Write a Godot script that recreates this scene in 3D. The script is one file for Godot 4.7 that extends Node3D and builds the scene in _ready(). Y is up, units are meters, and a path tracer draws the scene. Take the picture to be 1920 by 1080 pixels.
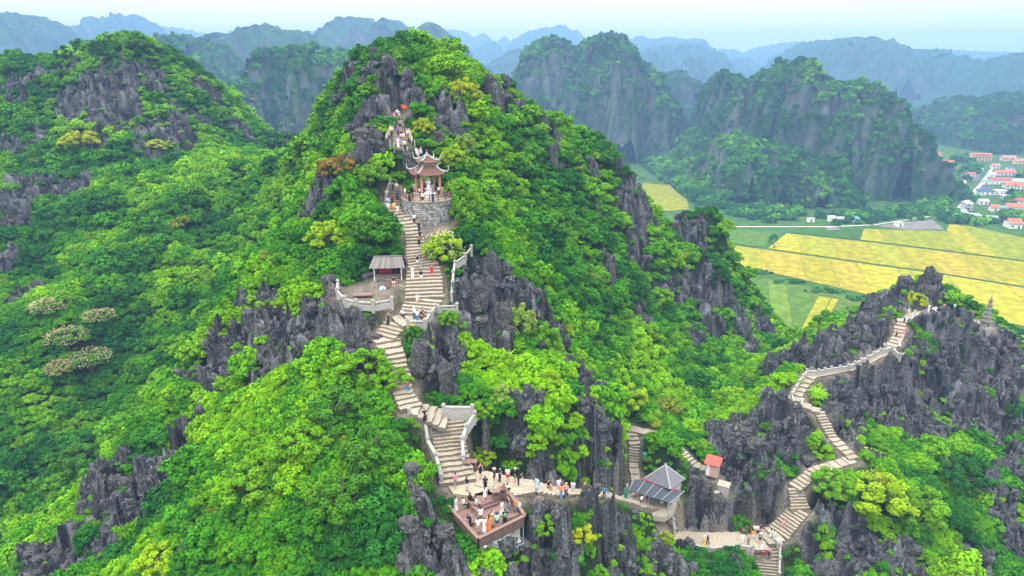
extends Node3D

# ---------------------------------------------------------------- view geometry
const FOCAL := 1283.0
const EYE := 110.0
const PITCH := 18.7
var cp := cos(deg_to_rad(PITCH))
var sp := sin(deg_to_rad(PITCH))
var rng := RandomNumberGenerator.new()

func ray(u: float, v: float) -> Vector3:          # direction whose forward (-z) reach is 1
	var b := (540.0 - v) / FOCAL
	var k := cp + b * sp
	return Vector3((u - 960.0) / FOCAL / k, (b * cp - sp) / k, -1.0)

func at(u: float, v: float, d: float) -> Vector3:
	return Vector3(0, EYE, 0) + ray(u, v) * d

func on_level(u: float, v: float, y: float) -> Vector3:
	var r := ray(u, v)
	return Vector3(0, EYE, 0) + r * ((y - EYE) / r.y)

# ---------------------------------------------------------------- naming and tagging
var taken := {}
func numbered(called: String) -> String:
	if not taken.has(called):
		taken[called] = 0
		return called
	taken[called] += 1
	return "%s_%03d" % [called, taken[called]]

func tag(o: Node, label: String, category := "", group := "", kind := "") -> Node:
	o.set_meta("label", label)
	if category != "": o.set_meta("category", category)
	if group != "": o.set_meta("group", group)
	if kind != "": o.set_meta("kind", kind)
	return o

func thing(called: String, label: String, category: String, p := Vector3.ZERO, turn := 0.0, group := "") -> Node3D:
	var o := Node3D.new()
	o.name = numbered(called)
	add_child(o)
	o.position = p
	o.rotation.y = turn
	tag(o, label, category, group)
	return o

func part(called: String, m: Mesh, mat: Material, parent: Node, p := Vector3.ZERO, turn := 0.0) -> MeshInstance3D:
	var o := MeshInstance3D.new()
	o.mesh = m
	o.material_override = mat
	if parent == self:
		o.name = numbered(called)
		add_child(o)
	else:
		o.name = called
		parent.add_child(o, true)
	o.position = p
	o.rotation.y = turn
	return o

func structure(called: String, m: Mesh, mat: Material, label: String) -> MeshInstance3D:
	var o := part(called, m, mat, self)
	tag(o, label, "", "", "structure")
	return o

# ---------------------------------------------------------------- materials
func lin(r: float, g: float, b: float) -> Color:
	return Color(r, g, b).linear_to_srgb()

func mat(c: Color, rough := 0.8, spec := 0.4) -> StandardMaterial3D:
	var m := StandardMaterial3D.new()
	m.albedo_color = c
	m.roughness = rough
	m.metallic_specular = spec
	return m

func noise(kind: int, freq: float, sd: int, oct := 3) -> FastNoiseLite:
	var n := FastNoiseLite.new()
	n.noise_type = kind
	n.frequency = freq
	n.seed = sd
	n.fractal_octaves = oct
	if oct <= 1: n.fractal_type = FastNoiseLite.FRACTAL_NONE
	return n

func noise_tex(n: FastNoiseLite, size: int, lo: Color, hi: Color, bump := 0.0, ramp_mid := 0.5) -> NoiseTexture2D:
	var t := NoiseTexture2D.new()
	t.width = size
	t.height = size
	t.seamless = true
	t.noise = n
	if bump > 0.0:
		t.as_normal_map = true
		t.bump_strength = bump
	else:
		var g := Gradient.new()
		g.set_color(0, lo)
		g.set_color(1, hi)
		g.add_point(ramp_mid, lo.lerp(hi, 0.5))
		t.color_ramp = g
	return t

var M := {}
func make_materials() -> void:
	var streak := noise(FastNoiseLite.TYPE_SIMPLEX, 0.02, 11, 5)
	streak.fractal_type = FastNoiseLite.FRACTAL_RIDGED
	var rock := mat(Color.WHITE, 0.9, 0.22)
	rock.vertex_color_use_as_albedo = true
	rock.albedo_texture = noise_tex(streak, 512, Color(0.42, 0.42, 0.43), Color(1, 1, 1))
	rock.uv1_triplanar = true
	rock.uv1_world_triplanar = true
	rock.uv1_scale = Vector3(0.18, 0.075, 0.18)
	rock.normal_enabled = true
	rock.normal_texture = noise_tex(noise(FastNoiseLite.TYPE_SIMPLEX, 0.03, 5, 5), 512, Color.BLACK, Color.WHITE, 10.0)
	rock.normal_scale = 1.0
	M.rock = rock
	var leaf := mat(Color.WHITE, 0.65, 0.14)
	leaf.vertex_color_use_as_albedo = true
	leaf.backlight_enabled = true
	leaf.backlight = Color(0.34, 0.34, 0.2)
	M.leaf = leaf
	var far := mat(Color.WHITE, 0.9, 0.2)
	far.vertex_color_use_as_albedo = true
	far.albedo_texture = noise_tex(noise(FastNoiseLite.TYPE_SIMPLEX, 0.02, 21, 5), 512, Color(0.6, 0.6, 0.6), Color(1, 1, 1))
	far.uv1_triplanar = true
	far.uv1_world_triplanar = true
	far.uv1_scale = Vector3(0.012, 0.012, 0.012)
	M.far = far

# ---------------------------------------------------------------- the lie of the land
# each: picture column, picture row, metres ahead; from these the ground is interpolated
const SEEN := [855, 905, 60.5,960, 905, 61,840, 850, 63.5,845, 775, 67,775, 765, 69,745, 700, 75,735, 640, 79,725, 610, 81,790, 595, 83,800, 540, 88,785, 480, 93,775, 430, 98,740, 400, 101,735, 340, 108,745, 290, 114,750, 240, 121,748, 215, 125,745, 150, 134,760, 86, 148,805, 385, 104,810, 428, 100.5,690, 112, 150,640, 160, 155,600, 210, 160,585, 240, 165,530, 320, 180,650, 300, 114,610, 320, 118,560, 420, 110,600, 450, 102,520, 520, 98,640, 500, 93,728, 500, 91,690, 540, 88,600, 600, 84,450, 640, 88,380, 690, 88,560, 720, 74,500, 800, 68,350, 800, 80,620, 800, 66,700, 850, 61,450, 900, 62,300, 900, 72,260, 980, 65,150, 1040, 66,600, 960, 55,700, 1000, 52,800, 1000, 53,600, 1075, 50,400, 1075, 53,200, 1075, 60,870, 1070, 51,480, 300, 195,440, 400, 174,395, 480, 154,325, 580, 138,240, 680, 127,140, 780, 115,50, 880, 104,0, 1000, 94,500, 470, 104,450, 560, 95,330, 740, 84,230, 860, 78,120, 980, 72,250, 85, 230,180, 95, 232,130, 110, 235,330, 120, 235,380, 150, 238,430, 200, 240,465, 245, 238,0, 120, 255,60, 115, 250,130, 200, 215,250, 200, 213,350, 220, 215,200, 270, 200,330, 290, 200,430, 260, 222,100, 330, 185,250, 400, 168,380, 370, 172,50, 400, 168,30, 350, 178,150, 500, 148,50, 560, 138,250, 540, 140,50, 700, 118,120, 640, 125,870, 380, 106,900, 450, 100,880, 500, 93,960, 520, 95,900, 600, 86,960, 650, 86,1010, 600, 92,880, 700, 76,960, 760, 72,1050, 700, 82,1100, 760, 80,1000, 850, 65,1120, 860, 72,1060, 880, 66,900, 830, 66,860, 300, 118,900, 230, 130,950, 350, 125,1000, 300, 140,1050, 400, 132,1100, 350, 145,1150, 430, 140,1200, 400, 152,1100, 520, 122,1200, 520, 140,1290, 470, 158,1350, 500, 155,1250, 600, 135,1350, 600, 148,1150, 620, 115,1100, 650, 105,860, 118, 152,960, 182, 158,1050, 244, 162,1150, 288, 166,1212, 392, 162,1255, 426, 165,1295, 412, 166,1335, 395, 168,1348, 420, 167,1344, 490, 165,1374, 572, 159,1430, 634, 155,1200, 700, 112,1300, 680, 128,1400, 680, 138,1250, 780, 106,1350, 760, 115,1200, 800, 90,1290, 840, 92,1180, 760, 97,1230, 935, 80,1180, 945, 78,1240, 985, 77,1330, 900, 85,1400, 900, 88,1330, 960, 80,1270, 1010, 77.5,1430, 1010, 81,1440, 1075, 75,1300, 1070, 72,1150, 1000, 68,1080, 1000, 63,1100, 940, 66,1050, 925, 63,1000, 1040, 56,1200, 1050, 70,1500, 950, 84,1490, 915, 86,1530, 880, 88,1600, 860, 91,1560, 820, 94,1535, 770, 98,1490, 750, 101,1520, 705, 106,1600, 690, 111,1670, 655, 118,1690, 600, 128,1846, 612, 128,1420, 790, 98,1400, 840, 93,1650, 760, 108,1750, 800, 106,1600, 720, 110,1850, 800, 108,1700, 700, 117,1850, 700, 118,1740, 530, 140,1690, 545, 138,1560, 610, 145,1480, 660, 142,1620, 580, 142,1800, 570, 134,1880, 620, 130,1915, 660, 128,1650, 900, 90,1750, 950, 86,1850, 900, 94,1900, 1000, 88,1600, 1000, 82,1550, 1050, 78,1750, 1060, 78,1900, 1070, 82]
const HIDDEN := [-50, 128, 69,-52, 118, 63,-55, 108, 57,-59, 98, 52,-64, 90, 46,-52, 150, 73,0, 200, 72,36, 180, 58,46, 178, 50,56, 182, 45,44, 195, 40,0, 240, 30,-30, 215, 70,40, 215, 30,40, 250, 10,80, 205, 30,80, 240, 5,60, 290, 0,110, 190, 8,110, 230, 0,0, 290, 0,-40, 280, 20,-90, 290, 60,-140, 300, 70,-180, 290, 70,-90, 330, 10,-150, 340, 10,-220, 330, 20,-220, 260, 80,-220, 180, 60,-160, 120, 45,-110, 70, 40,100, 185, 10,120, 175, 8,150, 170, 5,170, 150, 15,100, 160, 30,130, 150, 35,130, 180, 0,160, 110, 25,120, 60, 25,60, 40, 40,0, 25, 55,-40, 25, 50,-80, 40, 40,180, 200, 0,220, 150, 0,220, 80, 10,90, 200, 5]
const HX0 := -264.0
const HD0 := 16.0
const CW := 133
const CH := 89
const HW := 529
const HH := 353
var HG := PackedFloat32Array()      # ground height, 1 m cells
var RM := PackedFloat32Array()      # bare rock 0..1
var PM := PackedFloat32Array()      # built-on 0..1
var CM := PackedFloat32Array()      # kept free of wild shrubs 0..1

func solve_ground() -> void:
	var px := PackedFloat64Array()
	var pd := PackedFloat64Array()
	var ph := PackedFloat64Array()
	for i in range(0, SEEN.size(), 3):
		var p := at(SEEN[i], SEEN[i + 1], SEEN[i + 2])
		px.append(p.x); pd.append(-p.z); ph.append(p.y)
	for i in range(0, HIDDEN.size(), 3):
		px.append(HIDDEN[i]); pd.append(HIDDEN[i + 1]); ph.append(HIDDEN[i + 2])
	var n := px.size()
	var w := n + 4
	var rows := []
	for i in n + 3:
		var r := PackedFloat64Array()
		r.resize(w)
		rows.append(r)
	for i in n:
		for j in n:
			var q := (px[i] - px[j]) ** 2 + (pd[i] - pd[j]) ** 2
			rows[i][j] = 0.5 * q * log(q + 1e-9) + (1.5 if i == j else 0.0)
		rows[i][n] = 1.0; rows[i][n + 1] = px[i]; rows[i][n + 2] = pd[i]
		rows[i][n + 3] = ph[i]
		rows[n][i] = 1.0; rows[n + 1][i] = px[i]; rows[n + 2][i] = pd[i]
	var m := n + 3
	for c in m:
		var best := c
		for r in range(c + 1, m):
			if absf(rows[r][c]) > absf(rows[best][c]): best = r
		var t: PackedFloat64Array = rows[best]
		rows[best] = rows[c]
		rows[c] = t
		var inv := 1.0 / t[c]
		for r in range(c + 1, m):
			var row: PackedFloat64Array = rows[r]
			var k := row[c] * inv
			if k == 0.0: continue
			for j in range(c, w): row[j] -= k * t[j]
			rows[r] = row
	var x := PackedFloat64Array()
	x.resize(m)
	for c in range(m - 1, -1, -1):
		var row: PackedFloat64Array = rows[c]
		var s := row[m]
		for j in range(c + 1, m): s -= row[j] * x[j]
		x[c] = s / row[c]
	var G := PackedFloat32Array()
	G.resize(CW * CH)
	for j in CH:
		var d := HD0 + 4.0 * j
		for i in CW:
			var X := HX0 + 4.0 * i
			var s := x[n] + x[n + 1] * X + x[n + 2] * d
			for k in n:
				var q := (X - px[k]) * (X - px[k]) + (d - pd[k]) * (d - pd[k]) + 1e-9
				s += x[k] * 0.5 * q * log(q)
			G[j * CW + i] = s
	HG.resize(HW * HH); RM.resize(HW * HH); PM.resize(HW * HH); CM.resize(HW * HH)
	for j in HH:
		var fj := j * 0.25
		var j0 := clampi(int(fj), 0, CH - 2)
		for i in HW:
			var fi := i * 0.25
			var i0 := clampi(int(fi), 0, CW - 2)
			var tx := fi - i0
			var ty := fj - j0
			var c := [0.0, 0.0, 0.0, 0.0]
			for q in 4:
				var row := clampi(j0 - 1 + q, 0, CH - 1) * CW
				c[q] = cubic(G[row + maxi(i0 - 1, 0)], G[row + i0], G[row + i0 + 1], G[row + mini(i0 + 2, CW - 1)], tx)
			HG[j * HW + i] = maxf(cubic(c[0], c[1], c[2], c[3], ty), -0.6)

func cubic(a: float, b: float, c: float, d: float, t: float) -> float:
	return b + 0.5 * t * (c - a + t * (2.0 * a - 5.0 * b + 4.0 * c - d + t * (3.0 * (b - c) + d - a)))

func pick(A: PackedFloat32Array, x: float, d: float) -> float:
	var fi := clampf(x - HX0, 0.0, HW - 1.01)
	var fj := clampf(d - HD0, 0.0, HH - 1.01)
	var i := int(fi)
	var j := int(fj)
	fi -= i
	fj -= j
	var o := j * HW + i
	return (A[o] * (1.0 - fi) + A[o + 1] * fi) * (1.0 - fj) + (A[o + HW] * (1.0 - fi) + A[o + HW + 1] * fi) * fj

func ground(x: float, d: float) -> float:
	return pick(HG, x, d)

func hit(u: float, v: float, from := 40.0) -> Vector3:       # where the sight line through a picture point meets the ground
	var r := ray(u, v)
	var d := from
	while d < 330.0:
		if EYE + r.y * d <= ground(r.x * d, d):
			var lo := d - 1.0
			for k in 6:
				var mid := (lo + d) / 2.0
				if EYE + r.y * mid <= ground(r.x * mid, mid): d = mid
				else: lo = mid
			return Vector3(r.x * d, EYE + r.y * d, -d)
		d += 1.0
	return Vector3(r.x * 330.0, 0, -330)

# ---------------------------------------------------------------- bare rock: picture column, row, metres across, metres along, strength
const ROCKS := [640, 610, 9, 6, 1.00,560, 640, 9, 6, 1.00,470, 640, 8, 6, 1.00,400, 670, 5, 5, 1.00,700, 590, 5, 4, 1.00,620, 570, 5, 3, 1.00,680, 640, 4, 4, 0.90,920, 540, 5, 5, 0.80,910, 600, 5, 5, 0.80,960, 560, 4, 6, 0.64,830, 660, 3, 5, 1.00,820, 720, 3, 4, 1.00,870, 640, 3, 5, 0.80,930, 640, 4, 5, 0.72,1000, 640, 3, 5, 0.56,1090, 720, 4, 6, 0.90,1110, 790, 3, 6, 0.90,1050, 620, 3, 6, 0.40,980, 780, 3, 4, 1.00,960, 840, 4, 3, 1.00,1000, 830, 3, 4, 0.80,920, 800, 2, 2, 0.90,1050, 870, 3, 3, 0.70,1100, 870, 3, 4, 0.80,1160, 850, 3, 4, 0.80,700, 260, 4, 4, 1.00,680, 290, 4, 3, 1.00,740, 260, 3, 6, 0.90,720, 190, 5, 8, 1.00,690, 220, 4, 6, 1.00,760, 180, 3, 5, 0.80,790, 200, 3, 4, 0.50,830, 210, 2, 5, 0.65,860, 250, 3, 5, 0.58,700, 140, 4, 6, 0.80,740, 130, 4, 5, 0.70,690, 100, 4, 5, 0.90,650, 170, 3, 8, 0.50,840, 200, 2, 4, 0.50,930, 190, 4, 5, 0.52,960, 200, 4, 5, 0.52,1040, 230, 5, 4, 0.52,1020, 240, 4, 6, 0.52,1000, 230, 3, 4, 0.35,1090, 310, 4, 6, 0.40,1050, 300, 3, 6, 0.32,1170, 300, 6, 9, 0.77,1190, 370, 5, 9, 0.85,1180, 430, 5, 8, 0.68,1220, 420, 4, 7, 0.61,1150, 420, 4, 6, 0.34,1260, 400, 5, 8, 0.90,1290, 380, 6, 6, 0.90,1340, 370, 6, 5, 1.00,1380, 400, 4, 6, 1.00,1300, 430, 5, 8, 0.64,1390, 470, 4, 6, 0.72,1150, 520, 3, 6, 0.40,1200, 580, 3, 8, 0.40,1280, 560, 5, 9, 0.56,1330, 590, 6, 9, 0.72,1300, 620, 5, 7, 0.48,1380, 590, 5, 8, 0.72,1430, 620, 6, 8, 0.90,1400, 650, 5, 6, 0.56,1250, 540, 3, 7, 0.32,1230, 880, 4, 4, 0.50,1330, 900, 7, 5, 1.00,1380, 900, 6, 6, 1.00,1400, 830, 7, 8, 1.00,1450, 800, 6, 7, 1.00,1400, 790, 5, 5, 0.90,1330, 950, 6, 5, 1.00,1290, 930, 4, 5, 1.00,1380, 960, 5, 5, 0.90,1430, 930, 5, 5, 0.80,1270, 960, 3, 3, 0.90,1150, 960, 5, 4, 1.00,1100, 970, 5, 4, 1.00,1080, 950, 4, 3, 0.90,1150, 1010, 5, 4, 0.80,1220, 1030, 5, 4, 1.00,1240, 1060, 5, 3, 1.00,1180, 1070, 5, 3, 0.70,1050, 1050, 5, 3, 1.00,1000, 1060, 5, 3, 1.00,900, 1060, 6, 4, 1.00,840, 1050, 4, 4, 1.00,830, 960, 3, 4, 1.00,850, 920, 2, 3, 0.80,800, 1060, 3, 3, 0.60,960, 1030, 4, 3, 0.90,1020, 1000, 3, 3, 0.60,1320, 1050, 5, 4, 0.70,1120, 1050, 4, 4, 0.60,1500, 670, 9, 9, 1.00,1560, 650, 9, 9, 1.00,1620, 620, 9, 9, 1.00,1660, 570, 8, 9, 1.00,1740, 560, 8, 8, 1.00,1720, 600, 6, 6, 0.80,1780, 600, 7, 7, 1.00,1840, 640, 7, 7, 1.00,1890, 650, 7, 7, 1.00,1800, 660, 7, 6, 1.00,1880, 700, 8, 7, 1.00,1800, 700, 8, 6, 1.00,1740, 700, 7, 6, 0.90,1680, 720, 9, 7, 1.00,1600, 740, 9, 6, 1.00,1640, 780, 9, 6, 1.00,1580, 790, 5, 5, 1.00,1700, 790, 9, 6, 1.00,1750, 750, 8, 6, 1.00,1820, 750, 8, 6, 1.00,1880, 770, 7, 6, 1.00,1850, 820, 6, 6, 0.90,1800, 800, 6, 5, 0.80,1480, 800, 5, 5, 1.00,1500, 850, 4, 4, 0.80,1440, 850, 5, 6, 1.00,1550, 720, 7, 5, 1.00,1600, 840, 5, 3, 0.90,1880, 850, 5, 5, 0.80,1910, 900, 5, 6, 0.80,1530, 1010, 5, 4, 0.70,1600, 1020, 6, 4, 0.60,1570, 1060, 6, 4, 0.60,1680, 1060, 5, 4, 0.40,1880, 980, 4, 5, 0.80,1900, 1040, 4, 4, 0.70,1840, 1060, 4, 4, 0.30,170, 200, 12, 8, 0.82,140, 190, 9, 7, 0.74,220, 200, 9, 8, 0.74,250, 240, 8, 7, 0.74,320, 230, 6, 8, 0.74,340, 270, 5, 7, 0.66,270, 150, 9, 5, 0.66,120, 130, 8, 5, 0.49,390, 240, 7, 5, 0.57,290, 140, 5, 4, 0.66,390, 170, 5, 5, 0.57,460, 250, 5, 6, 0.74,60, 260, 5, 6, 0.41,200, 260, 7, 6, 0.66,280, 290, 5, 5, 0.66,80, 350, 10, 6, 0.82,30, 380, 8, 7, 1.00,130, 350, 7, 5, 0.74,20, 420, 6, 5, 0.90,20, 490, 5, 6, 0.80,20, 280, 6, 5, 0.57,50, 550, 5, 5, 0.50,260, 930, 7, 6, 0.84,240, 980, 6, 4, 0.84,290, 900, 5, 5, 0.67,210, 1010, 5, 4, 0.67,130, 1030, 8, 4, 0.59,350, 830, 3, 4, 0.50,220, 920, 5, 5, 0.50,60, 1060, 6, 4, 0.50,180, 990, 5, 4, 0.50,340, 1040, 3, 2, 0.34,600, 370, 3, 4, 0.80,560, 720, 3, 3, 0.50,470, 570, 4, 3, 0.50,200, 140, 8, 5, 0.57,60, 150, 9, 6, 0.57,20, 180, 9, 6, 0.57]

func lay_rock() -> void:
	for i in range(0, ROCKS.size(), 5):
		var p := hit(ROCKS[i], ROCKS[i + 1])
		blob(RM, p.x, -p.z, ROCKS[i + 2], ROCKS[i + 3], ROCKS[i + 4])

func blob(A: PackedFloat32Array, x: float, d: float, rx: float, rd: float, s: float) -> void:
	for j in range(maxi(0, int(d - rd - HD0)), mini(HH - 1, int(d + rd - HD0) + 2)):
		for i in range(maxi(0, int(x - rx - HX0)), mini(HW - 1, int(x + rx - HX0) + 2)):
			var q := sqrt(((i + HX0 - x) / rx) ** 2 + ((j + HD0 - d) / rd) ** 2)
			var o := j * HW + i
			if s > 0.0: A[o] = maxf(A[o], s * smoothstep(1.0, 0.55, q))
			else: A[o] = minf(A[o], 1.0 + s * smoothstep(1.0, 0.55, q))

var n_mask := noise(FastNoiseLite.TYPE_SIMPLEX, 0.09, 3, 3)
var n_warp := noise(FastNoiseLite.TYPE_SIMPLEX, 0.30, 8, 2)
var n_warp2 := noise(FastNoiseLite.TYPE_SIMPLEX, 0.30, 9, 2)
var n_band := noise(FastNoiseLite.TYPE_SIMPLEX, 0.05, 13, 2)
var n_cell := noise(FastNoiseLite.TYPE_CELLULAR, 0.34, 17, 1)
var n_cell2 := noise(FastNoiseLite.TYPE_CELLULAR, 0.9, 19, 1)
var n_crack := noise(FastNoiseLite.TYPE_CELLULAR, 0.34, 17, 1)
var n_tone := noise(FastNoiseLite.TYPE_SIMPLEX, 0.16, 23, 3)

func bare(x: float, d: float) -> float:
	var r := pick(RM, x, d)
	if r < 0.02: return 0.0
	return clampf((r + n_mask.get_noise_2d(x, d) * 0.8 - 0.3) * 3.0, 0.0, 1.0)

func fine(x: float, d: float, rm: float, pm: float) -> float:
	var k := rm * (1.0 - pm)
	if k < 0.02:
		return pick(HG, x, d) + n_tone.get_noise_2d(x, d) * 0.4 * (1.0 - pm)
	var wx := x + k * n_warp.get_noise_2d(x, d) * 2.2
	var wd := d + k * n_warp2.get_noise_2d(x, d) * 2.2
	var h := pick(HG, wx, wd)
	var s := 5.0
	var ph := h / s + n_band.get_noise_2d(x, d) * 1.3
	var fl := floorf(ph)
	var fr := ph - fl
	h += k * 0.8 * s * (smoothstep(0.25, 0.75, fr) - fr)
	var c := n_cell.get_noise_2d(wx, wd)
	var c2 := n_cell2.get_noise_2d(wx, wd)
	h += k * ((c * 0.5 + 0.5) ** 1.5 * 3.2 + (c2 * 0.5 + 0.5) * 1.3 - 1.6)
	return h

func make_terrain() -> void:
	n_cell.cellular_return_type = FastNoiseLite.RETURN_CELL_VALUE
	n_cell2.cellular_return_type = FastNoiseLite.RETURN_CELL_VALUE
	var cols := 640
	var d := 36.0
	var ds := PackedFloat32Array()
	while d < 330.0:
		ds.append(d)
		d *= 1.0036
	var v := PackedVector3Array()
	var c := PackedColorArray()
	var idx := PackedInt32Array()
	for j in ds.size():
		d = ds[j]
		for i in cols + 1:
			var x := (float(i) / cols * 2.0 - 1.0) * minf(d * 0.98 + 14.0, 262.0)
			var rm := bare(x, d)
			var pm := pick(PM, x, d)
			v.append(Vector3(x, fine(x, d, rm, pm), -d))
			var t := n_tone.get_noise_2d(x * 2.0, d * 2.0)
			var grey := 0.06 + 0.2 * (n_cell2.get_noise_2d(x, d) * 0.5 + 0.5) ** 2 + 0.03 * t + 0.04 * n_cell.get_noise_2d(x, d)
			grey = maxf(grey, 0.035)
			var soil := Color(0.03 + 0.012 * t, 0.062 + 0.025 * t, 0.012)
			c.append(soil.lerp(Color(grey * 0.97, grey, grey * 1.04) * 1.12, clampf(rm * 2.0, 0, 1)).lerp(Color(0.42, 0.36, 0.27) * (0.85 + 0.3 * t), pm * 0.9))
	var w := cols + 1
	for j in ds.size() - 1:
		for i in cols:
			var o := j * w + i
			idx.append_array([o, o + w, o + 1, o + 1, o + w, o + w + 1])
	structure("hillside_terrain", mesh_of(v, idx, c), M.rock, "limestone ridges and slopes under the shrubs")

func mesh_of(v: PackedVector3Array, idx: PackedInt32Array, c := PackedColorArray(), n := PackedVector3Array(), uv := PackedVector2Array()) -> ArrayMesh:
	var a := []
	a.resize(Mesh.ARRAY_MAX)
	a[Mesh.ARRAY_VERTEX] = v
	if idx.size(): a[Mesh.ARRAY_INDEX] = idx
	if c.size(): a[Mesh.ARRAY_COLOR] = c
	if n.size(): a[Mesh.ARRAY_NORMAL] = n
	if uv.size(): a[Mesh.ARRAY_TEX_UV] = uv
	var m := ArrayMesh.new()
	m.add_surface_from_arrays(Mesh.PRIMITIVE_TRIANGLES, a)
	return m

# ---------------------------------------------------------------- rock blades
func blade(sd: int) -> ArrayMesh:                 # a jagged limestone fin about 1 m wide and 2 m tall, base at -0.5
	var r := RandomNumberGenerator.new()
	r.seed = sd
	var n := noise(FastNoiseLite.TYPE_SIMPLEX, 0.9, sd, 2)
	var sides := 13
	var rings := 7
	var v := PackedVector3Array()
	var c := PackedColorArray()
	var idx := PackedInt32Array()
	var squat := r.randf_range(0.3, 0.75)
	var lean := Vector2(r.randf_range(-0.25, 0.25), r.randf_range(-0.25, 0.25))
	var groove := PackedFloat32Array()
	for k in sides: groove.append(r.randf_range(0.5, 0.95) if k % 2 == 0 else r.randf_range(0.85, 1.3))
	for j in rings:
		var t := float(j) / (rings - 1)
		var wide := lerpf(1.0, squat, t ** 3.0)
		for k in sides:
			var a := TAU * k / sides
			var g := groove[k]
			var top := 1.0 - 0.3 * r.randf() * t - (1.25 - g) * 0.35 * t
			var q := Vector3(cos(a) * 0.62 * g * wide + lean.x * t, -0.5 + 2.5 * t * top, sin(a) * 0.42 * g * wide + lean.y * t)
			q += Vector3(n.get_noise_3dv(q * 2.0), n.get_noise_3dv(q * 2.0 + Vector3(9, 0, 0)) * 0.5, n.get_noise_3dv(q * 2.0 + Vector3(0, 0, 9))) * 0.22
			v.append(q)
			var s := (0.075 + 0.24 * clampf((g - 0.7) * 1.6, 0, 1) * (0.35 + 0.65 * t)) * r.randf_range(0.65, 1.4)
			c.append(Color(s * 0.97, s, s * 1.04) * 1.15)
	for j in rings - 1:
		for k in sides:
			var o := j * sides + k
			var e := j * sides + (k + 1) % sides
			idx.append_array([o, o + sides, e, e, o + sides, e + sides])
	var m := (rings - 1) * sides
	for k in range(1, sides - 1): idx.append_array([m, m + k, m + k + 1])
	return mesh_of(v, idx, c)

func multi(called: String, m: Mesh, material: Material, xs: Array, cs: PackedColorArray, parent: Node) -> void:
	if xs.is_empty(): return
	var mm := MultiMesh.new()
	mm.transform_format = MultiMesh.TRANSFORM_3D
	mm.use_colors = cs.size() > 0
	mm.mesh = m
	mm.instance_count = xs.size()
	for i in xs.size():
		mm.set_instance_transform(i, xs[i])
		if cs.size(): mm.set_instance_color(i, cs[i])
	var o := MultiMeshInstance3D.new()
	o.multimesh = mm
	o.material_override = material
	o.name = called
	o.set_meta("kind", "stuff")
	parent.add_child(o, true)

func mass(called: String, label: String) -> Node3D:
	var o := Node3D.new()
	o.name = numbered(called)
	add_child(o)
	tag(o, label, "", "", "stuff")
	return o

func make_blades() -> void:
	var kinds := []
	var xs := []
	for k in 9:
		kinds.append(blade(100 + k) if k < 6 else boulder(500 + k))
		xs.append([])
	var r := RandomNumberGenerator.new()
	r.seed = 5
	var d := 42.0
	while d < 260.0:
		var st := 0.95 if d < 120.0 else 1.5
		var x := -d * 0.95 - 10.0
		while x < d * 0.95 + 10.0:
			var X := x + r.randf() * st
			var D := d + r.randf() * st
			x += st
			var rm := bare(X, D)
			if rm < 0.35 or pick(PM, X, D) > 0.12 or pick(CM, X, D) > 0.75 or r.randf() > 0.5: continue
			var big := 0.7 + 1.1 * r.randf() ** 2 + (0.3 if d > 130.0 else 0.0)
			var tall := big * r.randf_range(0.65, 1.35) * (0.75 + 0.5 * n_mask.get_noise_2d(X * 0.6, D * 0.6))
			var yaw := 0.5 * n_band.get_noise_2d(X, D) * 3.0 + r.randf_range(-0.6, 0.6)
			var b := Basis.from_euler(Vector3(r.randf_range(-0.16, 0.16), yaw, r.randf_range(-0.16, 0.16))).scaled_local(Vector3(big, tall, big))
			var kind := r.randi() % 9
			if kind > 5:
				b = Basis.from_euler(Vector3(r.randf_range(-0.3, 0.3), yaw, r.randf_range(-0.3, 0.3))).scaled_local(Vector3(big * 0.8, tall * 0.75, big * 0.65))
			xs[kind].append(Transform3D(b, Vector3(X, fine(X, D, rm, 0.0) - (0.35 if kind < 6 else -0.1) * tall, -D)))
		d += st
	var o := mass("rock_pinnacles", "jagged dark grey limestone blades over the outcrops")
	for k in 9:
		multi("rock_blades", kinds[k], M.rock, xs[k], PackedColorArray(), o)

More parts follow.
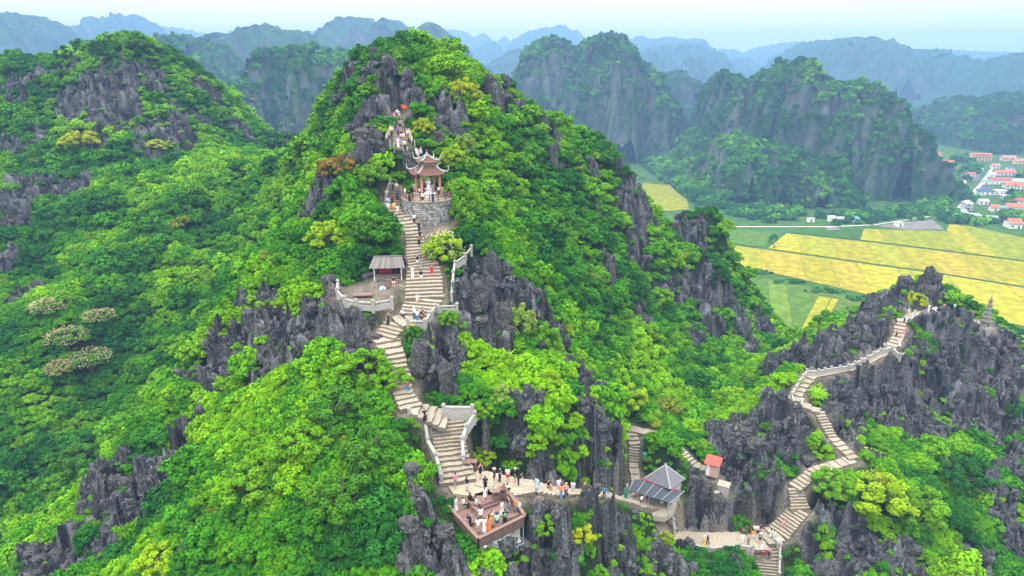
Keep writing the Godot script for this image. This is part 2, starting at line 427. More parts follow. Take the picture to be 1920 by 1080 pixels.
# ---------------------------------------------------------------- foliage
func leaf_ball(sd: int, lobes: int, per: int, leaf: float, spread: float, flat := 0.75) -> ArrayMesh:   # leaves over a few lobes of a crown of radius 1
	var r := RandomNumberGenerator.new()
	r.seed = sd
	var v := PackedVector3Array()
	var c := PackedColorArray()
	var n := PackedVector3Array()
	var idx := PackedInt32Array()
	for l in lobes:
		var o := Vector3(0, 0.1, 0)
		if l > 0:
			var a := 2.4 * l + r.randf() * 0.8
			var e := asin(clampf(1.0 - 1.5 * (l + r.randf() - 0.5) / lobes, -1.0, 1.0))
			o = Vector3(cos(a) * cos(e), sin(e) * flat, sin(a) * cos(e)) * spread * r.randf_range(0.75, 1.2)
		var rad := (1.0 - spread) * r.randf_range(0.7, 1.3)
		var tone := r.randf_range(0.75, 1.25)
		for k in per:
			var z := r.randf_range(-0.6, 1.0)
			var a := r.randf() * TAU
			var q := sqrt(1.0 - z * z)
			var dir := Vector3(cos(a) * q, z * 0.85, sin(a) * q)
			var p := o + dir * rad * (0.55 + 0.6 * r.randf())
			var up := (dir * 0.8 + Vector3(0, 0.55, 0) + Vector3(r.randf() - 0.5, r.randf() - 0.5, r.randf() - 0.5) * 1.7).normalized()
			var s := up.cross(Vector3(r.randf() - 0.5, r.randf() - 0.5, r.randf() - 0.5)).normalized() * leaf * r.randf_range(0.65, 1.35)
			var t := up.cross(s) * 0.6
			var m := v.size()
			v.append_array([p - s - up * leaf * 0.25, p - t, p + s - up * leaf * 0.25, p + t])
			var nn := (up * 0.8 + dir * 0.25).normalized()
			n.append_array([nn, nn, nn, nn])
			var b := tone * r.randf_range(0.72, 1.28)
			var col := Color(b * r.randf_range(0.8, 1.25), b, b * r.randf_range(0.6, 1.2))
			c.append_array([col, col, col, col])
			idx.append_array([m, m + 2, m + 1, m, m + 3, m + 2])
	return mesh_of(v, idx, c, n)

func tuft(sd: int) -> ArrayMesh:                      # long arching leaves from one root, as cane and creeper shoots
	var r := RandomNumberGenerator.new()
	r.seed = sd
	var v := PackedVector3Array()
	var c := PackedColorArray()
	var n := PackedVector3Array()
	var idx := PackedInt32Array()
	for k in 130:
		var a := r.randf() * TAU
		var out := Vector3(cos(a), 0, sin(a))
		var side := Vector3(-sin(a), 0, cos(a)) * 0.075
		var ln := r.randf_range(0.7, 1.3)
		var rise := r.randf_range(0.2, 1.0)
		var b := r.randf_range(0.75, 1.3)
		var base := Vector3(r.randf_range(-0.3, 0.3), -0.3, r.randf_range(-0.3, 0.3))
		for e in 4:
			var t := e / 3.0
			var p := base + out * ln * t + Vector3(0, ln * rise * (1.6 * t - 1.2 * t * t), 0)
			var w := side * (1.0 - t * 0.85)
			v.append_array([p - w, p + w])
			var nn := (Vector3.UP * 0.8 + out * (t - 0.3)).normalized()
			n.append_array([nn, nn])
			c.append_array([Color(b, b, b), Color(b, b, b)])
			if e:
				var m := v.size() - 4
				idx.append_array([m, m + 2, m + 1, m + 1, m + 2, m + 3])
	return mesh_of(v, idx, c, n)

var bushes := []
var far_bushes := []
var n_hue := noise(FastNoiseLite.TYPE_SIMPLEX, 0.035, 31, 3)
var n_hue2 := noise(FastNoiseLite.TYPE_SIMPLEX, 0.16, 37, 2)
const LIME := Color(0.19, 0.42, 0.004)
const MID := Color(0.055, 0.225, 0.006)
const DEEP := Color(0.012, 0.085, 0.016)

func leaf_tint(x: float, d: float, r: RandomNumberGenerator, lift := 0.0) -> Color:
	var t := n_hue.get_noise_2d(x, d) * 1.1 + n_hue2.get_noise_2d(x, d) * 0.7 + r.randf_range(-0.35, 0.35) + lift
	var c := MID.lerp(LIME, clampf(t, 0, 1)) if t > 0.0 else MID.lerp(DEEP, clampf(-t * 1.1, 0, 0.85))
	if r.randf() < 0.006: c = c.lerp(Color(0.26, 0.2, 0.03), 0.5)
	return c * r.randf_range(0.85, 1.15)

func make_shrubs() -> void:
	bushes = [leaf_ball(40, 12, 110, 0.125, 0.68), leaf_ball(41, 14, 170, 0.085, 0.72), leaf_ball(42, 8, 140, 0.13, 0.6), leaf_ball(43, 18, 150, 0.08, 0.78, 0.6), leaf_ball(44, 10, 70, 0.19, 0.66), tuft(45)]
	var r := RandomNumberGenerator.new()
	r.seed = 12
	var regions := [mass("shrub_cover", "green shrubs and creepers over the hill on the left"), mass("shrub_cover", "bright green shrubs and creepers over the main ridge"), mass("shrub_cover", "green shrubs in the valley and on the pagoda hill")]
	var xs := []
	var cs := []
	for q in 18:
		xs.append([])
		cs.append(PackedColorArray())
	var d := 42.0
	while d < 300.0:
		var st := 0.85 if d < 90.0 else 1.05 if d < 140.0 else 1.4
		var x := -d * 0.98 - 14.0
		while x < d * 0.98 + 14.0:
			var X := x + r.randf() * st
			var D := d + r.randf() * st
			x += st
			var rm := bare(X, D)
			var pm := pick(PM, X, D)
			var low := pick(CM, X, D) > 0.5
			if low and (r.randf() > 0.75 or pm > 0.12): continue
			if pm > 0.25 or rm > 0.5 + r.randf() * 0.2: 
				if pm > 0.2 or r.randf() > 0.05: continue
			var h := fine(X, D, rm, pm)
			if h < 0.5: continue
			var size := (0.75 + 0.8 * r.randf() + 0.7 * maxf(0.0, n_hue2.get_noise_2d(X + 50.0, D))) * (st / 1.2) ** 0.7
			var kd := r.randi() % 6
			if kd == 5 and r.randf() < 0.6: kd = 1
			if r.randf() < 0.09 and kd < 4: size *= r.randf_range(1.4, 2.1)
			elif r.randf() < 0.3: size *= 0.65
			if low: size = r.randf_range(0.3, 0.5)
			elif rm > 0.1 or pm > 0.03: size *= 0.55
			var b := Basis.from_euler(Vector3(r.randf_range(-0.3, 0.3), r.randf() * TAU, r.randf_range(-0.3, 0.3))).scaled_local(Vector3(size, size * r.randf_range(0.75, 1.1), size))
			var reg := 0 if X < -0.52 * D - 5.0 and D > 60.0 + 0.0 else (2 if X > 0.16 * D else 1)
			var q := reg * 6 + kd
			xs[q].append(Transform3D(b, Vector3(X, h + size * 0.35, -D)))
			var lift := 0.2
			if reg == 0: lift = -0.02
			elif X > 0.14 * D and h < 60.0 and D > 86.0 and D < 150.0: lift = 0.42
			elif X > 0.06 * D - 4.0 and D > 96.0 and X < 0.42 * D: lift = -0.08
			elif D < 85.0: lift = 0.25
			cs[q].append(leaf_tint(X, D, r, lift))
		d += st
	var total := 0
	for q in 18:
		total += xs[q].size()
		multi("bush_mass", bushes[q % 6], M.leaf, xs[q], cs[q], regions[q / 6])
	print("shrubs ", total)

# ---------------------------------------------------------------- the karst hills beyond
const HILLS := [
["steep hazy hill closing the left edge under the sky", 1500.0, 260.0, [-120, 60, -60, 32, 0, 25, 40, 28, 75, 50, 100, 76, 116, 108]],
["domed blue hill with a knob on top, left skyline", 2200.0, 330.0, [128, 112, 140, 62, 165, 48, 200, 56, 215, 31, 240, 27, 256, 42, 275, 60, 296, 76, 312, 105]],
["pale low hill behind the knobbed blue hill", 3200.0, 380.0, [270, 98, 295, 66, 325, 52, 350, 60, 385, 66, 405, 100]],
["blue hill with two square tops left of centre", 1350.0, 240.0, [385, 110, 405, 72, 430, 62, 460, 66, 474, 78, 480, 54, 500, 47, 514, 60, 545, 58, 566, 58, 590, 86, 625, 108]],
["green blue hill shoulder behind the left hill", 900.0, 170.0, [280, 110, 310, 84, 350, 75, 385, 82, 410, 100, 440, 145, 470, 195, 490, 230]],
["rounded forested hill between the left hill and main ridge", 650.0, 110.0, [474, 190, 484, 130, 500, 106, 530, 97, 580, 97, 620, 104, 670, 112, 720, 118]],
["far pale ridge above the square topped hill", 3600.0, 400.0, [430, 86, 452, 56, 470, 52, 492, 72, 560, 80, 585, 60, 612, 62, 630, 90]],
["long flat topped blue hill left of the summit", 1700.0, 280.0, [606, 108, 612, 66, 625, 50, 645, 36, 690, 35, 702, 43, 742, 39, 768, 56, 790, 80]],
["rounded blue hill behind the right shoulder of the summit", 1500.0, 240.0, [774, 90, 784, 54, 802, 44, 822, 48, 838, 64, 852, 70, 868, 98, 900, 120, 940, 150]],
["far pale wavy ridge right of the summit", 4000.0, 450.0, [820, 84, 836, 58, 870, 62, 890, 72, 905, 64, 930, 80, 946, 70, 962, 86, 985, 100]],
["far pale pointed hill on the skyline at centre", 3300.0, 400.0, [935, 110, 962, 76, 990, 62, 1020, 56, 1050, 50, 1080, 60, 1104, 80, 1125, 108]],
["pale rounded hill under the pointed skyline hill", 2100.0, 300.0, [890, 150, 930, 112, 960, 95, 1000, 86, 1040, 100, 1075, 130]],
["steep green dome right of the main ridge", 920.0, 150.0, [940, 200, 958, 160, 968, 140, 978, 108, 1000, 86, 1022, 78, 1044, 76, 1064, 86, 1082, 102, 1104, 130, 1125, 180]],
["tall green peak joined to the dome right of the main ridge", 880.0, 140.0, [1062, 140, 1084, 96, 1098, 86, 1112, 76, 1140, 68, 1166, 75, 1184, 104, 1202, 124, 1226, 140, 1244, 175, 1256, 220]],
["low rocky hill behind the dip beside the tall green peak", 1180.0, 120.0, [1230, 180, 1250, 146, 1272, 140, 1292, 150, 1325, 166, 1345, 190]],
["pale hill with a level top on the skyline", 3000.0, 380.0, [1150, 100, 1172, 80, 1200, 70, 1225, 76, 1248, 72, 1280, 76, 1300, 74, 1325, 92, 1345, 110]],
["blue cone hill behind the double summit hill", 2300.0, 300.0, [1186, 118, 1212, 94, 1235, 88, 1262, 84, 1295, 84, 1325, 92, 1352, 128]],
["small pale hill in the haze right of centre", 1900.0, 220.0, [1290, 150, 1320, 128, 1350, 122, 1372, 140, 1390, 165]],
["slim pale hill beside the big far hill", 2600.0, 250.0, [1355, 130, 1370, 112, 1390, 108, 1404, 118, 1420, 150]],
["far pale ridge left of the big far hill", 3500.0, 420.0, [1335, 104, 1355, 92, 1385, 104, 1405, 100, 1432, 88, 1470, 82, 1500, 80, 1530, 104]],
["big blue far hill with a broad rounded top", 1900.0, 330.0, [1482, 170, 1496, 112, 1515, 88, 1535, 76, 1560, 80, 1590, 73, 1625, 73, 1660, 86, 1690, 102, 1720, 140]],
["blue cone hill right of the big far hill", 1800.0, 300.0, [1660, 150, 1690, 106, 1715, 97, 1740, 93, 1762, 104, 1790, 135, 1812, 180]],
["far pale hill near the right edge", 3000.0, 400.0, [1740, 100, 1770, 95, 1800, 97, 1830, 104, 1862, 98, 1900, 100, 1960, 98, 2000, 110]],
["hazy hill beneath the far pale right edge hill", 2300.0, 260.0, [1766, 145, 1785, 112, 1815, 110, 1850, 118, 1868, 145]],
["sloping blue hill rising at the right edge", 1500.0, 250.0, [1790, 205, 1822, 176, 1850, 152, 1880, 130, 1900, 112, 1930, 102, 1990, 92, 2060, 110]],
["small hazy hill at the foot of the big far hill", 1650.0, 180.0, [1690, 225, 1720, 190, 1750, 176, 1775, 190, 1800, 205, 1830, 230]],
["dark blue hill behind the village", 960.0, 150.0, [1728, 262, 1744, 236, 1775, 206, 1822, 190, 1860, 194, 1885, 186, 1930, 184, 2000, 190, 2080, 230]],
["rounded green dome left of the cragged hill", 740.0, 90.0, [1312, 240, 1324, 190, 1340, 158, 1358, 141, 1374, 142, 1392, 158, 1412, 190, 1430, 240]],
["cragged peak with a lone tree above the yellow fields", 680.0, 115.0, [1384, 250, 1404, 192, 1424, 166, 1440, 142, 1464, 126, 1498, 122, 1518, 138, 1536, 156, 1556, 190, 1580, 260]],
["blocky cliffed hill at the right of the cragged peak", 640.0, 100.0, [1512, 240, 1532, 182, 1552, 168, 1592, 163, 1624, 166, 1646, 184, 1664, 200, 1674, 240, 1692, 284, 1722, 330, 1764, 366]],
["rocky spur at the foot of the cragged hill", 575.0, 62.0, [1322, 340, 1336, 290, 1352, 262, 1400, 264, 1450, 274, 1500, 282, 1532, 296, 1556, 335, 1575, 388]],
["low wooded rise left of the fields", 730.0, 60.0, [1180, 330, 1215, 300, 1260, 296, 1310, 305, 1345, 340]],
["rounded pale dome in the haze above the left edge", 2900.0, 122.0, [0, 117, 15, 92, 30, 86, 44, 81, 59, 81, 74, 83, 90, 84, 105, 92, 120, 117]],
["rounded pale dome in the haze above the knobbed blue hill", 3100.0, 108.0, [130, 114, 139, 90, 150, 82, 161, 79, 173, 77, 186, 78, 200, 81, 214, 89, 230, 115]],
["rounded pale dome in the haze above the left hill crest", 2500.0, 70.0, [305, 112, 315, 86, 326, 80, 336, 75, 346, 75, 356, 76, 366, 80, 375, 86, 385, 110]],
["rounded pale dome in the haze above the square topped hill", 2900.0, 91.0, [375, 109, 385, 85, 395, 79, 406, 74, 417, 75, 428, 76, 440, 77, 452, 85, 465, 110]],
["rounded pale dome in the haze above the saddle tree", 3000.0, 105.0, [495, 109, 504, 85, 515, 76, 526, 74, 538, 72, 551, 74, 565, 78, 579, 84, 595, 108]],
["rounded pale dome in the haze above the flat topped hill", 3200.0, 89.0, [600, 112, 608, 86, 616, 79, 625, 77, 635, 77, 645, 77, 656, 80, 668, 88, 680, 111]],
["rounded pale dome in the haze above the summit shoulder", 2400.0, 67.0, [815, 121, 825, 98, 836, 91, 846, 86, 856, 86, 866, 87, 876, 89, 885, 97, 895, 123]],
["rounded pale dome in the haze above the pale wavy ridge", 2900.0, 69.0, [881, 116, 892, 93, 902, 86, 911, 81, 920, 81, 928, 81, 936, 85, 943, 93, 949, 117]],
["rounded pale dome in the haze above the pointed skyline hill", 2600.0, 80.0, [971, 118, 984, 94, 996, 88, 1007, 84, 1019, 83, 1029, 84, 1040, 88, 1050, 94, 1059, 118]],
["rounded pale dome in the haze above the green dome", 2300.0, 54.0, [1051, 134, 1061, 109, 1070, 102, 1079, 99, 1088, 98, 1096, 98, 1104, 102, 1112, 109, 1119, 135]],
["rounded pale dome in the haze above the tall green peak", 3300.0, 83.0, [1114, 120, 1121, 95, 1128, 87, 1136, 84, 1145, 82, 1154, 84, 1164, 87, 1175, 94, 1186, 120]],
["rounded pale dome in the haze above the double peak valley", 2000.0, 56.0, [1188, 134, 1197, 110, 1207, 102, 1217, 99, 1227, 97, 1237, 100, 1247, 102, 1257, 108, 1268, 135]],
["rounded pale dome in the haze above the low rocky hill", 1800.0, 37.0, [1270, 148, 1276, 123, 1283, 115, 1290, 111, 1297, 110, 1305, 111, 1313, 115, 1321, 123, 1330, 148]],
["rounded pale dome in the haze above the rounded green dome", 2300.0, 41.0, [1332, 144, 1338, 120, 1344, 112, 1350, 109, 1357, 109, 1363, 110, 1370, 112, 1377, 120, 1384, 145]],
["rounded pale dome in the haze above the cragged peak", 3000.0, 92.0, [1406, 133, 1419, 109, 1431, 100, 1442, 98, 1453, 98, 1464, 99, 1475, 101, 1485, 108, 1494, 132]],
["rounded pale dome in the haze above the lone tree", 2500.0, 63.0, [1464, 137, 1473, 114, 1482, 105, 1491, 103, 1500, 101, 1509, 102, 1518, 106, 1527, 113, 1536, 138]],
["rounded pale dome in the haze above the broad far hill", 3300.0, 115.0, [1525, 133, 1537, 109, 1549, 103, 1561, 99, 1573, 99, 1586, 98, 1599, 103, 1612, 110, 1625, 134]],
["rounded pale dome in the haze above the blue cone hill", 2700.0, 68.0, [1729, 148, 1738, 124, 1747, 115, 1756, 113, 1765, 112, 1774, 112, 1783, 117, 1792, 124, 1801, 147]],
["rounded pale dome in the haze above the right skyline", 2200.0, 61.0, [1790, 162, 1801, 137, 1812, 130, 1822, 126, 1832, 126, 1842, 127, 1852, 131, 1861, 137, 1870, 163]],
["rounded pale dome in the haze above the right edge", 2700.0, 83.0, [1846, 153, 1858, 129, 1870, 120, 1882, 118, 1893, 117, 1904, 118, 1914, 121, 1924, 127, 1934, 152]],
]


func make_hill(spec: Array) -> void:
	var d0: float = spec[1]
	if d0 > 1250.0: d0 = 1250.0 + (d0 - 1250.0) * 1.3
	var half: float = spec[2] * (1.0 if d0 < 1250.0 else 1.3)
	var pts: Array = spec[3]
	var tops := []
	for i in range(0, pts.size(), 2): tops.append(at(pts[i], pts[i + 1], d0))
	var x0: float = tops[0].x
	var x1: float = tops[tops.size() - 1].x
	var span := x1 - x0
	var near := d0 < 1300.0
	var cols := clampi(int(span / (2.2 if near else d0 / 420.0)), 30, 280)
	var rows := clampi(int(half * 2.0 / (2.6 if near else d0 / 220.0)), 20, 110)
	var n := noise(FastNoiseLite.TYPE_SIMPLEX, 3.2 / half, int(d0) + int(pts[0]), 4)
	var nf := noise(FastNoiseLite.TYPE_SIMPLEX, 0.035 if near else 0.012, 77, 3)
	var nfl := noise(FastNoiseLite.TYPE_SIMPLEX, 0.11, 78, 2)
	var v := PackedVector3Array()
	var c := PackedColorArray()
	var idx := PackedInt32Array()
	var edge := maxf(span * 0.1, 0.45 * half)
	for j in rows + 1:
		var t := float(j) / rows * 2.0 - 1.0
		for i in cols + 1:
			var x := lerpf(x0 - edge, x1 + edge, float(i) / cols)
			var y := 0.0
			if x <= x0: y = tops[0].y * smoothstep(x0 - edge, x0, x)
			elif x >= x1: y = tops[tops.size() - 1].y * smoothstep(x1 + edge, x1, x)
			else:
				for k in tops.size() - 1:
					if x <= tops[k + 1].x:
						y = lerpf(tops[k].y, tops[k + 1].y, smoothstep(0.0, 1.0, (x - tops[k].x) / (tops[k + 1].x - tops[k].x)))
						break
			var bend := n.get_noise_2d(x, t * half) * (1.0 if near else 0.6)
			var tt := absf(t) * (1.0 + 0.35 * bend) + 0.12 * nf.get_noise_2d(x * 1.5, t * half)
			var prof := pow(maxf(0.0, 1.0 - pow(clampf(tt, 0, 1), 2.3)), 0.85)
			var hh := y * prof
			if near:
				var ph := hh / 28.0 + nf.get_noise_2d(x, 300.0) * 0.8
				hh += 0.55 * 28.0 * (smoothstep(0.2, 0.8, ph - floorf(ph)) - (ph - floorf(ph))) * smoothstep(25.0, 60.0, hh) * smoothstep(0.0, 0.3, absf(t))
			hh += nf.get_noise_2d(x * 2.0, t * half * 2.0) * minf(hh * 0.1, 8.0 if near else 0.006 * d0)
			if near: hh += (nfl.get_noise_2d(x, t * half * 0.4) + 0.4) * minf(hh * 0.08, 5.0)
			v.append(Vector3(x, hh - 1.5, -(d0 + t * half + half * 0.25 * bend * (1.0 - absf(t)))))
	var w := cols + 1
	for j in rows:
		for i in cols:
			var o := j * w + i
			idx.append_array([o, o + w, o + 1, o + 1, o + w, o + w + 1])
	var nrm := PackedVector3Array()
	for j in rows + 1:
		for i in cols + 1:
			var a := v[j * w + mini(i + 1, cols)] - v[j * w + maxi(i - 1, 0)]
			var b := v[mini(j + 1, rows) * w + i] - v[maxi(j - 1, 0) * w + i]
			nrm.append(a.cross(b).normalized())
	for k in v.size():
		var steep := 1.0 - absf(nrm[k].y)
		var g := clampf((steep - 0.66 + 0.4 * nf.get_noise_2d(v[k].x * 1.3, v[k].z + v[k].y)) * 4.0, 0, 1) * smoothstep(2.0, 15.0, v[k].y)
		var s := 0.85 + 0.4 * nf.get_noise_2d(v[k].x * 3.0, v[k].z * 3.0)
		c.append((Color(0.03, 0.1, 0.015) * s).lerp(Color(0.17, 0.18, 0.18) * (s + 0.6 * nfl.get_noise_2d(v[k].x * 2.0, v[k].y * 0.2)), g * 0.75))
	structure("karst_hill", mesh_of(v, idx, c, nrm), M.far, spec[0])
	if d0 > 1250.0: return
	var r := RandomNumberGenerator.new()
	r.seed = int(d0)
	var st := 2.7 if d0 < 800.0 else 3.6
	for k in int(span * half * 3.4 / (st * st)):
		var i := r.randi() % cols
		var j := r.randi() % rows
		if absf(float(j) / rows * 2.0 - 0.75) > 1.0: continue
		var o := j * w + i
		if v[o].y < 0.5: continue
		var steep := 1.0 - absf(nrm[o].y)
		if steep + 0.35 * nf.get_noise_2d(v[o].x * 1.3, v[o].z + v[o].y) > 0.7 + r.randf() * 0.25: continue
		var p := v[o].lerp(v[o + w + 1], r.randf()).lerp(v[o + 1], r.randf() * 0.5)
		var size := (st + 1.0) * r.randf_range(0.5, 1.05)
		hill_xs.append(Transform3D(Basis.from_euler(Vector3(r.randf_range(-0.3, 0.3), r.randf() * TAU, 0)).scaled_local(Vector3(size, size * r.randf_range(0.8, 1.2), size)), p))
		hill_cs.append(leaf_tint(p.x * 0.4, p.z * 0.4, r, -0.3 if d0 < 950.0 else -0.8))

var hill_xs := []
var hill_cs := PackedColorArray()
func make_hills() -> void:
	for k in 3: far_bushes.append(leaf_ball(70 + k, 9, 36, 0.24, 0.65))
	for s in HILLS: make_hill(s)
	var o := mass("hill_forest", "forest on the hazy hills in the middle distance")
	for k in 3:
		var xs := []
		var cs := PackedColorArray()
		for i in range(k, hill_xs.size(), 3):
			xs.append(hill_xs[i])
			cs.append(hill_cs[i])
		multi("tree_mass", far_bushes[k], M.leaf, xs, cs, o)
	print("hill trees ", hill_xs.size())

# ---------------------------------------------------------------- plain
func polygon_mesh(pts: PackedVector2Array, y: float) -> ArrayMesh:
	var v := PackedVector3Array()
	for p in pts: v.append(Vector3(p.x, y, p.y))
	var n := PackedVector3Array()
	for p in pts: n.append(Vector3.UP)
	return mesh_of(v, Geometry2D.triangulate_polygon(pts), PackedColorArray(), n)

func ground_poly(uv: Array, y: float) -> ArrayMesh:
	var pts := PackedVector2Array()
	for i in range(0, uv.size(), 2):
		var p := on_level(uv[i], uv[i + 1], y)
		pts.append(Vector2(p.x, p.z))
	return polygon_mesh(pts, y)

func field_material(a: Color, b: Color, sd: int) -> StandardMaterial3D:
	var m := mat(Color.WHITE, 0.9, 0.2)
	m.albedo_texture = noise_tex(noise(FastNoiseLite.TYPE_SIMPLEX, 0.012, sd, 5), 512, a, b)
	m.uv1_triplanar = true
	m.uv1_world_triplanar = true
	m.uv1_scale = Vector3(0.02, 0.02, 0.02)
	return m

const FIELDS := [
["field_edge", "dyke", "green verge round the golden fields", [1340, 400, 1990, 395, 1990, 720, 1340, 720]],
["far_field", "green", "pale far field behind the cragged hill", [1660, 205, 1745, 228, 1770, 262, 1690, 262]],
["far_field", "gold", "thin golden strip of far field", [1668, 208, 1690, 208, 1694, 216, 1672, 216]],
["valley_field", "ripe", "small golden field glimpsed above the ridge pinnacles", [1205, 343, 1282, 349, 1292, 392, 1205, 400]],
["rice_field", "gold", "golden rice field in the near strip", [1350, 496, 1418, 506, 1500, 524, 1640, 556, 1752, 577, 1920, 612, 1990, 628, 1990, 552, 1756, 514, 1652, 500, 1537, 483, 1450, 471, 1350, 457]],
["rice_field", "gold", "golden rice field in the middle strip", [1440, 466, 1537, 480, 1652, 497, 1756, 511, 1990, 549, 1990, 501, 1760, 471, 1613, 453, 1475, 438]],
["rice_field", "ripe", "yellow green rice field under the village", [1620, 430, 1613, 450, 1760, 468, 1990, 498, 1990, 462, 1780, 416, 1775, 434]],
["green_field", "green", "light green meadow left of the golden strips", [1350, 430, 1462, 436, 1432, 464, 1350, 455]],
["green_field", "lush", "green plots along the field road", [1480, 436, 1616, 429, 1609, 450, 1500, 439]],
["green_field", "green", "light green field below the long dyke", [1350, 508, 1500, 536, 1560, 550, 1640, 569, 1700, 585, 1640, 720, 1350, 720]],
["rice_field", "gold", "narrow golden strip in the light green field", [1535, 556, 1558, 559, 1530, 610, 1480, 660]],
["rice_field", "ripe", "dry brownish strip beside the narrow golden strip", [1560, 560, 1572, 562, 1545, 610, 1532, 612]],
["rice_field", "gold", "golden field right of the pagoda", [1780, 600, 1990, 645, 1990, 720, 1780, 720]],
["gravel_yard", "bare", "grey gravel yard between the village and the fields", [1640, 423, 1700, 416, 1748, 412, 1770, 430, 1700, 431]],
["gravel_yard", "bare", "stony patch beside the field road", [1548, 426, 1572, 424, 1580, 444, 1558, 446]],
["pond", "water", "brown fish pond in the village", [1733, 314, 1780, 319, 1784, 325, 1740, 322]],
["pond", "water", "grey green pond beside the road", [1800, 327, 1842, 325, 1832, 340, 1802, 340]],
["village_road", "road", "pale road running through the village", [1858, 316, 1863, 316, 1846, 342, 1816, 380, 1800, 396, 1786, 396, 1806, 378, 1838, 342]],
["field_road", "road", "narrow pale road along the field edge", [1350, 424.3, 1560, 424.4, 1640, 420.6, 1760, 402.6, 1760, 403.6, 1640, 421.9, 1560, 425.6, 1350, 425.5]],
["far_road", "road", "white road crossing the far field", [1690, 240, 1692, 239, 1742, 250, 1742, 252]],
["dirt_track", "road", "pale dirt path on the field dyke", [1660, 560, 1690, 568, 1700, 572, 1660, 563]],
]
const GROVES := [[1440, 400, 60, 14, 160], [1400, 380, 40, 16, 120], [1620, 410, 60, 8, 90], [1700, 400, 40, 6, 50], [1755, 372, 40, 16, 150], [1760, 395, 44, 10, 130], [1765, 335, 30, 8, 70], [1840, 320, 24, 7, 80], [1800, 300, 30, 5, 60], [1800, 375, 24, 14, 120], [1850, 405, 44, 10, 140], [1890, 410, 30, 8, 70], [1870, 380, 40, 5, 60], [1830, 415, 50, 6, 90], [1910, 335, 20, 5, 40], [1905, 372, 26, 5, 40], [1880, 335, 30, 4, 40], [1865, 352, 20, 4, 30], [1290, 335, 50, 10, 80], [1450, 452, 6, 10, 30, 0.35], [1420, 512, 20, 3, 40, 0.35], [1480, 530, 24, 3, 60, 0.35], [1550, 547, 24, 3, 60, 0.35], [1610, 562, 20, 3, 40, 0.35], [1905, 625, 50, 3, 60, 0.4], [1700, 235, 14, 14, 30], [1720, 265, 30, 6, 60]]


func make_plain() -> void:
	var pl := field_material(Color(0.15, 0.27, 0.1), Color(0.3, 0.42, 0.16), 51)
	structure("ground", polygon_mesh(PackedVector2Array([Vector2(-5000, 200), Vector2(5500, 200), Vector2(5500, -5600), Vector2(-5000, -5600)]), -0.3), pl, "green plain between the karst hills")
	var kinds := {"gold": [Color(0.63, 0.6, 0.09), Color(0.69, 0.66, 0.12), Color(0.62, 0.62, 0.11), Color(0.68, 0.62, 0.15)], "ripe": [Color(0.56, 0.58, 0.06), Color(0.64, 0.62, 0.07), Color(0.54, 0.58, 0.08)], "green": [Color(0.34, 0.48, 0.12), Color(0.42, 0.54, 0.14), Color(0.36, 0.46, 0.14)], "lush": [Color(0.24, 0.4, 0.1), Color(0.34, 0.46, 0.12)], "dyke": [Color(0.26, 0.42, 0.13)], "bare": [Color(0.52, 0.5, 0.47)], "road": [Color(0.9, 0.86, 0.78)], "water": [Color(0.44, 0.44, 0.4)]}
	var tones := {}
	for key in kinds:
		tones[key] = []
		for k in kinds[key].size():
			var a: Color = kinds[key][k]
			tones[key].append(field_material(a.darkened(0.32), a.darkened(0.04), 52 + k + tones.size() * 5))
	var r := RandomNumberGenerator.new()
	r.seed = 14
	var y := 0.0
	for f in FIELDS:
		var uv: Array = f[3]
		if not f[0] in ["rice_field", "green_field"]:
			structure(f[0], ground_poly(uv, y), tones[f[1]][0], f[2])
			y += 0.006
			continue
		var pts := PackedVector2Array()
		for i in range(0, uv.size(), 2):
			var p := on_level(uv[i], uv[i + 1], y)
			pts.append(Vector2(p.x, p.z))
		var o := Node3D.new()
		o.name = numbered(f[0])
		add_child(o)
		tag(o, f[2], "", "", "structure")
		var dirn := Vector2(0.33, -1.0).normalized()          # the parcels run away from the hill
		var across := Vector2(-dirn.y, dirn.x)
		var lo := INF
		var hi := -INF
		for p in pts:
			lo = minf(lo, p.dot(across))
			hi = maxf(hi, p.dot(across))
		var t := lo
		while t < hi:
			var wide := r.randf_range(7.0, 24.0)
			var strip := PackedVector2Array([across * t - dirn * 3000, across * t + dirn * 3000, across * (t + wide - 0.18) + dirn * 3000, across * (t + wide - 0.18) - dirn * 3000])
			for piece in Geometry2D.intersect_polygons(strip, pts):
				if Geometry2D.triangulate_polygon(piece).size(): part("parcel", polygon_mesh(piece, y + 0.25), tones[f[1]][r.randi() % tones[f[1]].size()], o)
			t += wide
		y += 0.006

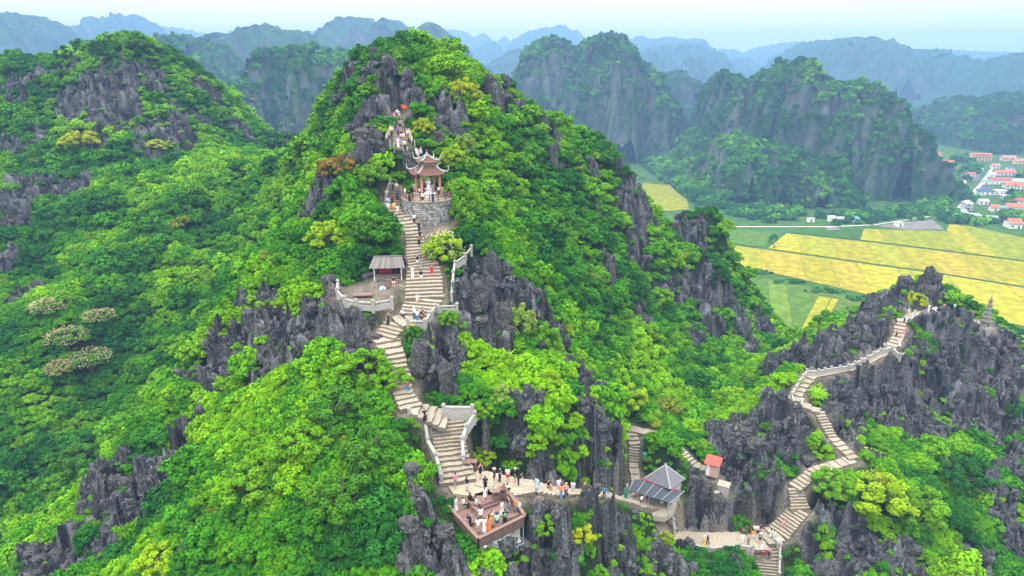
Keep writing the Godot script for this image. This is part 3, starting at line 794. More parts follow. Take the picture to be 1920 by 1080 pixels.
# ---------------------------------------------------------------- scene
func make_view() -> void:
	var cam := Camera3D.new()
	cam.name = "camera"
	cam.position = Vector3(0, EYE, 0)
	cam.rotation_degrees = Vector3(-PITCH, 0, 0)
	cam.fov = rad_to_deg(2.0 * atan(540.0 / FOCAL))
	cam.near = 1.0
	cam.far = 12000.0
	add_child(cam)
	cam.current = true
	var sky_m := ProceduralSkyMaterial.new()
	sky_m.sky_top_color = lin(0.95, 0.97, 1.0)
	sky_m.sky_horizon_color = lin(0.275, 0.232, 0.203)
	sky_m.sky_curve = 0.7
	sky_m.sky_energy_multiplier = 2.0
	sky_m.ground_horizon_color = lin(0.275, 0.232, 0.203)
	sky_m.ground_bottom_color = lin(0.2, 0.25, 0.2)
	sky_m.sun_angle_max = 0.0
	var sky := Sky.new()
	sky.sky_material = sky_m
	var env := Environment.new()
	env.background_mode = Environment.BG_SKY
	env.sky = sky
	env.background_energy_multiplier = 1.0
	env.tonemap_mode = Environment.TONE_MAPPER_LINEAR
	env.tonemap_exposure = 1.12
	env.fog_enabled = true
	env.fog_density = 0.00034
	env.fog_light_color = lin(0.31, 0.56, 0.95)
	env.sdfgi_enabled = true
	env.ssao_enabled = true
	env.ssil_enabled = true
	var we := WorldEnvironment.new()
	we.name = "world_environment"
	we.environment = env
	add_child(we)
	var sun := DirectionalLight3D.new()
	sun.name = "sun"
	sun.light_energy = 0.5
	sun.light_color = Color(1.0, 0.97, 0.9)
	sun.light_angular_distance = 10.0
	sun.rotation_degrees = Vector3(-58, -40, 0)
	sun.shadow_enabled = true
	add_child(sun)

var t_last := 0
func clock(what: String) -> void:
	var t := Time.get_ticks_msec()
	print(what, " ", t - t_last, " ms")
	t_last = t


# ---------------------------------------------------------------- mesh building
class Shape:
	var v := PackedVector3Array()
	var c := PackedColorArray()
	var idx := PackedInt32Array()
	var tint := Color.WHITE
	var painted := false
	func ink(col: Color) -> Shape:
		tint = col
		painted = true
		return self
	func quad(a: Vector3, b: Vector3, d: Vector3, e: Vector3) -> void:
		var o := v.size()
		v.append_array([a, b, d, e])
		c.append_array([tint, tint, tint, tint])
		idx.append_array([o, o + 1, o + 2, o, o + 2, o + 3])
	func tri(a: Vector3, b: Vector3, d: Vector3) -> void:
		var o := v.size()
		v.append_array([a, b, d])
		c.append_array([tint, tint, tint])
		idx.append_array([o, o + 1, o + 2])
	func box(at: Vector3, size: Vector3, b := Basis.IDENTITY) -> Shape:      # at is the centre
		var p := []
		for k in 8: p.append(at + b * (Vector3(-0.5 if k & 1 == 0 else 0.5, -0.5 if k & 2 == 0 else 0.5, -0.5 if k & 4 == 0 else 0.5) * size))
		for f in [[0, 1, 3, 2], [4, 6, 7, 5], [0, 4, 5, 1], [2, 3, 7, 6], [0, 2, 6, 4], [1, 5, 7, 3]]: quad(p[f[0]], p[f[1]], p[f[2]], p[f[3]])
		return self
	func bar(a: Vector3, b: Vector3, wide: float, tall: float) -> Shape:
		var z := (b - a).normalized()
		var x := Vector3.UP.cross(z)
		x = Vector3.RIGHT if x.length() < 0.01 else x.normalized()
		return box((a + b) / 2.0, Vector3(wide, tall, a.distance_to(b)), Basis(x, z.cross(x), z))
	func tube(pts: Array, radii: Array, sides := 6) -> Shape:
		var o := v.size()
		var n := pts.size()
		for i in n:
			var z: Vector3 = (pts[mini(i + 1, n - 1)] - pts[maxi(i - 1, 0)]).normalized()
			var x := z.cross(Vector3(0.31, 0.2, 0.93)).normalized()
			var y := z.cross(x)
			for k in sides:
				var a := TAU * k / sides
				v.append(pts[i] + (x * cos(a) + y * sin(a)) * radii[i])
				c.append(tint)
		for i in n - 1:
			for k in sides:
				var e := o + i * sides + k
				var f := o + i * sides + (k + 1) % sides
				idx.append_array([e, e + sides, f, f, e + sides, f + sides])
		for k in range(1, sides - 1):
			idx.append_array([o, o + k, o + k + 1])
			var m := o + (n - 1) * sides
			idx.append_array([m, m + k, m + k + 1])
		return self
	func lathe(at: Vector3, prof: Array, sides := 12, turn := 0.0, wave := 0.0) -> Shape:     # prof: [radius, height, ...]; wave lifts the corners of flared rims
		var o := v.size()
		var n := prof.size() / 2
		for i in n:
			for k in sides:
				var a := TAU * k / sides + turn
				v.append(at + Vector3(cos(a) * prof[i * 2], prof[i * 2 + 1], sin(a) * prof[i * 2]))
				c.append(tint)
		for i in n - 1:
			for k in sides:
				var e := o + i * sides + k
				var f := o + i * sides + (k + 1) % sides
				idx.append_array([e, e + sides, f, f, e + sides, f + sides])
		for k in range(1, sides - 1):
			var m := o + (n - 1) * sides
			idx.append_array([m, m + k, m + k + 1])
			idx.append_array([o, o + k, o + k + 1])
		return self
	func prism(poly: Array, y0: float, y1: float) -> Shape:        # poly: Vector3 corners, seen from above
		var flat := PackedVector2Array()
		for p in poly: flat.append(Vector2(p.x, p.z))
		var t := Geometry2D.triangulate_polygon(flat)
		for y in [y0, y1]:
			for i in range(0, t.size(), 3):
				tri(Vector3(flat[t[i]].x, y, flat[t[i]].y), Vector3(flat[t[i + 1]].x, y, flat[t[i + 1]].y), Vector3(flat[t[i + 2]].x, y, flat[t[i + 2]].y))
		for i in poly.size():
			var a: Vector3 = poly[i]
			var b: Vector3 = poly[(i + 1) % poly.size()]
			quad(Vector3(a.x, y0, a.z), Vector3(b.x, y0, b.z), Vector3(b.x, y1, b.z), Vector3(a.x, y1, a.z))
		return self
	func done() -> ArrayMesh:
		var a := []
		a.resize(Mesh.ARRAY_MAX)
		a[Mesh.ARRAY_VERTEX] = v
		a[Mesh.ARRAY_INDEX] = idx
		if painted: a[Mesh.ARRAY_COLOR] = c
		var m := ArrayMesh.new()
		m.add_surface_from_arrays(Mesh.PRIMITIVE_TRIANGLES, a)
		return m

func sh() -> Shape:
	return Shape.new()

func stone_mat(a: Color, b: Color, scale := 0.6, bump := 6.0, rough := 0.85, sd := 60) -> StandardMaterial3D:
	var m := mat(Color.WHITE, rough, 0.3)
	m.albedo_texture = noise_tex(noise(FastNoiseLite.TYPE_SIMPLEX, 0.025, sd, 5), 256, a, b)
	m.normal_enabled = true
	m.normal_texture = noise_tex(noise(FastNoiseLite.TYPE_SIMPLEX, 0.05, sd + 1, 4), 256, Color.BLACK, Color.WHITE, bump)
	m.uv1_triplanar = true
	m.uv1_world_triplanar = true
	m.uv1_scale = Vector3.ONE * scale
	m.vertex_color_use_as_albedo = false
	return m

func more_materials() -> void:
	M.step = stone_mat(lin(0.24, 0.2, 0.145), lin(0.46, 0.4, 0.305), 0.35, 5.0, 0.9, 61)
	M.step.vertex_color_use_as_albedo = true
	M.step2 = stone_mat(lin(0.2, 0.17, 0.125), lin(0.41, 0.355, 0.275), 0.5, 5.0, 0.9, 64)
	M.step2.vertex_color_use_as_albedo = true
	M.plaster = stone_mat(lin(0.2, 0.195, 0.18), lin(0.56, 0.54, 0.5), 0.5, 4.0, 0.9, 67)
	M.concrete = stone_mat(lin(0.3, 0.27, 0.21), lin(0.46, 0.41, 0.33), 0.4, 4.0, 0.9, 70)
	M.masonry = mat(Color.WHITE, 0.9, 0.3)
	M.masonry.vertex_color_use_as_albedo = true
	M.boards = stone_mat(lin(0.16, 0.095, 0.075), lin(0.26, 0.165, 0.135), 0.8, 3.0, 0.7, 73)
	M.rail = stone_mat(lin(0.1, 0.06, 0.055), lin(0.17, 0.11, 0.1), 0.8, 3.0, 0.6, 75)
	M.bin = stone_mat(lin(0.13, 0.07, 0.06), lin(0.2, 0.12, 0.1), 0.8, 2.0, 0.6, 77)
	M.thatch = stone_mat(lin(0.11, 0.1, 0.095), lin(0.25, 0.235, 0.215), 0.7, 6.0, 0.9, 79)
	M.grey_wood = stone_mat(lin(0.2, 0.185, 0.17), lin(0.36, 0.33, 0.3), 0.9, 4.0, 0.9, 81)
	M.tile = stone_mat(lin(0.1, 0.05, 0.04), lin(0.21, 0.105, 0.08), 0.9, 6.0, 0.8, 83)
	M.tile_grey = stone_mat(lin(0.1, 0.1, 0.115), lin(0.22, 0.22, 0.24), 0.6, 4.0, 0.7, 85)
	M.ridge = stone_mat(lin(0.3, 0.3, 0.3), lin(0.5, 0.5, 0.49), 0.9, 4.0, 0.9, 87)
	M.pink = stone_mat(lin(0.48, 0.22, 0.17), lin(0.62, 0.32, 0.26), 0.6, 2.0, 0.7, 89)
	M.old_stone = stone_mat(lin(0.16, 0.155, 0.14), lin(0.4, 0.385, 0.35), 0.7, 5.0, 0.9, 97)
	M.sand = stone_mat(lin(0.32, 0.26, 0.18), lin(0.5, 0.42, 0.3), 0.9, 6.0, 0.9, 91)
	M.bark = stone_mat(lin(0.08, 0.06, 0.045), lin(0.2, 0.16, 0.12), 1.2, 6.0, 0.95, 93)
	M.steel = mat(lin(0.25, 0.27, 0.3), 0.5)
	M.awning = mat(lin(0.035, 0.045, 0.06), 0.5)
	M.white = mat(lin(0.75, 0.75, 0.73), 0.6)
	M.red_cloth = mat(lin(0.35, 0.015, 0.02), 0.6)
	M.dark = mat(lin(0.02, 0.02, 0.022), 0.7)
	M.flag = mat(lin(0.6, 0.03, 0.015), 0.6)
	M.yellow = mat(lin(0.75, 0.55, 0.03), 0.6)
	M.green_cloth = mat(lin(0.02, 0.35, 0.2), 0.6)
	M.shed_red = mat(lin(0.62, 0.06, 0.04), 0.5)
	M.glass_dark = mat(lin(0.03, 0.04, 0.05), 0.2)

# ---------------------------------------------------------------- paths: picture column, row, height; then half width
const PATHS := {
	"main": [[858, 905, 67.8, 1.9], [845, 845, 69.4, 1.8], [838, 790, 71.6, 1.9], [800, 775, 72.5, 1.7], [770, 766, 73.1, 1.3], [757, 740, 73.8, 1.1], [750, 700, 74.8, 1.1], [738, 665, 75.9, 1.3], [722, 632, 76.8, 1.6], [745, 606, 77.8, 1.8], [780, 592, 78.3, 2.2], [796, 560, 79.6, 2.6], [794, 500, 82.0, 2.3], [781, 470, 83.6, 1.5], [776, 440, 85.0, 1.2], [760, 415, 86.0, 1.3], [740, 398, 86.8, 1.1], [733, 370, 88.3, 1.1], [738, 345, 90.3, 1.0], [745, 300, 93.8, 0.5], [752, 272, 95.9, 1.3], [747, 245, 97.7, 1.0], [747, 218, 99.7, 0.9]],
	"deck": [[900, 895, 67.7, 1.4], [960, 912, 67.6, 1.6], [1000, 915, 67.3, 1.0], [1040, 922, 66.0, 1.1], [1090, 926, 62.0, 1.2], [1133, 929, 57.5, 1.2], [1180, 941, 52.2, 1.5], [1212, 942, 50.4, 2.4], [1235, 975, 48.6, 1.4], [1254, 1007, 46.6, 1.5], [1320, 1014, 45.8, 1.6], [1430, 1014, 45.0, 2.0], [1437, 1045, 43.6, 1.6], [1440, 1085, 41.7, 1.5]],
	"pagoda": [[1432, 1010, 45.0, 1.5], [1460, 1000, 45.5, 1.6], [1500, 955, 48.0, 1.4], [1490, 915, 50.0, 1.0], [1530, 882, 51.5, 0.9], [1600, 861, 52.2, 0.9], [1560, 820, 53.5, 0.8], [1535, 772, 56.0, 0.9], [1488, 752, 56.9, 1.0], [1500, 725, 57.6, 1.2], [1522, 702, 58.4, 1.1], [1600, 690, 58.3, 0.7], [1668, 656, 58.8, 0.9], [1684, 632, 59.6, 1.0], [1690, 598, 61.0, 0.9], [1720, 586, 61.0, 0.6], [1750, 587, 60.6, 0.6], [1815, 598, 59.3, 0.5], [1846, 610, 58.4, 1.7]],
	"cave": [[1196, 925, 50.4, 0.8], [1187, 866, 51.3, 0.7], [1190, 835, 52.8, 0.8], [1182, 803, 54.0, 0.9], [1215, 811, 53.8, 0.8], [1262, 832, 52.6, 0.8], [1300, 870, 50.8, 0.8], [1335, 885, 50.0, 0.8]],
}
var ways := {}

func lay_paths() -> void:
	var best := PackedFloat32Array()
	var want := PackedFloat32Array()
	best.resize(HW * HH); want.resize(HW * HH)
	for key in PATHS:
		var pts := []
		for q in PATHS[key]:
			var p := on_level(q[0], q[1], q[2])
			pts.append([p, float(q[3])])
		ways[key] = pts
		for i in pts.size() - 1:
			if key != "main" or i < 18 or i > 19: lay_strip(best, want, pts[i][0], pts[i + 1][0], pts[i][1], pts[i + 1][1])
	for s in LEVELS:
		var p := on_level(s[0], s[1], s[2])
		lay_strip(best, want, p, p + Vector3(0.01, 0, 0), s[3], s[3])
	for o in HW * HH:
		if best[o] > 0.0:
			HG[o] = lerpf(HG[o], want[o] - 0.3, smoothstep(0.0, 0.75, best[o]))
			PM[o] = smoothstep(0.62, 0.85, best[o])

const LEVELS := [[803, 366, 88.4, 2.5], [783, 416, 85.4, 0.9], [798, 424, 84.8, 0.9], [812, 436, 84.6, 1.6], [838, 420, 85.2, 1.6], [790, 430, 85.0, 1.2], [905, 962, 62.5, 4.4], [1335, 889, 49.9, 1.2], [1356, 922, 48.9, 1.0], [1345, 942, 48.0, 0.8], [1846, 612, 58.2, 1.6], [690, 545, 80.3, 3.6], [728, 522, 81.0, 2.4], [660, 553, 80.3, 2.4], [890, 893, 67.7, 1.6], [1225, 935, 50.4, 3.6]]

# built places where neither shrubs nor rock may stand: picture column, row, height, radius, rock too
const CLEAR := [[805, 400, 88, 5.2, 1], [812, 425, 85.5, 3.0, 1], [905, 960, 67, 5.0, 1], [880, 905, 67.7, 3.4, 1], [920, 1005, 65, 3.0, 1], [700, 560, 80.3, 4.0, 1], [730, 530, 80.5, 3.2, 1], [1220, 945, 50.4, 4.0, 1], [1245, 900, 52, 3.6, 1], [1230, 965, 49.5, 2.6, 1], [1200, 955, 50.5, 2.6, 1], [1335, 880, 51, 2.0, 1], [1345, 895, 50, 1.6, 1], [1356, 918, 49, 1.6, 1], [1345, 938, 48, 1.4, 1], [1846, 608, 59, 2.2, 0], [838, 830, 70, 2.6, 0], [862, 770, 72, 1.6, 0], [785, 595, 78, 2.6, 0], [850, 530, 80.5, 1.4, 0], [868, 490, 82.4, 1.4, 0], [1070, 935, 63, 2.0, 1], [1120, 935, 58, 2.0, 1], [1340, 1025, 46, 2.0, 1], [745, 375, 88, 2.4, 1], [1150, 955, 55, 2.6, 1], [1110, 958, 59, 2.4, 1], [1040, 940, 65, 1.6, 1], [1185, 965, 51, 2.4, 1], [1100, 926, 61, 2.4, 1], [1210, 962, 50, 3.4, 1], [1240, 945, 50, 3.0, 1], [1240, 985, 48.5, 2.2, 1], [900, 1040, 62, 3.2, 0], [1175, 968, 53, 3.4, 1], [1140, 962, 56, 2.6, 1], [1240, 1002, 47.5, 2.2, 1], [1205, 985, 49.5, 2.6, 1], [772, 888, 67.5, 1.8, 1]]

func lay_clear() -> void:
	for q in CLEAR:
		var p := on_level(q[0], q[1], q[2])
		blob(CM, p.x, -p.z, q[3] * 1.3, q[3] * 1.3, 1.0)
		if q[4]: blob(RM, p.x, -p.z, q[3] * 1.3, q[3] * 1.3, -1.0)
	for line in TREES:
		var f: PackedStringArray = line.split(" ", false, 5)
		var p := hit(float(f[0]), float(f[1]))
		if float(f[2]) > 2.5: blob(CM, p.x, -p.z, float(f[2]), float(f[2]), 0.7)

func lay_strip(best: PackedFloat32Array, want: PackedFloat32Array, a: Vector3, b: Vector3, wa: float, wb: float) -> void:
	var reach := maxf(wa, wb) + 3.5
	for j in range(maxi(0, int(minf(-a.z, -b.z) - reach - HD0)), mini(HH - 1, int(maxf(-a.z, -b.z) + reach - HD0) + 1) + 1):
		for i in range(maxi(0, int(minf(a.x, b.x) - reach - HX0)), mini(HW - 1, int(maxf(a.x, b.x) + reach - HX0) + 1) + 1):
			var p := Vector2(i + HX0, -(j + HD0))
			var ab := Vector2(b.x - a.x, b.z - a.z)
			var t := clampf((p - Vector2(a.x, a.z)).dot(ab) / maxf(ab.length_squared(), 1e-6), 0, 1)
			var far := p.distance_to(Vector2(a.x, a.z) + ab * t) - lerpf(wa, wb, t)
			var w := clampf(1.0 - (far + 0.3) / 3.5, 0, 1)
			var o := j * HW + i
			if w > best[o]:
				best[o] = w
				want[o] = lerpf(a.y, b.y, t)

func stand(u: float, v: float) -> Vector3:          # a place on a path or terrace
	var r := ray(u, v)
	var d := 42.0
	while d < 330.0:
		var x := r.x * d
		if EYE + r.y * d <= ground(x, d) + 0.3 * pick(PM, x, d): break
		d += 0.1
	return Vector3(r.x * d, EYE + r.y * d, -d)

func stairs(key: String, called: String, label: String) -> void:
	var root := Node3D.new()
	root.name = numbered(called)
	add_child(root)
	tag(root, label, "", "", "structure")
	var r := RandomNumberGenerator.new()
	r.seed = key.hash()
	var pts: Array = ways[key]
	for i in pts.size() - 1:
		var a: Vector3 = pts[i][0]
		var b: Vector3 = pts[i + 1][0]
		if key == "main" and (i == 18 or i == 19): continue      # here the way runs behind the boulder
		var run := Vector2(b.x - a.x, b.z - a.z).length()
		var n := maxi(1, maxi(int(round(absf(b.y - a.y) / 0.27)), int(run / 1.3)))
		var dir := Vector3(b.x - a.x, 0, b.z - a.z).normalized()
		var side := dir.cross(Vector3.UP)
		for k in n:
			var t0 := float(k) / n
			var t1 := float(k + 1) / n
			var p := a.lerp(b, t0)
			var q := a.lerp(b, t1)
			var top := maxf(p.y, q.y)
			if b.y > a.y: p -= dir * 0.12
			else: q += dir * 0.12
			var w0: float = lerpf(pts[i][1], pts[i + 1][1], t0)
			var w1: float = lerpf(pts[i][1], pts[i + 1][1], t1)
			var s := sh().ink(Color.WHITE)
			var segs := 6
			var lo := []
			var hi := []
			for e in segs + 1:
				var f := float(e) / segs * 2.0 - 1.0
				var j0 := r.randf_range(-0.07, 0.07)
				var j1 := r.randf_range(-0.02, 0.02)
				var drop := r.randf_range(-0.025, 0.025)
				lo.append(Vector3(p.x, top + drop, p.z) + side * f * (w0 + r.randf_range(-0.1, 0.1)) + dir * j0)
				hi.append(Vector3(q.x, top + drop + 0.01, q.z) + side * f * (w1 + r.randf_range(-0.1, 0.1)) + dir * j1)
			for e in segs:
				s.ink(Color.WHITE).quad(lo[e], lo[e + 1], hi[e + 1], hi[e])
				s.ink(Color(0.56, 0.57, 0.57))      # grey rubble risers and sides, with riser shade painted into the colour
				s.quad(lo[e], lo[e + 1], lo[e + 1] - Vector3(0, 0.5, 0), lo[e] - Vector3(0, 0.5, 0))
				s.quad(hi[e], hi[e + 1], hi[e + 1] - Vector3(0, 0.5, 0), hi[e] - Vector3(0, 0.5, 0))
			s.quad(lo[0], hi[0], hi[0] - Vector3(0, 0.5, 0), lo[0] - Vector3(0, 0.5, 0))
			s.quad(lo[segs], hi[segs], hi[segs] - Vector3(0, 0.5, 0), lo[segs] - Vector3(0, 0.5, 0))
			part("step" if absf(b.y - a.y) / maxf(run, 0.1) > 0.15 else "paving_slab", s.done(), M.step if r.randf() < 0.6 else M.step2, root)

# ---------------------------------------------------------------- parapets
func parapet(label: String, pts: Array, tall := 0.85, gap := 2.2, holes := true, m: Material = null) -> void:
	var w := []
	for q in pts: w.append(on_level(q[0], q[1], q[2]))
	var mm: Material = m if m else M.plaster
	var root := thing("stone_parapet", label, "parapet", w[0], 0.0, "whitewashed parapets along the stairs")
	var o: Vector3 = w[0]
	for i in w.size() - 1:
		var a: Vector3 = w[i] - o
		var b: Vector3 = w[i + 1] - o
		var n := maxi(1, int(round(a.distance_to(b) / gap)))
		for k in n:
			var p := a.lerp(b, float(k) / n)
			var q := a.lerp(b, float(k + 1) / n)
			post(root, p, tall + 0.2, mm)
			if holes:
				part("coping", sh().bar(p + Vector3(0, tall - 0.06, 0), q + Vector3(0, tall - 0.06, 0), 0.26, 0.13).done(), mm, root)
				var s := sh().bar(p + Vector3(0, 0.05, 0), q + Vector3(0, 0.05, 0), 0.2, 0.75)
				var cells := maxi(2, int(p.distance_to(q) / 0.42))
				for e in cells + 1:
					var c := p.lerp(q, float(e) / cells)
					s.bar(c.lerp(q, -0.03) + Vector3(0, tall * 0.66, 0), c.lerp(q, 0.07) + Vector3(0, tall * 0.66, 0), 0.19, tall * 0.45)
				part("panel", s.done(), mm, root)
			else:
				part("panel", sh().bar(p + Vector3(0, tall * 0.3, 0), q + Vector3(0, tall * 0.3, 0), 0.28, tall * 1.3).done(), mm, root)
				part("coping", sh().bar(p + Vector3(0, tall, 0), q + Vector3(0, tall, 0), 0.36, 0.1).done(), mm, root)
	post(root, w[w.size() - 1] - o, tall + 0.2, mm)

func post(root: Node, p: Vector3, tall: float, mm: Material) -> void:
	var s := sh().box(p + Vector3(0, tall / 2 - 0.3, 0), Vector3(0.34, tall + 0.6, 0.34))
	s.box(p + Vector3(0, tall + 0.03, 0), Vector3(0.44, 0.08, 0.44))
	s.box(p + Vector3(0, tall + 0.14, 0), Vector3(0.26, 0.14, 0.26))
	part("post", s.done(), mm, root)

func make_parapets() -> void:
	parapet("low curved white parapet round the terrace before the wooden hut", [[634, 540, 80.6], [633, 556, 80.3], [646, 571, 80.1], [668, 577, 80.0], [700, 579, 80.0], [735, 573, 80.0]])
	parapet("white parapet of the small landing with the yellow plate", [[765, 613, 77.9], [797, 613, 77.9], [816, 585, 78.6], [857, 583, 78.7]], 0.8)
	parapet("tall weathered parapet climbing right of the flowering tree", [[847, 562, 79.4], [850, 522, 81.0], [853, 503, 81.9], [872, 489, 82.4], [884, 474, 83.2]])
	parapet("curved white parapet beside the path left of the round stone wall", [[732, 348, 90.0], [724, 372, 88.1], [723, 394, 86.7], [736, 412, 85.9], [754, 424, 85.3], [760, 445, 84.4]])
	parapet("plain grey wall closing the head of the lower flight", [[832, 782, 71.8], [886, 783, 71.8]], 1.3, 5.0, false)
	parapet("right hand parapet stepping down the lower flight", [[890, 787, 71.6], [874, 812, 70.6], [867, 835, 69.9], [869, 868, 68.7]], 0.8, 1.8, false)
	parapet("left hand parapet following the lower flight to the plaza", [[768, 782, 72.6], [797, 800, 71.6], [802, 836, 69.9], [818, 866, 68.9], [828, 906, 67.8]], 0.8, 1.8, false)
	parapet("short balustrade on the path just past the viewing deck", [[1040, 945, 65.0], [1062, 944, 63.4], [1082, 938, 61.6]], 0.8, 1.6)
	parapet("short balustrade where the path drops to the kiosk", [[1100, 941, 60.0], [1124, 946, 57.4], [1144, 940, 55.8]], 0.8, 1.6)
	parapet("pale post and wall beside the steps below the kiosk", [[1252, 958, 49.8], [1262, 985, 47.8], [1264, 1003, 46.6]], 0.9, 1.6)
	parapet("balustrade with square openings along the lower paved path", [[1276, 1034, 46.0], [1297, 1028, 46.0], [1328, 1036, 45.4], [1385, 1030, 45.1], [1411, 1034, 45.0]], 0.75, 2.0)
	parapet("weathered parapet right of the steps leaving the frame below", [[1462, 1030, 44.9], [1461, 1055, 43.3], [1460, 1085, 41.8]], 0.8, 1.4)
	parapet("long stepped white balustrade winding up the pagoda hill", [[1490, 768, 56.4], [1484, 745, 57.2], [1497, 722, 57.8], [1512, 702, 58.6], [1534, 702, 58.5], [1558, 697, 58.4], [1590, 693, 58.4], [1625, 676, 58.7], [1650, 662, 58.9], [1672, 658, 58.9], [1687, 672, 58.6], [1702, 665, 58.7]], 0.7, 1.9)

# ---------------------------------------------------------------- pavilion, terrace and statue
func hip_roof(half: float, top: float, rise: float, lift: float) -> Shape:
	var s := sh()
	var n := 10
	for side in 4:
		var b := Basis(Vector3.UP, side * PI / 2)
		for i in n:
			for j in 6:
				var q := []
				for e in [[i, j], [i + 1, j], [i + 1, j + 1], [i, j + 1]]:
					var t: float = e[1] / 6.0
					var x: float = e[0] / float(n) * 2.0 - 1.0
					var h := lerpf(top, half, t)
					q.append(b * Vector3(x * h, rise * pow(1.0 - t, 1.45) + lift * pow(absf(x), 4.0) * t * t, h))
				s.quad(q[0], q[1], q[2], q[3])
				for k in 4: q[k] = q[k] - Vector3(0, 0.12, 0)
				s.quad(q[0], q[1], q[2], q[3])
	return s

func hip_ridges(half: float, top: float, rise: float, lift: float) -> Shape:
	var s := sh()
	for side in 4:
		var b := Basis(Vector3.UP, side * PI / 2 + PI / 4)
		var pts := []
		var rad := []
		for j in 9:
			var t := j / 8.0
			var h := lerpf(top, half, t) * sqrt(2.0)
			pts.append(b * Vector3(0, rise * pow(1.0 - t, 1.45) + lift * t * t + 0.06, h))
			rad.append(0.12)
		for j in 5:                               # the horn at the corner
			var a := (j + 1) * 0.36
			pts.append(b * Vector3(0, lift + 0.06 + 0.85 * (1.0 - cos(a)) * 0.9, half * sqrt(2.0) + 0.36 * sin(a) * (1.0 if j < 3 else 0.8)))
			rad.append(0.11 - 0.018 * j)
		s.tube(pts, rad, 6)
		var top_side := Basis(Vector3.UP, side * PI / 2)
		s.bar(top_side * Vector3(-top, rise + 0.06, top), top_side * Vector3(top, rise + 0.06, top), 0.16, 0.2)
		s.lathe(b * Vector3(0, lift * 0.5 + 0.1, half * 1.16), [0.11, 0.0, 0.17, 0.12, 0.06, 0.3, 0.02, 0.5], 6)
	return s

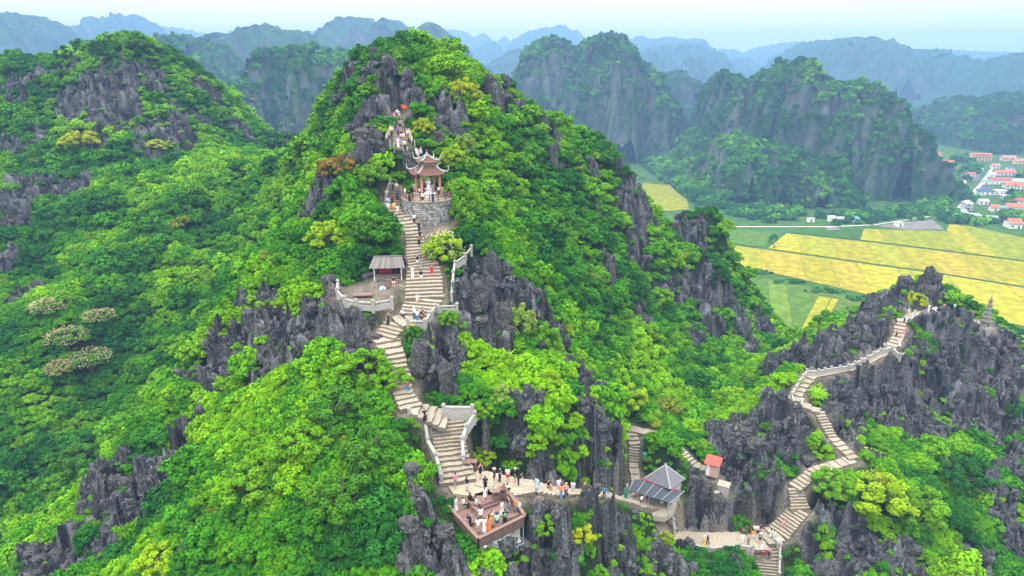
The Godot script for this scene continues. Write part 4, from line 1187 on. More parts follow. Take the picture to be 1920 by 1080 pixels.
var terrace := Vector3.ZERO
func make_pavilion() -> void:
	terrace = on_level(803, 368, 88.7)
	# round terrace: stone wall in uneven courses, paved floor
	var wall := thing("retaining_wall", "round grey rubble stone wall carrying the pavilion terrace", "wall", terrace - Vector3(0, 4.2, 0))
	var R := 4.15
	part("core", sh().lathe(Vector3.ZERO, [R + 0.1, 0.0, R - 0.06, 4.05], 40).done(), M.concrete, wall)
	var r := RandomNumberGenerator.new()
	r.seed = 71
	var y := 0.1
	var tones := []
	for k in 5:
		var g := 0.12 + 0.07 * k
		tones.append(mat(lin(g * 1.0, g * 1.0, g * 1.03), 0.9))
	var stones := []
	for k in 4:
		var s := sh()
		for e in 1: s.lathe(Vector3(0, -0.16, 0), [0.3, 0.0, 0.46, 0.06, 0.5, 0.2, 0.3, 0.34], 5 + k % 3, k)
		stones.append(s.done())
	var n := 0
	while y < 3.95:
		var a := PI * 0.12 + r.randf() * 0.1
		while a < PI * 0.98 and n < 298:
			var st := part("stone", stones[r.randi() % 4], tones[r.randi() % 5], wall)
			var rr := R + 0.1 - 0.16 * y / 4.05
			var wide := r.randf_range(0.36, 0.6)
			st.transform = Transform3D(Basis.from_euler(Vector3(PI / 2 + r.randf_range(-0.2, 0.2), PI / 2 - a, 0)).scaled_local(Vector3(wide, 0.5, 0.36)), Vector3(cos(a) * rr, y, sin(a) * rr))
			a += wide * 0.92 / R
			n += 1
		y += 0.345
	var pz := []
	for q in [[838, 908], [862, 885], [885, 880], [915, 886], [960, 900], [1003, 908], [985, 922], [962, 924], [930, 928], [885, 930], [850, 926]]: pz.append(on_level(q[0], q[1], 67.6))
	structure("plaza_paving", sh().prism(pz, 63.5, 67.62).done(), M.sand, "sandy paved plaza at the foot of the lower flight")
	structure("terrace_floor", sh().lathe(terrace + Vector3(0, -0.2, 0), [R + 0.15, 0.0, R + 0.15, 0.2], 40).done(), M.concrete, "round paved terrace floor under the pavilion")
	var rail := thing("terrace_railing", "brown metal railing with vertical bars round the pavilion terrace", "railing", terrace)
	var prev := Vector3.ZERO
	for k in 37:
		var a := PI * (0.02 + 0.96 * k / 36.0)
		var p := Vector3(cos(a), 0, sin(a)) * (R - 0.05)
		part("baluster" if k % 4 else "post", sh().box(p + Vector3(0, 0.5, 0), Vector3(0.06, 1.0, 0.06) if k % 4 else Vector3(0.13, 1.12, 0.13)).done(), M.rail if k % 4 == 0 else M.pink, rail)
		if k:
			part("handrail", sh().bar(prev + Vector3(0, 1.0, 0), p + Vector3(0, 1.0, 0), 0.09, 0.08).done(), M.rail, rail)
			part("bottom_rail", sh().bar(prev + Vector3(0, 0.12, 0), p + Vector3(0, 0.12, 0), 0.06, 0.05).done(), M.rail, rail)
			for e in 2:
				var c := prev.lerp(p, (e + 1) / 3.0)
				part("baluster", sh().box(c + Vector3(0, 0.55, 0), Vector3(0.035, 0.85, 0.035)).done(), M.rail, rail)
		prev = p
	var pv := thing("pavilion", "open pavilion with two tier brown tiled roof and upturned corners", "pavilion", terrace + Vector3(-0.1, 0, -0.9), deg_to_rad(24))
	part("floor_slab", sh().box(Vector3(0, 0.12, 0), Vector3(3.9, 0.3, 3.9)).done(), M.concrete, pv)
	for sx in [-1, 1]:
		for sz in [-1, 1]:
			part("column", sh().lathe(Vector3(sx * 1.5, 0.2, sz * 1.5), [0.24, 0.0, 0.24, 0.15, 0.19, 0.2, 0.18, 3.3, 0.24, 3.4], 10).done(), M.pink, pv)
			part("beam", sh().bar(Vector3(1.5 * sx, 3.5, 1.5 * sz), Vector3(-1.5 * sz, 3.5, 1.5 * sx), 0.18, 0.3).done(), M.pink, pv)
	var low := part("lower_roof", hip_roof(2.45, 0.95, 1.45, 0.5).done(), M.tile, pv, Vector3(0, 3.55, 0))
	part("ridge", hip_ridges(2.45, 0.95, 1.45, 0.5).done(), M.ridge, low)
	part("lantern_wall", sh().box(Vector3(0, 5.2, 0), Vector3(1.7, 0.6, 1.7)).done(), M.ridge, pv)
	var up := part("upper_roof", hip_roof(1.5, 0.22, 1.0, 0.36).done(), M.tile, pv, Vector3(0, 5.4, 0))
	part("ridge", hip_ridges(1.5, 0.22, 1.0, 0.36).done(), M.ridge, up)
	part("finial", sh().lathe(Vector3(0, 6.35, 0), [0.25, 0, 0.3, 0.15, 0.12, 0.25, 0.16, 0.4, 0.05, 0.6, 0.02, 1.0], 8).done(), M.ridge, pv)
	var st := thing("statue", "white robed standing statue on a pedestal under the pavilion", "statue", terrace + Vector3(0.05, 0.28, -0.3))
	part("pedestal", sh().lathe(Vector3.ZERO, [0.7, 0, 0.72, 0.2, 0.5, 0.3, 0.42, 0.6, 0.6, 0.8, 0.62, 0.95, 0.3, 1.0], 14).done(), M.white, st)
	var f := sh().lathe(Vector3(0, 0.95, 0), [0.36, 0, 0.38, 0.1, 0.3, 0.5, 0.29, 0.9, 0.35, 1.15, 0.3, 1.3, 0.12, 1.4, 0.1, 1.46, 0.17, 1.56, 0.17, 1.7, 0.1, 1.82, 0.03, 1.92], 14)
	f.tube([Vector3(-0.3, 2.15, 0.05), Vector3(-0.36, 1.9, 0.12), Vector3(-0.2, 1.85, 0.3), Vector3(-0.02, 1.95, 0.34)], [0.12, 0.13, 0.1, 0.06])
	f.tube([Vector3(0.3, 2.15, 0.05), Vector3(0.36, 1.9, 0.12), Vector3(0.22, 1.8, 0.3), Vector3(0.05, 1.78, 0.34)], [0.12, 0.13, 0.1, 0.06])
	part("figure", f.done(), M.white, st)
	var ped := thing("altar_table", "white offering table before the statue", "table", terrace + Vector3(0.5, 0, 1.6))
	part("top", sh().box(Vector3(0, 0.8, 0), Vector3(1.7, 0.08, 0.7)).done(), M.white, ped)
	part("cloth", sh().box(Vector3(0, 0.4, 0), Vector3(1.6, 0.74, 0.62)).done(), M.white, ped)

func make_dragons() -> void:
	for k in 2:
		var s: float = [-1.0, 1.0][k]
		var head: Vector3 = stand(733, 262) if k == 0 else stand(769, 268)
		var o := thing("dragon_sculpture", ["weathered sandy dragon sculpture left of the upper stairs", "weathered sandy dragon sculpture right of the upper stairs"][k], "sculpture", head, 0.0, "stone dragons on the upper stairs")
		var pts := []
		var rad := []
		for j in 25:
			var t := j / 24.0
			pts.append(Vector3(s * (-0.3 + 0.9 * sin(t * 2.0)) * 0.9, 0.2 + absf(sin(t * 9.0)) * 0.95 * (1.0 - 0.5 * t) + 1.5 * (1.0 - t) ** 3, -1.6 * t + 3.4 * t))
			rad.append(0.3 * (1.0 - 0.65 * t))
		part("body", sh().tube(pts, rad, 7).done(), M.sand, o)
		var h: Vector3 = pts[0]
		var hd := sh().tube([h + Vector3(0, -0.1, -0.2), h + Vector3(0, 0.1, 0.15), h + Vector3(0, 0.02, 0.55), h + Vector3(0, -0.05, 0.85)], [0.25, 0.36, 0.25, 0.14], 7)
		hd.tube([h + Vector3(-0.15, 0.3, 0), h + Vector3(-0.25, 0.55, -0.2), h + Vector3(-0.25, 0.8, -0.45)], [0.08, 0.06, 0.02], 5)
		hd.tube([h + Vector3(0.15, 0.3, 0), h + Vector3(0.25, 0.55, -0.2), h + Vector3(0.25, 0.8, -0.45)], [0.08, 0.06, 0.02], 5)
		hd.tube([h + Vector3(0, -0.25, 0.2), h + Vector3(0, -0.3, 0.6)], [0.12, 0.06], 5)
		part("head", hd.done(), M.sand, o)
		for j in range(2, 22, 2):
			var q: Vector3 = pts[j]
			part("spine_fin", sh().lathe(q + Vector3(0, rad[j] - 0.05, 0), [0.1, 0, 0.02, 0.28], 4).done(), M.sand, o)
	for q in [[722, 232, "grey post left of the flag on the topmost rocks"], [709, 262, "lone white post at the left edge of the dragon rock"], [732, 279, "first white post below the left dragon"], [739, 282, "second white post below the left dragon"], [757, 287, "white post in front of the upper stairs foot"], [764, 290, "white post behind the pavilion roof tip"], [778, 277, "white post right of the right dragon"], [759, 226, "thin post right of the flag bearer"]]:
		var p := stand(q[0], q[1])
		var o := part("guard_post", sh().lathe(Vector3(0, -0.4, 0), [0.09, 0, 0.09, 1.5, 0.12, 1.52, 0.12, 1.62, 0.04, 1.7], 6).done(), M.plaster, self, p)
		tag(o, q[2], "post", "guard posts round the upper stairs")
	var fp := stand(748, 219)
	var fl := thing("national_flag", "red flag with a yellow star held on the topmost rocks", "flag", fp + Vector3(0.35, 0, 0))
	part("pole", sh().tube([Vector3(0, 0.9, 0), Vector3(0.25, 2.9, 0)], [0.025, 0.02], 5).done(), M.steel, fl)
	var cl := sh()
	for i in 8:
		for e in 1:
			var x0 := i / 8.0 * 1.35
			var x1 := (i + 1) / 8.0 * 1.35
			var f := func(x: float, y: float): return Vector3(0.22 + x, 1.95 + y - x * 0.28, 0.12 * sin(x * 5.0))
			cl.quad(f.call(x0, 0.0), f.call(x1, 0.0), f.call(x1, 0.9), f.call(x0, 0.9))
	part("cloth", cl.done(), M.flag, fl)
	var star := sh()
	for k in 5:
		var a := TAU * k / 5 + PI / 2
		var c := Vector3(0.86, 2.22, 0.16)
		star.tri(c + Vector3(cos(a), sin(a), 0) * 0.3, c + Vector3(cos(a + 0.63), sin(a + 0.63), 0) * 0.12, c)
		star.tri(c + Vector3(cos(a), sin(a), 0) * 0.3, c + Vector3(cos(a - 0.63), sin(a - 0.63), 0) * 0.12, c)
	part("star", star.done(), M.yellow, fl)
	fl.scale = Vector3.ONE * 0.8

# ---------------------------------------------------------------- hut by the wide stairs
func make_hut() -> void:
	var p := on_level(728, 527, 80.6)
	var o := thing("wooden_hut", "grey wooden stall with a weathered plank roof beside the wide stairs", "hut", p, deg_to_rad(4))
	var w := 1.85
	var boards := [mat(lin(0.14, 0.13, 0.12), 0.9), mat(lin(0.18, 0.165, 0.15), 0.9), mat(lin(0.225, 0.21, 0.19), 0.9), mat(lin(0.11, 0.1, 0.095), 0.9)]
	var r := RandomNumberGenerator.new()
	r.seed = 9
	for k in 15:
		part("wall_board", sh().box(Vector3(-w + (k + 0.5) * 2 * w / 15, 0.45, 0.02 * (k % 2)), Vector3(2 * w / 15 - 0.015, 0.9, 0.05)).done(), boards[r.randi() % 4], o)
	for sx in [-1, 1]:
		for k in 9: part("wall_board", sh().box(Vector3(sx * w, 0.45 if sx < 0 else 0.9, -(k + 0.5) * 2.2 / 9), Vector3(0.05, 0.9 if sx < 0 else 1.8, 2.2 / 9 - 0.015)).done(), boards[r.randi() % 4], o)
		for sz in [0.06, -2.2]: part("post", sh().box(Vector3(sx * w, 1.1, sz), Vector3(0.13, 2.2, 0.13)).done(), M.white if sz > 0 else M.grey_wood, o)
		part("brace", sh().bar(Vector3(sx * 0.9 - 0.7, 0.15, 0.07), Vector3(sx * 0.9 + 0.7, 0.8, 0.07), 0.06, 0.1).done(), boards[2], o)
		part("brace", sh().bar(Vector3(sx * 0.9 - 0.7, 0.8, 0.075), Vector3(sx * 0.9 + 0.7, 0.15, 0.075), 0.06, 0.1).done(), boards[2], o)
	part("counter", sh().box(Vector3(0, 0.95, 0.02), Vector3(3.9, 0.09, 0.4)).done(), M.bin, o)
	part("back_wall", sh().box(Vector3(0, 1.0, -2.2), Vector3(3.7, 2.0, 0.08)).done(), M.dark, o)
	part("red_banner", sh().box(Vector3(-0.4, 1.45, -0.9), Vector3(1.9, 1.0, 0.04)).done(), M.red_cloth, o)
	part("dark_cloth", sh().box(Vector3(1.0, 1.3, -0.7), Vector3(1.1, 0.8, 0.04)).done(), M.dark, o)
	part("shelf", sh().box(Vector3(0.2, 1.0, -1.2), Vector3(3.0, 0.06, 0.6)).done(), M.bin, o)
	for side in 2:                                       # two long slopes of overlapping planks
		var rows := 26
		for k in rows:
			var x := -2.3 + (k + 0.5) * 4.6 / rows
			var inset := 0.35 * (1.0 - 2.0 * absf(x) / 4.6)
			var top := Vector3(x * 0.82, 3.25, -1.1)
			var low := Vector3(x * 1.06, 2.05 + r.randf_range(-0.05, 0.05), 0.75 + r.randf_range(-0.08, 0.06)) if side == 0 else Vector3(x * 1.06, 2.05, -2.95)
			var s := sh().bar(top, low, 4.6 / rows * 1.02, 0.035 + 0.03 * (k % 2))
			part("roof_plank", s.done(), [M.thatch, boards[0], boards[1], boards[3]][r.randi() % 4], o)
	part("ridge_board", sh().bar(Vector3(-1.95, 3.28, -1.1), Vector3(1.95, 3.28, -1.1), 0.25, 0.06).done(), M.thatch, o)
	var b := thing("stepped_bench", "brown stepped seating in front of the wooden hut", "bench", on_level(736, 539, 80.3), deg_to_rad(2))
	for k in 4:
		part("seat_board", sh().box(Vector3(0, 0.18 + 0.2 * k, -0.3 * k), Vector3(2.0, 0.06, 0.3)).done(), M.boards, b)
		part("riser", sh().box(Vector3(0, 0.08 + 0.2 * k, -0.3 * k + 0.13), Vector3(1.98, 0.17, 0.03)).done(), M.rail, b)
	var pl := thing("brown_platform", "low brown board platform inside the curved parapet", "platform", on_level(680, 556, 80.2), deg_to_rad(6))
	for k in 5: part("board", sh().box(Vector3(0, 0.16, -0.24 * k), Vector3(2.5, 0.06, 0.225)).done(), M.boards, pl)
	part("frame", sh().box(Vector3(0, 0.06, -0.48), Vector3(2.4, 0.12, 1.1)).done(), M.rail, pl)
	var um := thing("parasol", "open blue and white umbrella on the hut terrace", "umbrella", on_level(718, 553, 80.2))
	part("shaft", sh().tube([Vector3(0, 0, 0), Vector3(0.05, 1.1, 0.05)], [0.02, 0.02], 5).done(), M.steel, um)
	var cp1 := sh()
	for k in 8:
		cp1.ink(Color(0.12, 0.28, 0.62) if k % 2 else Color(0.5, 0.58, 0.7))
		var a := TAU * k / 8
		var a2 := TAU * (k + 1) / 8
		cp1.quad(Vector3(0.05, 1.35, 0.05), Vector3(cos(a) * 0.4, 1.25, sin(a) * 0.4), Vector3((cos(a) + cos(a2)) * 0.22, 1.25, (sin(a) + sin(a2)) * 0.22), Vector3(cos(a2) * 0.4, 1.25, sin(a2) * 0.4))
		cp1.quad(Vector3(cos(a) * 0.4, 1.25, sin(a) * 0.4), Vector3(cos(a2) * 0.4, 1.25, sin(a2) * 0.4), Vector3(cos(a2) * 0.7, 1.0, sin(a2) * 0.7), Vector3(cos(a) * 0.7, 1.0, sin(a) * 0.7))
	part("canopy", cp1.done(), M.masonry, um).scale = Vector3(0.72, 0.9, 0.72)
	var yp := part("warning_plate", sh().box(Vector3.ZERO, Vector3(0.55, 0.25, 0.03)).done(), M.yellow, self, on_level(773, 609, 78.4) + Vector3(0, 0, 0.16))
	tag(yp, "small yellow plate fixed on the white landing parapet", "sign")
	var yr := part("warning_plate", sh().box(Vector3.ZERO, Vector3(0.62, 0.26, 0.04), Basis(Vector3(0, 0, 1), -0.35)).done(), M.yellow, self, hit(1615, 842) + Vector3(0, 1.0, 1.2))
	tag(yr, "small yellow plate on the dark cliff above the right path", "sign")

# ---------------------------------------------------------------- viewing deck
func make_deck() -> void:
	var F := 67.2
	var A := on_level(841, 948, 68.2)
	var B := on_level(897, 1009, 68.2)
	var C := on_level(984, 966, 68.2)
	var D := on_level(957, 926, 68.2)
	var E := on_level(858, 928, 67.2)
	var o := thing("viewing_deck", "brown boarded viewing deck with railing on steel legs", "deck", Vector3(B.x, F, B.z))
	var L := func(p: Vector3, y: float) -> Vector3: return Vector3(p.x - B.x, y, p.z - B.z)
	var poly := PackedVector2Array()
	for p in [A, B, C, D, E]: poly.append(Vector2(p.x - B.x, p.z - B.z))
	var dirn := Vector2(C.x - B.x, C.z - B.z).normalized()
	var nrm := Vector2(-dirn.y, dirn.x)
	if nrm.dot(poly[0]) < 0.0: nrm = -nrm
	var far := 0.0
	for p in poly: far = maxf(far, p.dot(nrm))
	var t := 0.0
	var k := 0
	var wood := [M.boards, stone_mat(lin(0.19, 0.115, 0.09), lin(0.3, 0.19, 0.16), 0.8, 3.0, 0.7, 173), stone_mat(lin(0.14, 0.085, 0.07), lin(0.22, 0.14, 0.12), 0.8, 3.0, 0.7, 175)]
	while t < far:
		var strip := PackedVector2Array([nrm * t - dirn * 20, nrm * t + dirn * 20, nrm * (t + 0.24) + dirn * 20, nrm * (t + 0.24) - dirn * 20])
		for piece in Geometry2D.intersect_polygons(strip, poly):
			var v3 := []
			for q in piece: v3.append(Vector3(q.x, 0, q.y))
			part("deck_board", sh().prism(v3, -0.06, 0.0 + 0.004 * (k % 2)).done(), wood[k % 3], o)
		t += 0.262
		k += 1
	var under := []
	for p in [A, B, C, D, E]: under.append(L.call(p, 0.0))
	part("subframe", sh().prism(under, -0.22, -0.09).done(), M.rail, o)
	var corners := [A, B, C, D]
	for i in 3:
		var a: Vector3 = L.call(corners[i], 0.0)
		var b: Vector3 = L.call(corners[i + 1], 0.0)
		part("handrail", sh().bar(a + Vector3(0, 1.0, 0), b + Vector3(0, 1.0, 0), 0.34, 0.07).done(), M.boards, o)
		for e in 5: part("rail_slat", sh().bar(a + Vector3(0, -0.1 + 0.2 * e, 0), b + Vector3(0, -0.1 + 0.2 * e, 0), 0.05, 0.14).done(), M.rail, o)
		var n := int(a.distance_to(b) / 1.1)
		for e in n + 1: part("rail_post", sh().box(a.lerp(b, float(e) / n) + Vector3(0, 0.38, 0), Vector3(0.12, 1.2, 0.12)).done(), M.rail, o)
	for i in 3:
		var a: Vector3 = L.call(corners[i], 0.0)
		var b: Vector3 = L.call(corners[i + 1], 0.0)
		for e in 4:
			var p: Vector3 = a.lerp(b, (e + 0.2) / 4.0) * 0.985
			part("steel_leg", sh().box(p + Vector3(0, -2.8, 0), Vector3(0.1, 5.2, 0.1)).done(), M.steel, o)
			if e < 3 and i < 2: part("steel_brace", sh().bar(p + Vector3(0, -0.4, 0), a.lerp(b, (e + 1.2) / 4.0) * 0.985 + Vector3(0, -2.4, 0), 0.06, 0.06).done(), M.steel, o)
		part("steel_beam", sh().bar(a * 0.985 + Vector3(0, -2.2, 0), b * 0.985 + Vector3(0, -2.2, 0), 0.07, 0.1).done(), M.steel, o)
	part("panel_mark", sh().box(L.call(B, 0.25) + Vector3(0.62, 0, 0.22), Vector3(0.3, 0.16, 0.02), Basis(Vector3.UP, 0.42)).done(), M.white, o)
	# raised platform with two steps
	var P := [on_level(889, 933, F), on_level(916, 925, F), on_level(935, 941, F), on_level(901, 954, F)]
	var pf := thing("deck_platform", "raised brown platform with two steps on the viewing deck", "platform", Vector3(P[3].x, F, P[3].z))
	var q4 := []
	for p in P: q4.append(p - P[3])
	part("top", sh().prism(q4, 0.02, 0.42).done(), M.boards, pf)
	var edge: Vector3 = (q4[2] - q4[3]).normalized()
	var outw := Vector3(-edge.z, 0, edge.x)
	if outw.z < 0: outw = -outw
	part("step", sh().bar(q4[3] + outw * 0.2 + Vector3(0, 0.12, 0), q4[2] + outw * 0.2 + Vector3(0, 0.12, 0), 0.42, 0.2).done(), M.rail, pf)
	# masonry under the deck
	var wl := thing("deck_footing", "pale rubble stone wall under the front of the viewing deck", "wall", Vector3(B.x, F - 5.2, B.z))
	var u := [L.call(B, 0.0) + Vector3(-0.7, 0, -1.0), L.call(B, 0.0) + Vector3(0.25, 0, -0.55), L.call(C, 0.0) + Vector3(-0.5, 0, 0.05), L.call(C, 0.0) + Vector3(-0.9, 0, -1.6), L.call(A, 0.0) + Vector3(1.6, 0, -0.6)]
	part("core", sh().prism(u, 0.0, 4.85).done(), M.concrete, wl)
	var r := RandomNumberGenerator.new()
	r.seed = 33
	var tones := []
	for e in 4:
		var g := 0.28 + 0.1 * e
		tones.append(mat(lin(g, g * 0.99, g * 0.96), 0.9))
	for i in 2:
		var a: Vector3 = u[i] if i else u[0]
		var b: Vector3 = u[i + 1]
		var y := 0.1
		while y < 4.75:
			var s := 0.1
			while s < a.distance_to(b) - 0.15:
				var wide := r.randf_range(0.3, 0.55)
				var p := a.lerp(b, (s + wide / 2) / a.distance_to(b)) + Vector3(0, y + 0.15, 0)
				var z := (b - a).normalized()
				var st := sh().lathe(Vector3(0, -0.05, 0), [wide * 0.48, 0, wide * 0.52, 0.05, wide * 0.4, 0.12], 5 + r.randi() % 3, r.randf())
				var m := part("stone", st.done(), tones[r.randi() % 4], wl)
				m.transform = Transform3D(Basis(z, z.cross(Vector3.UP), Vector3.UP).scaled_local(Vector3(1, 1, 0.62)), p)
				s += wide + 0.02
			y += 0.33
	# benches and bins
	for q in [[899, 966, -52, 2.4, "long brown bench in the middle of the deck"], [883, 978, -62, 1.6, "short brown bench by the left deck railing"], [884, 949, -48, 1.6, "brown bench against the left edge of the deck platform"], [958, 975, 28, 1.8, "brown bench along the front right deck railing"]]:
		var b := thing("deck_bench", q[4], "bench", on_level(q[0], q[1], F) , deg_to_rad(q[2]), "benches on the viewing deck")
		for e in 3: part("seat_board", sh().box(Vector3(0, 0.44, -0.15 + 0.15 * e), Vector3(q[3], 0.05, 0.135)).done(), M.boards, b)
		for e in [-1, 1]:
			for f in [-1, 1]: part("leg", sh().box(Vector3(e * (q[3] / 2 - 0.12), 0.21, f * 0.15), Vector3(0.08, 0.42, 0.08)).done(), M.rail, b)
	for q in [[930, 940, F, 10, 1.25, "tall brown litter bin at the head of the deck"], [942, 934, F, 10, 1.2, "brown litter bin behind the tall one on the deck"], [876, 884, 67.7, -5, 1.2, "brown litter bin with a blue sticker at the foot of the stairs"], [888, 880, 67.7, -5, 1.0, "plain brown litter bin beside the one with the sticker"], [1395, 1000, 45.2, 10, 0.7, "small dark bin beside the bush at the lower path"]]:
		var b := thing("litter_bin", q[5], "bin", on_level(q[0], q[1], q[2]), deg_to_rad(q[3]), "brown litter bins")
		var hgt: float = q[4]
		part("body", sh().box(Vector3(0, hgt / 2, 0), Vector3(0.72, hgt, 0.62)).done(), M.bin, b)
		part("lid", sh().box(Vector3(0, hgt + 0.035, 0), Vector3(0.8, 0.06, 0.7)).done(), M.boards, b)
		part("opening", sh().box(Vector3(0, hgt * 0.8, 0.312), Vector3(0.44, 0.2, 0.012)).done(), M.dark, b)
		if q[5].contains("blue"): part("sticker", sh().box(Vector3(0, hgt * 0.62, 0.314), Vector3(0.4, 0.16, 0.012)).done(), mat(lin(0.05, 0.25, 0.4), 0.5), b)

# ---------------------------------------------------------------- kiosk and sheds
func make_kiosk() -> void:
	var kf := []
	for q in [[1181, 936], [1196, 922], [1240, 915], [1272, 932], [1264, 956], [1247, 969], [1216, 966], [1196, 955]]: kf.append(on_level(q[0], q[1], 50.45))
	structure("kiosk_paving", sh().prism(kf, 49.6, 50.45).done(), M.concrete, "paved floor under the kiosk awning")
	var E := 53.7
	var a := on_level(1207, 898, E)
	var b := on_level(1257, 918, E)
	var c := on_level(1284, 899, E)
	var d := a + c - b
	var mid := (a + c) / 2.0
	var o := thing("kiosk", "tile roofed drinks kiosk among the rocks with a dark awning", "kiosk", Vector3(mid.x, 50.4, mid.z))
	var cs := [a - mid, b - mid, c - mid, d - mid]
	var roof := sh()
	var lines := sh()
	var apex := Vector3(0, 5.6, 0)
	for k in 4:
		var p: Vector3 = cs[k] * Vector3(1, 0, 1) + Vector3(0, 3.3, 0)
		var q: Vector3 = cs[(k + 1) % 4] * Vector3(1, 0, 1) + Vector3(0, 3.3, 0)
		var rows := 12
		for e in rows:
			var t0 := float(e) / rows
			var t1 := float(e + 1) / rows
			var up := Vector3(0, 0.05, 0)
			roof.quad(p.lerp(apex, t0) + up, q.lerp(apex, t0) + up, q.lerp(apex, t1), p.lerp(apex, t1))
			roof.quad(p.lerp(apex, t0) + up, q.lerp(apex, t0) + up, q.lerp(apex, t0) - up, p.lerp(apex, t0) - up)
		lines.tube([p + Vector3(0, 0.06, 0), apex + Vector3(0, 0.05, 0)], [0.09, 0.09], 6)
		if k != 0: part("wall", sh().bar(p * Vector3(0.82, 0, 0.82) + Vector3(0, 1.6, 0), q * Vector3(0.82, 0, 0.82) + Vector3(0, 1.6, 0), 0.14, 3.2).done(), M.plaster if k == 1 else M.bark, o)
	part("tiled_roof", roof.done(), M.tile_grey, o)
	part("hip_ridge", lines.done(), M.ridge, o)
	part("finial", sh().lathe(apex, [0.12, 0, 0.16, 0.1, 0.04, 0.35], 6).done(), M.ridge, o)
	var base := Vector3(mid.x, 50.4, mid.z)
	var t0 := on_level(1190, 898, 53.75) - base
	var t1 := on_level(1284, 921, 53.5) - base
	var f0 := on_level(1179, 919, 52.95) - base
	var f1 := on_level(1256, 943, 52.8) - base
	var aw := sh()
	for k in 5:
		for s in 3:
			var p := []
			for e in [[k, s], [k + 0.97, s], [k + 0.97, s + 1], [k, s + 1]]:
				var u: float = e[0] / 5.0
				var w: float = e[1] / 3.0
				p.append(t0.lerp(t1, u).lerp(f0.lerp(f1, u), w) + Vector3(0, -0.12 * sin(w * PI), 0))
			aw.quad(p[0], p[1], p[2], p[3])
			aw.quad(p[0] - Vector3(0, 0.04, 0), p[1] - Vector3(0, 0.04, 0), p[2] - Vector3(0, 0.04, 0), p[3] - Vector3(0, 0.04, 0))
	part("awning", aw.done(), M.awning, o)
	for k in 6:
		var u := k / 5.0
		part("awning_rib", sh().bar(t0.lerp(t1, u) + Vector3(0, 0.03, 0), f0.lerp(f1, u) + Vector3(0, 0.03, 0), 0.06, 0.05).done(), M.ridge, o)
	for u in [0.03, 0.5, 0.97]:
		var p: Vector3 = f0.lerp(f1, u)
		part("awning_pole", sh().tube([Vector3(p.x, 0, p.z), p], [0.05, 0.05], 6).done(), M.steel, o)
	part("edge_lights", sh().bar(t0 + Vector3(0.6, 0.1, 0), t1 + Vector3(-0.8, 0.1, 0), 0.08, 0.1).done(), mat(lin(0.45, 0.06, 0.08), 0.6), o)
	var gs := thing("snack_shelf", "shelf of coloured drinks and snacks at the left end of the kiosk", "shelf", on_level(1196, 943, 50.4), deg_to_rad(30))
	for k in 3: part("board", sh().box(Vector3(0, 0.35 + 0.5 * k, 0), Vector3(1.5, 0.05, 0.5)).done(), M.grey_wood, gs)
	for sx in [-1, 1]: part("upright", sh().box(Vector3(sx * 0.76, 0.75, 0), Vector3(0.05, 1.5, 0.5)).done(), M.grey_wood, gs)
	var goods := [Color(0.6, 0.05, 0.05), Color(0.7, 0.5, 0.1), Color(0.7, 0.7, 0.7), Color(0.1, 0.3, 0.5), Color(0.65, 0.25, 0.3), Color(0.1, 0.4, 0.15)]
	for k in 15: part("snack_pack", sh().box(Vector3(-0.6 + 0.3 * (k % 5), 0.5 + 0.5 * (k / 5), 0.08), Vector3(0.22, 0.26, 0.2)).done(), mat(goods[(k * 5 + k / 3) % 6].linear_to_srgb(), 0.5), gs)
	var gb := thing("green_banner", "narrow green banner standing by the path before the kiosk", "banner", on_level(1173, 938, 52.4), deg_to_rad(-50))
	part("pole", sh().tube([Vector3(-0.3, 0, 0), Vector3(-0.3, 1.9, 0)], [0.03, 0.03], 5).done(), M.steel, gb)
	part("cloth", sh().box(Vector3(0, 1.0, 0), Vector3(0.6, 1.6, 0.03)).done(), M.green_cloth, gb)
	var wb := thing("notice_board", "small white notice on the rocks left of the kiosk awning", "sign", hit(1173, 918) + Vector3(0, 0.5, 0.5), 0.3)
	part("plate", sh().box(Vector3(0, 0.5, 0), Vector3(0.55, 0.75, 0.04)).done(), M.white, wb)
	part("stake", sh().box(Vector3(0, 0.0, -0.04), Vector3(0.06, 1.4, 0.04)).done(), M.steel, wb)
	var rp := thing("broom_pile", "dark sticks lying across the paving below the kiosk", "branches", on_level(1235, 963, 49.6))
	var r := RandomNumberGenerator.new()
	r.seed = 4
	for k in 7: part("stick", sh().tube([Vector3(-0.9 + r.randf() * 0.4, 0.35, r.randf() * 0.5), Vector3(0.6 + r.randf() * 0.6, 0.5 + r.randf() * 0.3, r.randf() * 0.4 - 0.4)], [0.035, 0.02], 5).done(), M.bark, rp)
	# red roofed shed and the water tanks
	var s := on_level(1335, 889, 50.2)
	var sd := thing("toilet_shed", "narrow white shed with a bright red sloping roof", "shed", s, deg_to_rad(-28))
	part("wall", sh().box(Vector3(0, 1.1, -0.75), Vector3(1.7, 2.2, 0.12)).done(), M.plaster, sd)
	part("wall", sh().box(Vector3(-0.85, 1.1, 0), Vector3(0.12, 2.2, 1.5)).done(), M.plaster, sd)
	part("wall", sh().box(Vector3(0.85, 1.1, 0), Vector3(0.12, 2.2, 1.5)).done(), M.plaster, sd)
	part("brick_front", sh().box(Vector3(0.3, 1.1, 0.72), Vector3(1.1, 2.2, 0.12)).done(), stone_mat(lin(0.4, 0.25, 0.19), lin(0.6, 0.45, 0.38), 1.5, 5.0), sd)
	part("door", sh().box(Vector3(-0.52, 1.0, 0.7), Vector3(0.56, 1.95, 0.06)).done(), M.white, sd)
	part("roof_sheet", sh().box(Vector3(0, 2.38, 0.05), Vector3(2.3, 0.06, 2.2), Basis(Vector3(1, 0, 0), 0.16)).done(), M.shed_red, sd)
	part("teal_strip", sh().box(Vector3(0.4, 2.12, 0.8), Vector3(1.2, 0.22, 0.05)).done(), mat(lin(0.2, 0.5, 0.5), 0.5), sd)
